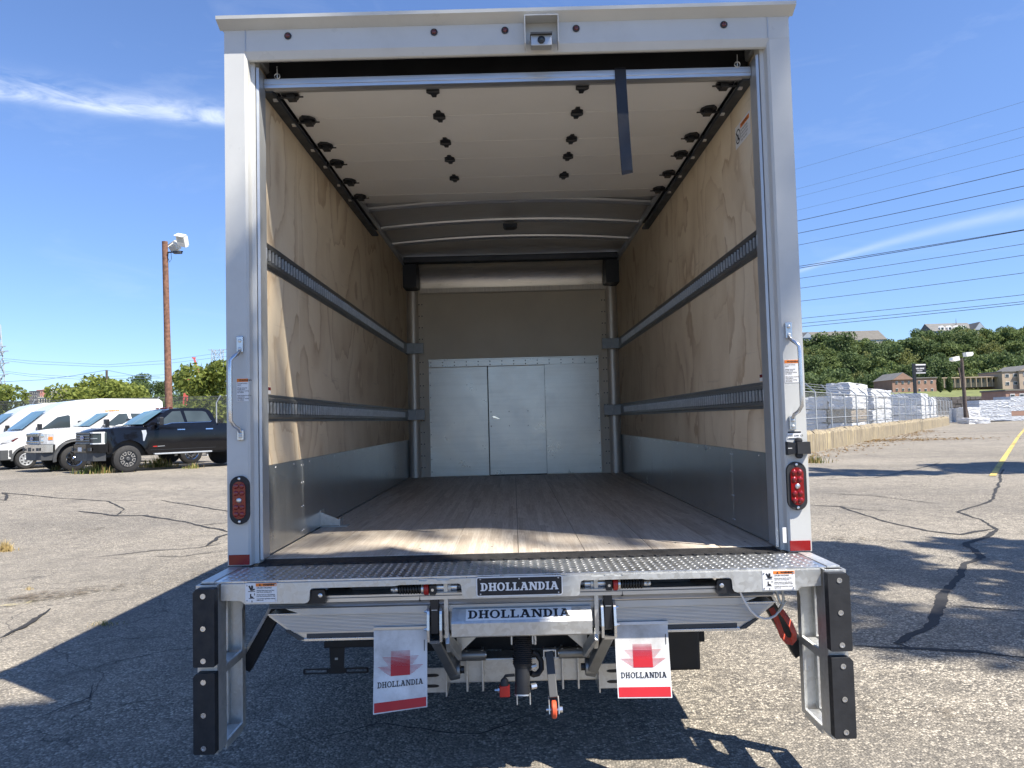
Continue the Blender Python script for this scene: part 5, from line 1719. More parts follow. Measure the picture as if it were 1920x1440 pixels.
def pickup(label, loc, head, paint, white):
    t = empty('pickup_truck', loc, head)
    tag(t, label, 'truck', 'vehicles parked in a row')
    body = [(0.93, 0.60), (0.96, 0.72), (0.965, 1.20), (0.93, 1.33), (0.80, 1.395), (0.30, 1.435), (-0.62, 1.475), (-2.95, 1.50), (-2.96, 1.44), (-3.01, 1.44), (-3.02, 1.50), (-5.30, 1.50), (-5.36, 1.30), (-5.36, 0.80), (-4.66, 0.72)]
    body += arc(-4.06, 0.46, 0.55, 20, 160, 12)[::-1] + [(-3.45, 0.60), (-0.62, 0.56)]
    body = body[:15] + arc(-4.06, 0.44, 0.58, 155, 25, 12) + [(-3.42, 0.58), (-0.64, 0.54)] + arc(0, 0.44, 0.58, 155, 25, 12) + [(0.62, 0.62)]

    def hwf(x, z):
        h = 1.01 - 0.05 * max(0, (z - 1.05) / 0.45) ** 2 - 0.03 * max(0, (0.85 - z) / 0.3)
        if x > 0.30:
            h -= 0.10 * ((x - 0.30) / 0.66) ** 2.2
        # flared arches
        for ax_ in (0.0, -4.06):
            d = math.hypot(x - ax_, z - 0.44)
            if d < 0.78:
                h += 0.035 * (1 - (max(d, 0.58) - 0.58) / 0.20)
        if z > 1.40 and x > -0.7:
            h -= 0.06
        return h

    def fn(x, y, z):
        h = hwf(x, z)
        yy = y / 1.0 * h
        if x > 0.45:                     # bow the nose in plan
            x = x - 0.30 * abs(yy / h) ** 3.5 * (x - 0.45) / 0.5
        if z > 1.38 and x > -0.6 and abs(yy) < 0.5:
            z += 0.03 * (1 - (yy / 0.5) ** 2) * min(1, (0.95 - x) * 2)
        return x, yy, z
    shell(body, 1.0, list(np.arange(-5.2, 0.95, 0.22)), (0.62, 0.75, 0.9, 1.05, 1.2, 1.3, 1.4, 1.46), fn, 'body', paint, t)
    MB().box(-5.0, 0.80, -0.80, 0.80, 0.50, 0.62).build('underbody', 'chassis', t)
    MB().box(-0.62, 0.62, -0.88, 0.88, 0.60, 1.05).build('wheel_well', 'chassis', t)
    MB().box(-4.62, -3.5, -0.88, 0.88, 0.60, 1.05).build('wheel_well', 'chassis', t)

    # greenhouse
    def gy(x, z):
        return 0.945 - 0.20 * max(0, (z - 1.48)) / 0.55
    gh = [(-0.50, 1.45), (-1.33, 1.965), (-1.50, 2.02), (-1.9, 2.045), (-2.55, 2.035), (-2.76, 1.99), (-2.86, 1.90), (-3.00, 1.49), (-3.0, 1.45)]
    shell(gh, 1.0, list(np.arange(-2.9, -0.5, 0.2)), (1.5, 1.6, 1.7, 1.8, 1.9, 2.0), lambda x, y, z: (x + (0.10 * (1 - y * y) if x > -1.45 and z < 2.0 else 0), y * gy(x, z), z + 0.02 * (1 - y * y) * (1 if z > 1.9 else 0)), 'cab', paint, t)
    for sd in (1, -1):
        panel(t, 'side_window', 'glass', [(-0.98, 1.53), (-1.02, 1.555), (-1.50, 1.93), (-1.78, 1.945), (-1.86, 1.56), (-1.45, 1.55), (-1.30, 1.50)], gy, 0.006, 0.006, sd)
        panel(t, 'rear_side_window', 'glass', [(-1.96, 1.57), (-1.90, 1.945), (-2.55, 1.935), (-2.66, 1.90), (-2.80, 1.60), (-2.74, 1.57)], gy, 0.006, 0.006, sd)
        if not white:
            panel(t, 'belt_moulding', 'chrome', [(-0.85, 1.485), (-1.22, 1.49), (-1.42, 1.535), (-2.76, 1.555), (-2.83, 1.60), (-2.81, 1.60), (-2.75, 1.565), (-1.42, 1.548), (-1.22, 1.503), (-0.85, 1.498)], gy, 0.010, 0.006, sd)
        panel(t, 'door_seam', 'black', [(-0.66, 0.66), (-0.66, 1.42), (-0.672, 1.42), (-0.672, 0.66)], hwf, 0.002, 0.004, sd)
        panel(t, 'door_seam', 'black', [(-1.87, 0.62), (-1.87, 1.46), (-1.882, 1.46), (-1.882, 0.62)], hwf, 0.002, 0.004, sd)
        panel(t, 'door_seam', 'black', [(-2.86, 1.10), (-2.86, 1.46), (-2.872, 1.46), (-2.872, 1.10)], hwf, 0.002, 0.004, sd)
        for hx in (-1.70, -2.68):
            panel(t, 'door_handle', 'chrome' if not white else 'black', [(hx - 0.13, 1.30), (hx - 0.13, 1.335), (hx + 0.12, 1.335), (hx + 0.13, 1.30)], hwf, 0.03, 0.03, sd)
        panel(t, 'sill_line', 'greyplastic' if white else 'black', [(-0.70, 0.665), (-2.92, 0.665), (-2.92, 0.685), (-0.70, 0.685)], hwf, 0.004, 0.006, sd)
        MB().box(-2.75, -0.80, sd * 0.97, sd * 1.08, 0.52, 0.565, 0.01).build('side_step', 'jamb' if not white else 'black', t)
        panel(t, 'vent_badge', 'jamb' if not white else 'greyplastic', [(-0.42, 1.32), (-0.56, 1.33), (-0.58, 1.22), (-0.50, 0.98), (-0.46, 0.98), (-0.45, 1.20)], hwf, 0.006, 0.006, sd)
        mrr = MB().box(-1.00, -0.86, sd * 1.10, sd * 1.32, 1.47, 1.74, 0.03).build('door_mirror', 'black', t)
        MB().box(-0.97, -0.90, sd * 0.92, sd * 1.12, 1.52, 1.56, 0.01).build('mirror_arm', 'black', mrr)
        MB().box(-0.89, -0.855, sd * 1.15, sd * 1.29, 1.535, 1.56).build('mirror_repeater', 'headlamp', mrr)
        if white:
            for ax_ in (0.0, -4.06):
                pts = arc(ax_, 0.44, 0.66, 190, -10, 16) + arc(ax_, 0.44, 0.56, -10, 190, 16)
                panel(t, 'arch_flare', 'greyplastic', pts, hwf, 0.022, 0.03, sd)
        else:
            panel(t, 'red_badge', 'red', [(-0.78, 0.775), (-0.78, 0.80), (-0.90, 0.805), (-0.92, 0.785), (-0.90, 0.77)], hwf, 0.004, 0.004, sd)
            panel(t, 'grey_badge', 'jamb', [(-0.925, 0.78), (-0.925, 0.795), (-1.16, 0.80), (-1.16, 0.785)], hwf, 0.004, 0.004, sd)
        for ax_ in (0.0, -4.06):
            wheel(t, ax_, sd * 1.015, sd, 0.425, 0.28, 'chrome', 'black' if not white else 'steel')
    # windscreen lies on the slope
    ws = []
    for (x, z, yy) in ((-0.56, 1.50, 0.84), (-1.29, 1.95, 0.70)):
        for s__ in (-1, -0.5, 0, 0.5, 1):
            ws.append((x + 0.02 + 0.10 * (1 - s__ * s__ * yy * yy) * 1.0, s__ * yy, z + 0.022))
    MB().add(ws, [(i, i + 1, i + 6, i + 5) for i in range(4)]).build('windscreen', 'windscreen', t, 40)
    for yy in (-0.5, -0.16, 0, 0.16, 0.5):
        MB().box(-1.62, -1.52, yy - 0.04, yy + 0.04, 2.045, 2.085, 0.012).build('roof_marker', 'reddark' if not white else 'orange', t)
    # nose
    gr = MB().box(0.88, 0.972, -0.60, 0.60, 0.93, 1.31, 0.02).build('grille', 'black', t)
    if not white:
        for zz in (0.955, 1.035, 1.115, 1.195, 1.275):
            MB().box(0.955, 0.988, -0.59, 0.59, zz - 0.022, zz + 0.022, 0.012).build('grille_bar', 'blackpaint', gr)
            MB().box(0.984, 0.992, -0.58, 0.58, zz + 0.002, zz + 0.008).build('grille_accent', 'jamb', gr)
    else:
        for zz in (1.00, 1.255):
            MB().box(0.955, 0.990, -0.61, 0.61, zz - 0.05, zz + 0.05, 0.015).build('grille_bar', 'chrome', gr)
            for i in range(6):
                yy = -0.50 + 0.2 * i
                for dz in (-0.022, 0.022):
                    MB().box(0.988, 0.993, yy - 0.07, yy + 0.07, zz + dz - 0.014, zz + dz + 0.014).build('grille_hole', 'black', gr)
    em = MB()
    em.v = [(0.992 + (0.012 if k else 0), math.cos(2 * math.pi * i / 28) * 0.165, 1.125 + math.sin(2 * math.pi * i / 28) * 0.068) for k in (0, 1) for i in range(28)]
    em.f = [tuple(range(28)), tuple(range(28, 56))] + [(i, (i + 1) % 28, 28 + (i + 1) % 28, 28 + i) for i in range(28)]
    emo = em.build('emblem', 'chrome', gr)
    em2 = MB()
    em2.v = [(1.0045 + (0.004 if k else 0), math.cos(2 * math.pi * i / 28) * 0.142, 1.125 + math.sin(2 * math.pi * i / 28) * 0.053) for k in (0, 1) for i in range(28)]
    em2.f = em.f
    em2.build('emblem_field', 'emblem', gr)
    text_mesh('Ford', 0.085, ((1.0095, -0.085, 1.098), (0, 1, 0), (0, 0, 1)), 'emblem_script', 'printwhite', gr)
    for sd in (1, -1):
        hl = MB().prism([(0.955, sd * 0.60), (0.93, sd * 0.72), (0.80, sd * 0.86), (0.66, sd * 0.945), (0.60, sd * 0.93), (0.60, sd * 0.60)], 'z', 0.94, 1.29).build('headlight', 'glass' if not white else 'headlamp', t)
        fr = MB()
        if not white:
            ln = [(0.975, sd * 0.58), (0.945, sd * 0.725), (0.815, sd * 0.87), (0.675, sd * 0.96), (0.66, sd * 0.94), (0.80, sd * 0.85), (0.925, sd * 0.71), (0.955, sd * 0.58)]
            fr.prism(ln, 'z', 1.262, 1.305)
            fr.prism(ln, 'z', 0.922, 0.958)
            fr.prism([(0.755, sd * 0.912), (0.690, sd * 0.955), (0.678, sd * 0.935), (0.742, sd * 0.892)], 'z', 0.9585, 1.2615)
            fr.build('running_light', 'printwhite', hl)
            MB().prism([(0.962, sd * 0.60), (0.937, sd * 0.722), (0.845, sd * 0.825), (0.83, sd * 0.80), (0.92, sd * 0.71)], 'z', 1.09, 1.115).build('lamp_divider', 'jamb', hl)
        else:
            for zz in (1.03, 1.21):
                MB().lathe([(0, 0.06), (0.01, 0.055), (0.012, 0.02)], (0.90, sd * 0.74, zz), (1, sd * 0.9, 0), 14).build('lamp_bulb', 'chrome', hl, 30)
            MB().prism([(0.77, sd * 0.895), (0.665, sd * 0.96), (0.65, sd * 0.94), (0.755, sd * 0.875)], 'z', 1.08, 1.18).build('turn_signal', 'orange', hl)
    bm_ = 'blackpaint' if not white else 'chrome'
    bp = MB().prism([(1.06, -0.50), (1.06, 0.50), (1.00, 0.74), (0.84, 0.93), (0.66, 1.0), (0.60, 1.0), (0.60, -1.0), (0.66, -1.0), (0.84, -0.93), (1.00, -0.74)], 'z', 0.665, 0.925).build('front_bumper', bm_, t)
    MB().box(1.055, 1.066, -0.16, 0.16, 0.70, 0.83, 0.004).build('number_plate', 'printwhite' if not white else 'black', bp)
    for sd in (1, -1):
        MB().box(1.03, 1.066, sd * 0.30, sd * 0.48, 0.72, 0.80, 0.008).build('tow_opening', 'black', bp)
        MB().prism([(1.05, sd * 0.62), (1.032, sd * 0.80), (1.0, sd * 0.80), (1.0, sd * 0.62)], 'z', 0.72, 0.82).build('fog_lamp', 'greyplastic', bp)
    MB().prism([(1.02, -0.50), (1.02, 0.50), (0.94, 0.76), (0.64, 0.95), (0.60, -0.95), (0.64, -0.95), (0.94, -0.76)], 'z', 0.40, 0.663).build('air_dam', 'greyplastic', t)
    return t


def van(label, loc, head):
    t = empty('panel_van', loc, head)
    tag(t, label, 'van', 'vehicles parked in a row')
    prof = [(0.98, 0.42), (1.00, 0.80), (0.95, 1.02), (0.72, 1.18), (0.28, 1.34), (0.10, 1.42), (-0.78, 2.16), (-0.98, 2.30), (-1.35, 2.47), (-1.8, 2.56), (-2.6, 2.62), (-4.9, 2.62), (-5.02, 2.50), (-5.06, 0.55), (-4.30, 0.50)]
    prof += arc(-3.75, 0.36, 0.44, 160, 20, 10) + [(-3.28, 0.42), (-0.48, 0.40)] + arc(0, 0.36, 0.44, 160, 20, 10) + [(0.48, 0.40)]

    def hwf(x, z):
        h = 1.02 - 0.12 * max(0, (z - 1.2) / 1.4) ** 1.6
        if x > 0.1:
            h -= 0.14 * ((x - 0.1) / 0.9) ** 2
        if z > 2.5:
            h -= 0.08 * ((z - 2.5) / 0.12) ** 2
        return h

    def fn(x, y, z):
        h = hwf(x, z)
        yy = y * h
        if x > 0.5:
            x -= 0.16 * (yy / h) ** 2 * (x - 0.5) / 0.5
        return x, yy, z
    shell(prof, 1.0, list(np.arange(-4.9, 0.98, 0.25)), (0.6, 0.85, 1.0, 1.2, 1.4, 1.7, 2.0, 2.3, 2.5, 2.58), fn, 'body', 'whitepaint', t)
    MB().box(-4.8, 0.8, -0.8, 0.8, 0.34, 0.46).build('underbody', 'chassis', t)
    for ax_ in (0, -3.75):
        MB().box(ax_ - 0.5, ax_ + 0.5, -0.86, 0.86, 0.42, 0.80).build('wheel_well', 'chassis', t)
    for sd in (1, -1):
        panel(t, 'side_window', 'glass', [(-0.42, 1.38), (-0.52, 1.50), (-1.02, 1.90), (-1.40, 1.98), (-1.46, 1.94), (-1.47, 1.42), (-1.40, 1.38)], hwf, 0.006, 0.006, sd)
        panel(t, 'door_seam', 'greyplastic', [(-1.56, 0.60), (-1.56, 2.25), (-1.57, 2.25), (-1.57, 0.60)], hwf, 0.002, 0.004, sd)
        panel(t, 'door_seam', 'greyplastic', [(-1.75, 1.25), (-1.75, 2.12), (-1.80, 2.15), (-4.8, 2.15), (-4.8, 2.14), (-1.80, 2.14), (-1.76, 2.11), (-1.76, 1.25)], hwf, 0.002, 0.004, sd)
        panel(t, 'door_seam', 'greyplastic', [(-3.02, 0.60), (-3.02, 2.40), (-3.03, 2.40), (-3.03, 0.60)], hwf, 0.002, 0.004, sd)
        panel(t, 'side_rub_strip', 'greyplastic', [(-0.55, 0.58), (-0.55, 0.70), (-3.2, 0.70), (-3.2, 0.58)], hwf, 0.008, 0.01, sd)
        pts = arc(0, 0.36, 0.50, 185, -5, 14) + arc(0, 0.36, 0.43, -5, 185, 14)
        panel(t, 'arch_flare', 'greyplastic', pts, hwf, 0.012, 0.02, sd)
        panel(t, 'door_handle', 'black', [(-1.40, 1.16), (-1.40, 1.20), (-1.22, 1.20), (-1.22, 1.16)], hwf, 0.02, 0.02, sd)
        m = MB().box(-0.44, -0.30, sd * 1.08, sd * 1.26, 1.36, 1.66, 0.03).build('door_mirror', 'black', t)
        MB().box(-0.40, -0.34, sd * 0.95, sd * 1.10, 1.38, 1.44, 0.01).build('mirror_arm', 'black', m)
        hl = panel(t, 'headlight', 'headlamp', [(0.80, 0.98), (0.55, 0.99), (0.25, 1.16), (0.40, 1.17), (0.70, 1.08)], hwf, 0.006, 0.02, sd)
        panel(t, 'turn_signal', 'reddark', [(0.44, 1.02), (0.25, 1.16), (0.30, 1.165), (0.50, 1.06)], hwf, 0.010, 0.02, sd)
        MB().prism([(0.97, sd * 0.50), (0.86, sd * 0.74), (0.66, sd * 0.885), (0.60, sd * 0.85), (0.84, sd * 0.60)], 'z', 0.985, 1.075).build('headlamp_front', 'headlamp', t)
        for ax_ in (0, -3.75):
            wheel(t, ax_, sd * 0.985, sd, 0.355, 0.24, 'jamb', 'steel')
    MB().prism([(1.03, -0.45), (1.03, 0.45), (0.97, 0.75), (0.80, 0.93), (0.45, 1.0), (0.45, -1.0), (0.80, -0.93), (0.97, -0.75)], 'z', 0.36, 0.72).build('front_bumper', 'greyplastic', t)
    MB().prism([(1.02, -0.42), (1.02, 0.42), (0.96, 0.5), (0.96, -0.5)], 'z', 0.80, 1.0).build('grille', 'black', t)
    MB().box(1.02, 1.045, -0.35, 0.35, 0.47, 0.60).build('lower_grille', 'black', t)
    ws = []
    for (x, z, yy) in ((0.09, 1.455, 0.88), (-0.72, 2.135, 0.80)):
        for s__ in (-1, -0.5, 0, 0.5, 1):
            ws.append((x + 0.03 + 0.02 * (1 - s__ * s__), s__ * yy, z + 0.02))
    MB().add(ws, [(i, i + 1, i + 6, i + 5) for i in range(4)]).build('windscreen', 'windscreen', t, 40)
    MB().box(-3.2, -2.8, -0.10, 0.10, 2.62, 2.66, 0.01).build('roof_vent', 'black', t)
    return t


VH = R(180 + 49)                      # heading of the parked row
hd = Vector((math.cos(VH), math.sin(VH), 0))
lt = Vector((-hd.y, hd.x, 0))        # vehicle's left, the side turned to the camera
row0 = Vector((-13.05, 21.10, 0))


def spot(fwd, lat):
    p = row0 + hd * fwd + lt * lat
    return (p.x, p.y, gz(p.x, p.y))


pickup('black crew-cab pickup truck with chrome window line, nearest of the parked row', spot(0, 0), VH, 'blackpaint', False)
pickup('white pickup truck with chrome bumper parked between the black pickup and the van', spot(0.5, -3.1), VH, 'whitepaint', True)
van('white high-roof panel van with grey bumper parked beside the white pickup', spot(0.85, -6.9), VH)
van('white panel van at the left edge, behind the van with the visible windscreen', spot(0.9, -10.6), VH)


# ------------------------------------------------------------------ right-hand side: barrier, fence, timber packs
BD = Vector((0.575, 0.818, 0)).normalized()       # direction of the barrier
BN = Vector((0.818, -0.575, 0)).normalized()      # towards the lot
B0 = Vector((10.87, 24.40, 0))


def bpt(s, off, z=0.0):
    """s metres along the barrier, off metres behind it"""
    p = B0 + BD * s - BN * off
    return Vector((p.x, p.y, z))


BANG = math.atan2(BD.y, BD.x)
bar = empty('concrete_barrier', bpt(-8, 0), BANG)
tag(bar, 'low concrete barrier with yellow-brown streaks running beside the lot', 'barrier')
bm_ = MB()
seg = 3.05
bsec = [(0.0, 0.0), (0.0, 0.66), (0.05, 0.76), (0.16, 0.80), (0.42, 0.80), (0.50, 0.74), (0.52, 0.0)]
rb = random.Random(3)
for i in range(20):
    m = MB()
    L = seg - 0.03
    n = 7
    for a in range(n + 1):
        for (yy, zz) in bsec:
            jz = (rb.uniform(-0.05, 0.05) if 0.5 < zz else 0)
            m.v.append((a * L / n, yy, zz + jz))
    k = len(bsec)
    m.f = [(a * k + j, a * k + j + 1, (a + 1) * k + j + 1, (a + 1) * k + j) for a in range(n) for j in range(k - 1)]
    m.f += [tuple(range(k)), tuple(range(n * k, n * k + k))[::-1]]
    m.build('barrier_block', 'concrete', bar, loc=(i * seg, 0, 0))

fen = empty('chain_link_fence', bpt(-8, 1.0), BANG)
tag(fen, 'tall chain-link fence with angled barbed-wire arms behind the concrete barrier', 'fence')
pm = MB()
pm.cyl((0, 0, 0), (0, 0, 2.42), 0.035, n=10)
pm.bar((0, 0, 2.42), (0, 0.42, 2.82), 0.035, 0.05)
pm = pm.mesh('fence_post', 'galvpost', 40)
FH = 2.40
for i in range(27):
    obj('fence_post', pm, fen, (1.71 + i * 3.0 - 3.0, 0, 0))
for zz in (0.10, 1.25, 2.40):
    MB().cyl((-1.3, 0, zz), (76, 0, zz), 0.018, n=6).build('fence_rail', 'galvpost', fen)
for k in range(3):
    MB().cyl((-1.3, 0.14 + 0.13 * k, 2.55 + 0.125 * k), (76, 0.14 + 0.13 * k, 2.55 + 0.125 * k), 0.008, n=4).build('barbed_wire', 'galvpost', fen)
MB().add([(-1.3, 0.02, 0), (76.7, 0.02, 0), (76.7, 0.02, 2.4), (-1.3, 0.02, 2.4)], [(0, 1, 2, 3)]).build('fence_mesh', 'link', fen)
# far panel turning off at the end
ORD = ['first', 'second', 'third', 'fourth', 'fifth', 'sixth', 'seventh', 'eighth', 'ninth', 'tenth', 'eleventh', 'twelfth', 'thirteenth', 'fourteenth', 'fifteenth']


def pack_mesh(l, w, h, sag, rs):
    bm = bmesh.new()
    bmesh.ops.create_cube(bm, size=1)
    bmesh.ops.subdivide_edges(bm, edges=bm.edges[:], cuts=5, use_grid_fill=True)
    rr = random.Random(rs)
    for q in bm.verts:
        x, y, z = q.co
        j = lambda a: rr.uniform(-a, a)
        q.co = Vector((x * l, y * w, (z + 0.5) * h))
        if sag:
            q.co += Vector((j(0.05), j(0.05), j(0.03)))
            if z > 0.4:
                q.co.z -= 0.10 * (max(0, abs(y) - 0.3) * 2 + max(0, abs(x) - 0.4) * 2)
    m = MB()
    m.bm(bm)
    return m


def pack(s, off, z, l, w, h, mat, label, sag=True, ang=0.0, seed=0, name='timber_pack', cat='lumber pack'):
    p = bpt(s + l / 2, off + w / 2, z)
    t = pack_mesh(l, w, h, sag, seed).build(name, mat, None, 25, p)
    t.rotation_euler = (0, 0, BANG + ang)
    tag(t, label, cat, 'packs of timber stacked behind the fence')
    return t


stacks = [  # start along fence, distance behind, length, width, tiers (bottom up: height, material, look)
    (18.6, 3.35, 5.0, 1.35, [(0.82, 'wrapline', 'ribbed grey-white'), (0.82, 'wrapline', 'ribbed grey-white'), (0.78, 'wrap', 'loose white')]),
    (18.4, 1.95, 5.3, 1.30, [(0.80, 'wrap', 'white wrapped'), (0.80, 'lumber', 'bare brown'), (0.82, 'wrap', 'white wrapped'), (0.78, 'wrap', 'crumpled white')]),
    (25.5, 1.95, 7.6, 1.5, [(0.80, 'wrap', 'white wrapped'), (0.80, 'wrap', 'white wrapped'), (0.80, 'wrap', 'white wrapped'), (0.60, 'wrap', 'sagging white')]),
    (50.4, 2.0, 6.0, 2.9, [(0.95, 'wrap', 'white wrapped'), (0.95, 'wrap', 'white wrapped'), (1.15, 'wrap', 'wide white')]),
    (41.5, 5.4, 6.0, 3.2, [(0.95, 'wrapline', 'ribbed white'), (0.95, 'wrapline', 'ribbed white'), (1.0, 'wrap', 'torn white')]),
    (58.5, 2.2, 7.0, 3.4, [(0.95, 'wrap', 'white wrapped'), (0.95, 'wrap', 'white wrapped'), (0.9, 'wrap', 'sloping white')]),
]
POS = ['the stack nearest the truck', 'the stack holding a brown pack', 'the narrow second-tallest stack','the wide stack mid fence', 'the stack behind the middle one', 'the farthest stack along the fence']
TIER = ['bottom', 'second', 'third', 'fourth']
for i, (s, off, l, w, tiers) in enumerate(stacks):
    z = 0.08
    for j, (h, mt, look) in enumerate(tiers):
        nm = TIER[j] + ' pack' if j < len(tiers) - 1 else 'pack on top'
        pack(s + 0.06 * ((i + j) % 3), off + 0.05 * (j % 2), z, l, w, h - 0.03, mt, '%s timber pack, %s of %s' % (look, TIER[j] if j < len(tiers) - 1 else 'topmost', POS[i]), mt != 'lumber', 0.01 * (j % 3 - 1), i * 7 + j)
        z += h
# low heap near the fence
pack(34.0, 1.7, 0.0, 1.4, 1.0, 0.75, 'wrap', 'small slumped white heap of wrap at the foot of the fence', True, 0.2, 91)
# packs beyond the end of the barrier
far = [((1838, 1895), (749, 789), 78, 'wrapline', 5, 'striped grey-white pack'), ((1897, 1935), (742, 789), 80, 'wrapline', 5, 'striped white pack at the right edge')]
for (u0, u1), (v0, v1), D, mt, nt, nm in far:
    a, b = at(u0, v1, D), at(u1, v0, D)
    h = (b.z - a.z) / nt
    for j in range(nt):
        m2 = 'brick' if (nt == 5 and j == 1 and u0 > 1890) else mt
        o = pack_mesh(b.x - a.x, 3.0, h * 0.95, False, j).build('timber_pack', m2, None, 25, ((a.x + b.x) / 2, D + 1.5, max(0, a.z) + j * h))
        tag(o, '%s, %s in the stack past the lamp' % (nm if m2 != 'brick' else 'brown pack at the right edge', ['lowest', 'second up', 'middle one', 'second down', 'topmost'][j]), 'lumber pack', 'packs of timber beyond the lamp post')
for k, ((u0, v0, u1, v1, D), lb_) in enumerate((((1814, 763, 1838, 790, 76), 'tall white tarpaulin-covered pile beside the lamp post'), ((1818, 783, 1856, 796, 70), 'low lumpy white tarpaulin on the ground by the lamp post'), ((1800, 765, 1812, 795, 80), 'white wrapped pile with dark windows pattern behind the lamp post'))):
    a, b = at(u0, v1, D), at(u1, v0, D)
    o = pack_mesh(b.x - a.x, 2.0, b.z - max(0, a.z), True, 50 + k).build('covered_pile', 'wrap', None, 30, ((a.x + b.x) / 2, D + 1, max(0, a.z)))
    tag(o, lb_, 'pile')


def ordinal(i):
    return ORD[i]


# ------------------------------------------------------------------ trees
def leaf_mesh(name, n, lobes, size, mat, seed, shell_bias=0.55, squash=0.6):
    """n leaf-sized faces spread through a union of ellipsoid lobes"""
    r = np.random.default_rng(seed)
    L = np.array(lobes, dtype=float)            # x y z rx ry rz
    vol = L[:, 3] * L[:, 4] * L[:, 5]
    pick = r.choice(len(L), n, p=vol / vol.sum())
    d = r.normal(size=(n, 3))
    d /= np.linalg.norm(d, axis=1)[:, None]
    rad = r.random(n) ** (1 / 3) * (1 - shell_bias) + shell_bias * (0.72 + 0.34 * r.random(n))
    c = L[pick, :3] + d * rad[:, None] * L[pick, 3:]
    # random leaf frames, tilted outward
    a = r.normal(size=(n, 3))
    a /= np.linalg.norm(a, axis=1)[:, None]
    nn = d * 0.7 + a
    nn /= np.linalg.norm(nn, axis=1)[:, None]
    t = np.cross(nn, r.normal(size=(n, 3)))
    t /= np.linalg.norm(t, axis=1)[:, None]
    b = np.cross(nn, t)
    sz = size * (0.6 + 0.8 * r.random(n))[:, None]
    v = np.stack([c - t * sz, c - b * sz * squash, c + t * sz, c + b * sz * squash], axis=1).reshape(-1, 3)
    me = bpy.data.meshes.new(name)
    me.vertices.add(len(v))
    me.vertices.foreach_set('co', v.ravel())
    me.loops.add(4 * n)
    me.loops.foreach_set('vertex_index', np.arange(4 * n))
    me.polygons.add(n)
    me.polygons.foreach_set('loop_start', np.arange(n) * 4)
    me.materials.append(M[mat])
    me.update()
    me.validate()
    return me


def lobes_for(h0, h1, rad, k, seed):
    """clumpy crown between heights h0..h1"""
    r = random.Random(seed)
    out = [(0, 0, (h0 + h1) / 2, rad * 0.62, rad * 0.62, (h1 - h0) * 0.40)]
    for i in range(k):
        a = r.uniform(0, 2 * math.pi)
        z = r.uniform(h0 + (h1 - h0) * 0.12, h1 - (h1 - h0) * 0.12)
        f = math.sqrt(max(0.05, 1 - ((z - (h0 + h1) / 2) / ((h1 - h0) / 2)) ** 2))
        q = rad * f * r.uniform(0.45, 0.80)
        s = rad * r.uniform(0.17, 0.42)
        out.append((q * math.cos(a), q * math.sin(a), z, s, s, s * r.uniform(0.65, 0.9)))
    return out


def trunk_mesh(name, h, r0, spread, seed, limbs=6):
    r = random.Random(seed)
    m = MB()
    m.tube([(0, 0, -0.3), (0.02 * h * r.uniform(-1, 1), 0.02 * h * r.uniform(-1, 1), h * 0.35), (0.04 * h * r.uniform(-1, 1), 0.04 * h * r.uniform(-1, 1), h * 0.75)], [r0, r0 * 0.75, r0 * 0.35], 9)
    for i in range(limbs):
        a = 2 * math.pi * i / limbs + r.uniform(-0.4, 0.4)
        z0 = h * r.uniform(0.30, 0.55)
        q = spread * r.uniform(0.5, 0.8)
        m.tube([(0, 0, z0), (q * 0.4 * math.cos(a), q * 0.4 * math.sin(a), z0 + h * 0.14), (q * math.cos(a), q * math.sin(a), z0 + h * r.uniform(0.25, 0.4))], [r0 * 0.5, r0 * 0.32, r0 * 0.10], 6)
    return m.mesh(name, 'bark', 40)


def tree(name, loc, rz, crown, trunk, label, group=None, sc=1.0, cat='tree'):
    t = empty(name, loc, rz)
    t.scale = (sc, sc, sc)
    obj('trunk', trunk, t)
    obj('crown', crown, t)
    tag(t, label, cat, group)
    return t


# hill and the wood on it
HX = [20, 60, 100, 140, 180, 230, 280, 340, 420, 520, 700]
HY = [232, 245, 262, 285, 310, 335, 360, 385, 405, 425, 470, 560]


def hz_(x, y):
    return -0.5 + (31 + 6.5 * sstep(150, 290, x)) * sstep(236, 400, y) * sstep(20, 120, x) * (0.95 + 0.06 * math.sin(x * 0.021))


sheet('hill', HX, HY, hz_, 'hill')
crowns = []
for i in range(6):
    h = (13, 15, 12, 16, 14, 12)[i]
    rd = (6.5, 7.5, 6.0, 7.0, 8.0, 6.5)[i]
    crowns.append((leaf_mesh('crown', 2300, lobes_for(1.5, h, rd, 26, 40 + i), 0.50, ('leafB', 'leafC', 'leafB', 'leafC', 'leafD', 'leafB')[i], 60 + i), trunk_mesh('trunk', h * 0.7, 0.35, rd * 0.6, i, 4)))
rh = random.Random(11)
yrow = 252.0
while yrow < 424:
    D = yrow + 3.35
    xq = 0.36 * D
    while xq < 0.735 * D:
        x = xq + rh.uniform(-3, 3)
        y = yrow + rh.uniform(-4, 4)
        cidx = rh.randrange(6)
        tree('hillside_tree', (x, y, hz_(x, y) - 1.0), rh.uniform(0, 6.28), crowns[cidx][0], crowns[cidx][1], 'leafy green tree in the wood covering the hillside', 'trees of the wooded hillside', rh.uniform(0.65, 1.15))
        xq += 10.8
    yrow += 14.5
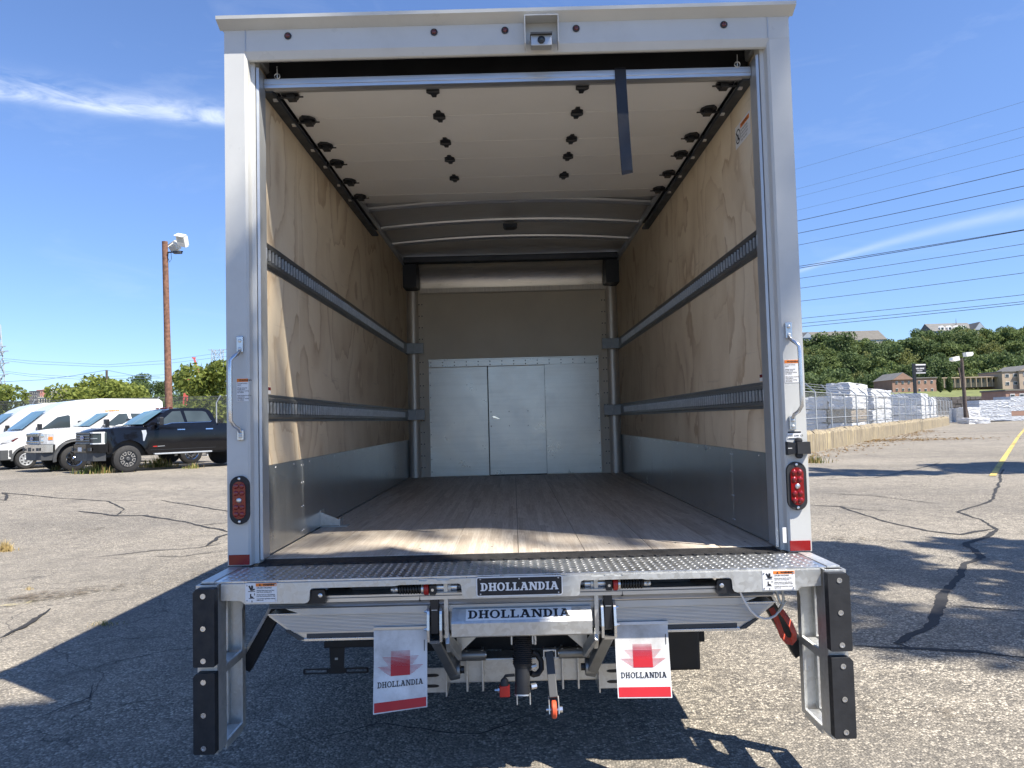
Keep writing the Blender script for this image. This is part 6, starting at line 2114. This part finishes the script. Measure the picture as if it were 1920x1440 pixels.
# trees left of the lorry
cr = leaf_mesh('crown', 5200, lobes_for(1.6, 7.4, 3.9, 20, 5), 0.20, 'leafA', 6, 0.5)
cr2 = leaf_mesh('crown', 4200, lobes_for(1.2, 6.2, 3.4, 18, 15), 0.19, 'leafA', 16, 0.5)
cr3 = leaf_mesh('crown', 3600, lobes_for(1.0, 5.2, 3.3, 16, 25), 0.20, 'leafB', 26, 0.5)
tk = trunk_mesh('trunk', 5.5, 0.16, 2.4, 5, 7)
for k, (u, D, cm, sc, rz, lb_) in enumerate((
        (414, 50, cr, 0.88, 0.3, 'bright yellow-green tree rising just left of the truck box'),
        (352, 58, cr2, 0.62, 1.3, 'small green tree right of the wooden lamp pole'),
        (160, 64, cr2, 0.98, 2.1, 'round green tree rising behind the high-roof van'),
        (215, 67, cr, 0.92, 4.0, 'green tree behind the van, right beside the thin utility pole'),
        (290, 100, cr3, 1.15, 5.0, 'low dark green tree left of the wooden lamp pole'),
        (-30, 62, cr, 0.84, 2.6, 'green tree cut off by the left edge of the picture'),
        (40, 110, cr3, 0.72, 0.6, 'low green tree below the far apartment blocks'),
        (96, 112, cr3, 0.72, 1.9, 'low green tree in front of the cream building'))):
    p = at(u, 790, D)
    tree('roadside_tree', (p.x, D, 0), rz, cm, tk, lb_, 'trees behind the parked vehicles', sc)
HXL = [-420, -300, -220, -170, -120, -80, -40]


def hzl(x, y):
    return -0.5 + (5 + 8 * sstep(-190, -120, x)) * sstep(150, 260, y) * sstep(-30, -70, x)


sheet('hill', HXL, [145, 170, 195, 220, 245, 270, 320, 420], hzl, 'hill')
yrow = 172.0
while yrow < 262:
    D = yrow + 3.35
    for u in range(-40, 430, 44):
        p = at(u + rh.uniform(-10, 10), 790, D)
        ci = rh.choice((1, 3, 0, 1))
        tree('distant_tree', (p.x, yrow + rh.uniform(-5, 5), hzl(p.x, yrow) - 1.5), rh.uniform(0, 6.28), crowns[ci][0], crowns[ci][1], 'dark green tree on the low rise far behind the parked vehicles', 'trees on the far left rise', rh.uniform(0.32, 0.45) if u < 230 else rh.uniform(0.5, 0.75))
    yrow += 26
# cypress pair by the motel
cy = MB()
cym = leaf_mesh('crown', 1400, [(0, 0, 2.4, 1.0, 1.0, 2.5)], 0.30, 'leafC', 77, 0.8)
for u, lb_ in ((1763, 'left of the two dark columnar cypresses by the motel'), (1781, 'right of the two dark columnar cypresses by the motel')):
    p = at(u, 733, 205)
    tree('cypress', (p.x, 205, p.z - 0.2), 0, cym, trunk_mesh('trunk', 1.5, 0.12, 0.4, 3, 3), lb_, 'cypresses by the motel', 0.84)

# ------------------------------------------------------------------ trees beside and behind the viewer: they shade the lot
def shade_lobes(rx, ry, rz, z, k, seed):
    r = random.Random(seed)
    out = []
    for i in range(k):
        a, q = r.uniform(0, 2 * math.pi), math.sqrt(r.random())
        s = r.uniform(0.28, 0.42) * min(rx, ry)
        out.append((q * (rx - s) * math.cos(a), q * (ry - s) * math.sin(a), z + r.uniform(-rz, rz), s, s, s * 0.6))
    return out


def shade_tree(g, h, lob, n, size, label, seed=5):
    """g = where the middle of its shade falls on the ground"""
    x, y = g[0] + 0.585 * h, g[1] - 0.40 * h
    cm = leaf_mesh('crown', n, lob, size, 'leafB', seed, 0.3)
    tree('shade_tree', (x, y, 0), 0, cm, trunk_mesh('trunk', h, 0.18, 1.5, seed, 6), label, 'trees shading the lot')


shade_tree((-2.5, -0.42), 8.5, shade_lobes(2.6, 1.2, 0.4, 8.5, 24, 1) + [(a, b, 8.5, 0.42, 0.42, 0.25) for a, b in ((0.2, 0.72), (0.6, 0.67), (-0.05, 0.92), (0.4, 0.45), (1.0, 0.5), (0.75, 0.30), (1.3, 0.62))], 7500, 0.15, 'leafy tree standing behind the viewer, shading the liftgate and asphalt')
shade_tree((-1.35, 0.95), 24.0, shade_lobes(1.9, 0.95, 0.4, 24, 12, 9), 300, 0.13, 'tall thin-crowned tree far behind the viewer, softly dappling the truck')
shade_tree((6.3, 3.9), 8.5, shade_lobes(4.9, 2.0, 0.9, 8.5, 22, 2), 5200, 0.17, 'leafy tree right of the viewer, dappling the asphalt beside the truck')
shade_tree((13.0, 15.6), 12.0, shade_lobes(8.0, 2.4, 0.9, 12, 26, 3), 6500, 0.20, 'leafy tree right of the lot, shading the asphalt near the barrier')
shade_tree((3.3, 1.7), 13.0, shade_lobes(1.9, 1.3, 0.7, 13, 18, 4), 950, 0.14, 'tall leafy tree right of the viewer with a thin open crown')


# ------------------------------------------------------------------ poles, lamps, signs, wires
def pole(name, base, top, r0, r1, mat, label, cat='pole'):
    t = empty(name, base)
    d = Vector(top) - Vector(base)
    MB().tube([(0, 0, -0.2), d * 0.33, d * 0.66, d], [r0, r0 * 0.95, r1 * 1.05, r1], 14).build('pole_shaft', mat, t, 50)
    tag(t, label, cat)
    return t, d


b_, t_ = at(319, 790, 30), at(309, 453, 30)
lp, d = pole('lamp_pole', (b_.x, 30, gz(b_.x, 30)), t_, 0.165, 0.125, 'polewood', 'reddish wooden pole carrying two white floodlights behind the black pickup', 'lamp post')
top_ = Vector((d.x, d.y, d.z))


def flood(parent, c, w, h, dp, rot, back=False):
    f = MB().prism([(-w / 2, -h / 2), (w / 2, -h / 2), (w / 2 * 0.94, h / 2), (-w / 2 * 0.94, h / 2)], 'y', -dp / 2, dp / 2).build('floodlight', 'lampwhite', parent, None, c)
    f.rotation_euler = rot
    MB().box(-w * 0.36, w * 0.36, -dp / 2 - 0.006, -dp / 2 - 0.001, -h * 0.12, h * 0.36, 0.002).build('floodlight_glass', 'lampglass', f)
    MB().prism([(-dp / 2 - 0.10, h / 2 - 0.03), (-dp / 2 - 0.10, h / 2), (dp / 2, h / 2 + 0.03), (dp / 2, h / 2 + 0.002), (-dp / 2 - 0.0005, h / 2 + 0.002)], 'x', -w / 2, w / 2).build('floodlight_hood', 'lampwhite', f)
    for i in range(7):
        MB().box(-w * 0.42 + i * w * 0.14, -w * 0.42 + i * w * 0.14 + 0.015, dp / 2 + 0.0005, dp / 2 + 0.07, -h * 0.42, h * 0.42).build('cooling_fin', 'lampwhite', f)
    return f


arm = top_ + Vector((0.50, -0.1, -0.42))
MB().bar(top_ + Vector((0.05, 0, -0.50)), top_ + Vector((0.85, -0.1, -0.50)), 0.06, 0.05).build('lamp_arm', 'black', lp)
MB().box(-0.18, 0.18, -0.1, 0.1, -0.07, 0.05, 0.02).build('lamp_mount', 'greyplastic', lp, loc=top_ + Vector((0.62, -0.1, -0.52)))
flood(lp, top_ + Vector((0.40, 0.12, -0.22)), 0.46, 0.40, 0.16, (R(-25), R(18), R(150)))
flood(lp, top_ + Vector((0.85, -0.18, -0.02)), 0.48, 0.52, 0.18, (R(28), R(14), R(-18)))
MB().tube([top_ + Vector((0.16, 0, -0.5)), top_ + Vector((0.14, 0, -0.75)), top_ + Vector((0.22, 0, -0.95)), top_ + Vector((0.30, 0, -0.80)), top_ + Vector((0.28, 0, -0.52))], 0.010, 6).build('lamp_cable', 'black', lp)

b_, t_ = at(1812, 795, 73), at(1803, 672, 73)
lp, d = pole('lamp_pole', (b_.x, 73, 0), t_, 0.20, 0.15, 'polegrey', 'dark pole with two white lamp heads standing at the end of the barrier', 'lamp post')
for sx in (-1, 1):
    hd_ = MB().prism([(-0.75, 0.05), (-0.70, 0.28), (0.0, 0.34), (0.0, -0.10), (-0.55, -0.12)], 'y', -0.3, 0.3).build('lamp_head', 'lampwhite', lp, None, d + Vector((sx * 0.35, 0, -0.1 + (0.35 if sx > 0 else 0))))
    hd_.rotation_euler = (0, R(8 * sx), 0 if sx < 0 else math.pi)
    MB().bar(d + Vector((0, 0, -0.15)), d + Vector((sx * 0.4, 0, 0.0)), 0.07, 0.07).build('lamp_arm', 'polegrey', lp)
MB().bar((0.35, 0, 0), (d.x - 0.35, 0, d.z * 0.86), 0.10, 0.10).build('pole_brace', 'polegrey', lp)
b_, t_ = at(201, 760, 66), at(200, 694, 66)
pole('utility_pole', (b_.x, 66, 0), t_, 0.13, 0.10, 'polegrey', 'thin utility pole standing in front of the round green trees', 'pole')

# left fence and wrapped pack behind the pickups
fl_ = empty('chain_link_fence', (at(330, 790, 36).x, 36, 0.1), R(2))
tag(fl_, 'dark chain-link fence with a slanted arm behind the black pickup', 'fence')
MB().add([(-26, 0, 0), (6, 0, 0), (6, 0, 3.1), (-26, 0, 3.1)], [(0, 1, 2, 3)]).build('fence_mesh', 'linkdark', fl_)
for i in range(9):
    px_ = MB().cyl((-23.5 + 3.2 * i, 0.03, 0), (-23.5 + 3.2 * i, 0.03, 2.75), 0.035, n=8)
    px_.bar((-23.5 + 3.2 * i, 0.03, 2.72), (-23.25 + 3.2 * i, -0.05, 3.10), 0.05, 0.06)
    px_.build('fence_post', 'galvpost', fl_)
for zz in (2.9, 3.05):
    MB().cyl((-26, 0.0, zz), (6, 0.0, zz), 0.012, n=4).build('barbed_wire', 'greyplastic', fl_)
a, b = at(388, 800, 33), at(470, 764, 33)
o = pack_mesh(b.x - a.x, 1.4, b.z - 1.0, False, 8).build('timber_pack', 'wrap', None, 25, ((a.x + b.x) / 2, 33.7, 0.12))
pk = o
tag(o, 'white printed timber wrap standing behind the bed of the black pickup', 'lumber pack')
hh = b.z - 1.0
for r_ in range(5):
    for c_ in range(6):
        mk = MB().prism([(0.06 * math.cos(q) * (1.3 if i % 2 else 0.8), 0.06 * math.sin(q)) for i, q in enumerate(np.linspace(0, 2 * math.pi, 9)[:-1])], 'y', -0.703, -0.701)
        mk.build('printed_mark', 'greyplastic', pk, loc=(-(b.x - a.x) / 2 + 0.22 + c_ * 0.34 + (0.1 if r_ % 2 else 0), 0, hh - 0.16 - r_ * 0.27))

# overhead wires on the right: 15 cables of one line
yl = [395, 525, 577, 662, 732, 812, 888, 1025, 1037, 1103, 1167, 1250, 1361, 1393, 1415]
yr = [-35, 130, 190, 305, 398, 508, 592, 788, 792, 880, 952, 1066, 1206, 1250, 1265]
for i, (a, b) in enumerate(zip(yl, yr)):
    p = at(1497, 200 + 0.2917 * a, 60)
    q = at(1920, 200 + 0.2917 * b, 48)
    e0, e1 = p + (p - q) * 0.9, q + (q - p) * 0.9
    pts = []
    for k in range(13):
        t = k / 12
        w = e0.lerp(e1, t)
        w.z -= 0.25 * (4 * t * (1 - t) - 0.77)
        pts.append(w)
    rad = 0.012 if i < 4 else (0.026 if i in (4, 5, 7, 8) else 0.020)
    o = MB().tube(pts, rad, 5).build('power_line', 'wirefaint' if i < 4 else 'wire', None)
    nmz = ['topmost', 'second from the top', 'third from the top', 'fourth from the top', 'fifth from the top', 'sixth from the top', 'seventh from the top', 'eighth from the top', 'ninth from the top', 'tenth from the top', 'eleventh from the top', 'fourth from the bottom', 'third from the bottom', 'second from the bottom', 'lowest'][i]
    tag(o, 'overhead power line, %s of those crossing the sky at right' % nmz, 'power line', 'power lines right of the truck')
for i, (pp, lb_) in enumerate((([(-40, 668), (60, 677), (200, 684), (310, 676), (425, 660)], 'topmost of the power lines above the vans'), ([(-40, 670), (60, 682), (200, 688), (310, 682), (425, 668)], 'second from the top of the power lines above the vans'),
                               ([(-40, 690), (60, 702), (150, 707), (300, 703), (425, 692)], 'third from the top of the power lines above the vans'), ([(-40, 692), (60, 706), (150, 711), (300, 709), (425, 699)], 'lowest of the long power lines above the vans'),
                               ([(0, 716), (80, 712), (140, 704), (199, 694)], 'wire climbing from the left edge to the thin utility pole'), ([(201, 694), (250, 704), (300, 707)], 'short wire falling right from the thin utility pole'))):
    P = [at(u, v, 90 if i < 4 else 66) for u, v in pp]
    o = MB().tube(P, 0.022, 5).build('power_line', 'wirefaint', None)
    tag(o, lb_, 'power line', 'power lines left of the truck')


def lattice(loc, h, w0, w1, label, arms):
    t = empty('lattice_tower', loc)
    tag(t, label, 'tower')
    n = 7
    for sx, sy in ((-1, -1), (1, -1), (1, 1), (-1, 1)):
        MB().bar((sx * w0, sy * w0, 0), (sx * w1, sy * w1, h), 0.22, 0.22).build('tower_leg', 'lattice', t)
    for f in range(4):
        m = MB()
        ca = ((-1, -1), (1, -1), (1, 1), (-1, 1))
        a, b = ca[f], ca[(f + 1) % 4]
        for i in range(n):
            z0, z1 = h * i / n, h * (i + 1) / n
            q0, q1 = w0 + (w1 - w0) * i / n, w0 + (w1 - w0) * (i + 1) / n
            m.bar((a[0] * q0, a[1] * q0, z0), (b[0] * q1, b[1] * q1, z1), 0.12, 0.12)
            m.bar((b[0] * q0, b[1] * q0, z0), (a[0] * q1, a[1] * q1, z1), 0.12, 0.12)
        tag(m.build('tower_bracing', 'lattice', t), kind='stuff')
    for z, L in arms:
        m = MB()
        for sx in (-1, 1):
            m.bar((0, 0, z), (sx * L, 0, z + 0.2), 0.2, 0.2)
            m.bar((0, 0, z - 1.8), (sx * L * 0.7, 0, z + 0.1), 0.14, 0.14)
        m.build('tower_arm', 'lattice', t)


p = at(408, 655, 250)
lattice((p.x, 250, 0), p.z, 2.2, 1.4, 'pale lattice pylon top showing above the bright green tree', [(p.z - 0.3, 3.2)])
p = at(-8, 640, 170)
lattice((p.x, 170, 0), p.z + 4, 2.0, 0.6, 'lattice pylon with cross-arms cut off by the left edge', [(at(0, 651, 170).z, 2.4), (at(0, 660, 170).z, 3.0), (at(0, 682, 170).z, 3.2), (at(0, 704, 170).z, 3.0)])
# red crane behind the trees
cr_ = empty('crane', (at(352, 740, 150).x, 150, 0))
tag(cr_, 'red tower crane half hidden by the trees left of the truck', 'crane')
o0 = Vector(cr_.location)
w = lambda u, v: at(u, v, 150) - o0
MB().bar(w(344, 790), w(352, 700), 0.7, 0.7).build('crane_mast', 'craneRed', cr_)
MB().bar(w(376, 712), w(364, 672), 0.3, 0.3).build('crane_jib', 'craneRed', cr_)
MB().bar(w(360, 671), w(367, 671), 0.2, 0.25).build('crane_head', 'craneRed', cr_)
c_ = w(348, 726)
MB().box(c_.x - 0.5, c_.x + 0.5, -0.5, 0.5, c_.z - 0.8, c_.z + 0.7, 0.1).build('crane_cab', 'red', cr_)

# black sign board over the motel
p0, p1 = at(1714, 701, 200), at(1734, 682, 200)
sg = empty('sign_board', ((p0.x + p1.x) / 2 - 1.5, 200, 0))
tag(sg, 'black sign board with white writing on a dark post above the motel', 'sign')
x0, x1, z0, z1 = 0.15, p1.x - p0.x + 0.15, p0.z, p1.z
MB().box(x0, x1, -0.2, 0.2, z0, z1, 0.03).build('sign_panel', 'black', sg)
MB().box(-0.35, 0.35, -0.3, 0.3, 0, z1 + 0.1).build('sign_post', 'black', sg)
MB().box(x0 + 0.1, x1 - 0.1, -0.22, -0.201, z1 - 0.42, z1 - 0.1).build('sign_band', 'printwhite', sg)
text_mesh('FOR LEASE', 0.50, ((x0 + 0.12, -0.215, z0 + 1.25), (1, 0, 0), (0, 0, 1)), 'sign_lettering', 'printwhite', sg, bold=0.02)
text_mesh('AVAILABLE', 0.30, ((x0 + 0.5, -0.215, z0 + 0.70), (1, 0, 0), (0, 0, 1)), 'sign_lettering', 'printwhite', sg, bold=0.01)
MB().box(x0 + 0.1, x1 - 0.2, -0.22, -0.201, z0 + 0.10, z0 + 0.30).build('sign_band', 'printwhite', sg)


# ------------------------------------------------------------------ buildings
def house(name, label, D, u0, u1, vt, vb, depth, wall, roof, rows, cols, gable=0.0, pane='glass', trim='trim', flat=False, win=(0.45, 0.5), ground=None, wmargin=0.06):
    a, b = at(u0, vb, D), at(u1, vt, D)
    t = empty(name, ((a.x + b.x) / 2, D, min(a.z, b.z) - 1.0))
    W = (b.x - a.x) / 2
    H = b.z - a.z + 1.0
    MB().box(-W, W, 0, depth, 0, H).build('wall', wall, t)
    if gable:
        MB().prism([(-W - 0.3, H - 0.05), (0, H + gable), (W + 0.3, H - 0.05)], 'y', -0.35, depth + 0.3).build('roof', roof, t)
        MB().prism([(-W * 0.97, H - 0.04), (0, H + gable * 0.93), (W * 0.97, H - 0.04)], 'y', -0.40, -0.352).build('gable_wall', wall, t)
    elif flat:
        MB().box(-W - 0.25, W + 0.25, -0.25, depth + 0.2, H, H + 0.35, 0.05).build('roof', roof, t)
    else:
        rh_ = min(depth * 0.35, 6.4)
        MB().prism([(-0.5, H - 0.05), (depth / 2, H + rh_), (depth + 0.5, H - 0.05)], 'x', -W - 0.4, W + 0.4).build('roof', roof, t)
    for r_ in range(rows):
        for c in range(cols):
            cw = 2 * W * (1 - 2 * wmargin) / cols
            rh__ = (H - 1.0) / rows
            xc = -W * (1 - 2 * wmargin) + cw * (c + 0.5)
            zc = 1.0 + rh__ * (r_ + 0.55)
            ww, wh = cw * win[0], rh__ * win[1]
            wi = MB().box(xc - ww / 2, xc + ww / 2, -0.10, -0.002, zc - wh / 2, zc + wh / 2).build('window', trim, t)
            MB().box(xc - ww / 2 * 0.82, xc + ww / 2 * 0.82, -0.14, -0.101, zc - wh / 2 * 0.82, zc + wh / 2 * 0.82).build('window_pane', pane, wi)
    tag(t, label, 'building')
    return t, W, H


# motel at the foot of the hill
house('motel_building', 'brown brick motel wing with a low gable left of the black sign', 228, 1674, 1712, 711, 738, 12, 'brick', 'roofgrey', 2, 3, 2.2, win=(0.34, 0.36))
house('motel_building', 'brown brick motel wing right of the black sign post', 231, 1716, 1755, 709, 740, 12, 'brick', 'roofgrey', 2, 3, 0, flat=True, win=(0.34, 0.36))
t, W, H = house('motel_building', 'long low motel wing with a flat roof and open gallery below the wood', 240, 1755, 1884, 707, 722, 10, 'brick2', 'brick2', 1, 12, 0, flat=True, win=(0.42, 0.62), trim='darkwall')
for i in range(14):
    xx = -W + 2 * W * i / 13
    MB().box(xx - 0.1, xx + 0.1, -1.7, -1.5, 0, H).build('gallery_post', 'brick2', t)
MB().box(-W, W, -1.75, -0.3, H - 0.001, H + 0.22).build('gallery_roof', 'brick2', t)
house('motel_building', 'three-storey tan motel block at the right edge below the wood', 236, 1881, 1912, 697, 742, 12, 'brick2', 'roofgrey', 3, 2, 0, flat=True, win=(0.5, 0.42))
house('motel_building', 'tan gabled motel block cut off by the right edge', 235, 1913, 1950, 694, 742, 12, 'brick2', 'roofgrey', 3, 2, 1.8, win=(0.4, 0.42))
house('shop_building', 'low brown shop roof behind the striped packs at the right edge', 150, 1887, 1945, 732, 760, 8, 'brick', 'rooftan', 1, 3, 0, flat=True, win=(0.5, 0.5))
# bank, grass and stone retaining wall in front of the motel
gp = [at(1740, 738, 205), at(1960, 738, 205)]
sheet('grass_bank', [gp[0].x - 4, gp[0].x + 12, gp[1].x + 10], [198, 206, 214, 226, 240], lambda x, y: 4.2 + 3.4 * sstep(198, 236, y), 'grass')
sw = MB()
rs_ = random.Random(4)
wl = empty('retaining_wall', (gp[0].x - 4, 197.5, 0))
tag(wl, 'dark stone retaining wall below the motel lawn', 'wall')
WL = gp[1].x - gp[0].x + 14
for r_ in range(3):
    xx = 0.0
    while xx < WL:
        w_ = rs_.uniform(1.2, 2.6)
        MB().box(xx + 0.04, xx + w_ - 0.04, -0.25 - rs_.uniform(0, 0.15), 0.5, 1.9 + r_ * 1.0, 2.84 + r_ * 1.0 + rs_.uniform(-0.1, 0.1), 0.06).build('stone', 'stone', wl)
        xx += w_
MB().box(0, WL, -0.2, 0.5, -0.2, 1.88).build('wall_footing', 'stone', wl)
# hilltop buildings
t, W, H = house('hilltop_building', 'long pale building with a grey roof on the crest, left end', 432, 1520, 1662, 636, 660, 20, 'creamwall', 'rooftan', 1, 16, 0, win=(0.4, 0.5))
house('hilltop_building', 'white gabled end house of the long building on the crest', 428, 1504, 1526, 633, 650, 12, 'bluegrey', 'roofgrey', 2, 5, 3.4, win=(0.5, 0.6))
t, W, H = house('hilltop_building', 'blue-grey three-storey building with dormers on the crest at right', 431, 1750, 1828, 619, 644, 15, 'bluegrey', 'roofgrey', 2, 14, 0, win=(0.5, 0.55))
for i in range(4):
    xx = W * (-0.5 + 0.36 * i)
    MB().prism([(xx - 1.3, H + 0.4), (xx - 1.3, H + 2.2), (xx, H + 3.3), (xx + 1.3, H + 2.2), (xx + 1.3, H + 0.4)], 'y', 0.6, 5).build('dormer', 'trim', t)
    MB().box(xx - 0.7, xx + 0.7, 0.55, 0.6, H + 0.9, H + 2.1).build('dormer_pane', 'glass', t)
MB().tube([(W * 0.42, 6, H), (W * 0.42, 6, H + 8)], [0.5, 0.06], 8).build('spire', 'roofgrey', t)
house('hilltop_building', 'blue-grey gabled end block at the right end of the crest', 427, 1828, 1848, 618, 644, 14, 'bluegrey', 'roofgrey', 2, 3, 4.6, win=(0.5, 0.6))
# far left blocks
house('apartment_block', 'low dark grey apartment block farthest left on the skyline', 392, 41, 56, 737, 754, 14, 'darkwall', 'roofgrey', 3, 4, 0, flat=True)
house('apartment_block', 'dark apartment block second from the left on the skyline', 394, 55, 70, 734, 754, 14, 'darkwall', 'roofgrey', 3, 4, 0, flat=True)
house('apartment_block', 'pink apartment block on the left skyline', 396, 69, 81, 732, 754, 14, 'pinkwall', 'pinkwall', 3, 3, 0, flat=True, win=(0.3, 0.4))
house('office_block', 'tall grey-brown office block with window bands on the left skyline', 398, 81, 115, 730, 758, 18, 'brick2', 'brick2', 1, 4, 0, flat=True, win=(0.72, 0.85))
house('office_block', 'plain tan tower block with a roof box on the left skyline', 397, 113, 135, 727, 758, 18, 'brick2', 'roofgrey', 5, 1, 0, flat=True, win=(0.0001, 0.0001), wmargin=0.3)
house('office_block', 'cream low building with dark square windows in front of the office blocks', 360, 72, 104, 745, 758, 8, 'creamwall', 'creamwall', 1, 6, 0, flat=True, win=(0.5, 0.5), trim='black')

# ------------------------------------------------------------------ weeds and litter
def tuft(loc, n, h, r, mats, label, seed, lean=0.5):
    rr = random.Random(seed)
    t = empty('weed_tuft', loc)
    tag(t, label, 'weeds')
    for mi, mt in enumerate(mats):
        m = MB()
        for i in range(n // len(mats)):
            a = rr.uniform(0, 6.28)
            q = min(1.5, abs(rr.gauss(0, 0.55)))
            x, y = r * q * math.cos(a) * 1.3, r * q * math.sin(a) * 0.7
            hh = h * rr.uniform(0.3, 1.05) * max(0.2, 1 - 0.55 * q)
            b = rr.uniform(0, 6.28)
            lx, ly = math.cos(b) * hh * lean * rr.random(), math.sin(b) * hh * lean * rr.random()
            w_ = rr.uniform(0.006, 0.014) * (h / 0.3)
            px_, py_ = -math.sin(b + 1) * w_, math.cos(b + 1) * w_
            m.add([(x - px_, y - py_, 0), (x + px_, y + py_, 0), (x + lx * 0.4 + px_ * 0.8, y + ly * 0.4 + py_ * 0.8, hh * 0.6), (x + lx * 0.4 - px_ * 0.8, y + ly * 0.4 - py_ * 0.8, hh * 0.6), (x + lx, y + ly, hh)], [(0, 1, 2, 3), (3, 2, 4)])
        tag(m.build('blades', mt, t), kind='stuff')
    return t


def gl(u, v):
    x, y = gpt(u, v, 0.12)
    return (x, y, gz(x, y))


tuft(gl(178, 890), 260, 0.42, 0.62, ('dry', 'greenweed'), 'dry grass tuft under the nose of the black pickup', 1)
tuft(gl(298, 878), 240, 0.46, 0.55, ('greenweed', 'dry'), 'green and straw-coloured weeds below the black pickup doors', 2)
tuft(gl(362, 880), 90, 0.25, 0.35, ('dry', 'greenweed'), 'small weeds by the rear wheel of the black pickup', 3)
tuft(gl(108, 884), 90, 0.25, 0.45, ('dry', 'greenweed'), 'sparse weeds beside the front wheel of the white pickup', 4)
tuft((*gpt(8, 1034), 0), 150, 0.17, 0.11, ('dry',), 'straw-coloured grass clump at the left edge of the lot', 5, 0.9)
tuft((*gpt(196, 1172), 0), 110, 0.05, 0.12, ('greenweed', 'dry'), 'small flat weed growing on the shadow edge left of the truck', 6, 1.2)
tuft((*gpt(52, 1106), 0), 40, 0.05, 0.05, ('dry',), 'tiny dry weed on the sunlit asphalt left of the truck', 7, 1.0)
tuft((*gpt(1524, 868), 0), 160, 0.30, 0.5, ('dry', 'greenweed'), 'dry grass at the near end of the concrete barrier', 8)
lv = MB()
rl_ = random.Random(5)
for i in range(1500):
    s = abs(rl_.gauss(0, 1)) * 0.9
    q = B0 + BD * rl_.uniform(-6, 32) + BN * (0.1 + s)
    if i > 700:
        cx_, cy_ = gpt(1680, 826)
        q = Vector((cx_ + rl_.gauss(0, 2.2), cy_ + rl_.gauss(0, 0.9), 0))
    a = rl_.uniform(0, 6.28)
    w_ = rl_.uniform(0.03, 0.09)
    dx, dy = math.cos(a) * w_, math.sin(a) * w_
    z0, z1 = rl_.uniform(0.008, 0.03), rl_.uniform(0.01, 0.07)
    lv.add([(q.x - dx, q.y - dy, z0), (q.x + dy * 0.5, q.y - dx * 0.5, z1), (q.x + dx, q.y + dy, z0), (q.x - dy * 0.5, q.y + dx * 0.5, z1)], [(0, 1, 2, 3)])
me = bpy.data.meshes.new('dry_leaves')
me.from_pydata(lv.v, [], lv.f)
me.materials.append(M['deadleaf'])
tag(obj('dry_leaves', me), 'scatter of dry brown leaves along the foot of the concrete barrier', 'leaves', kind='stuff')
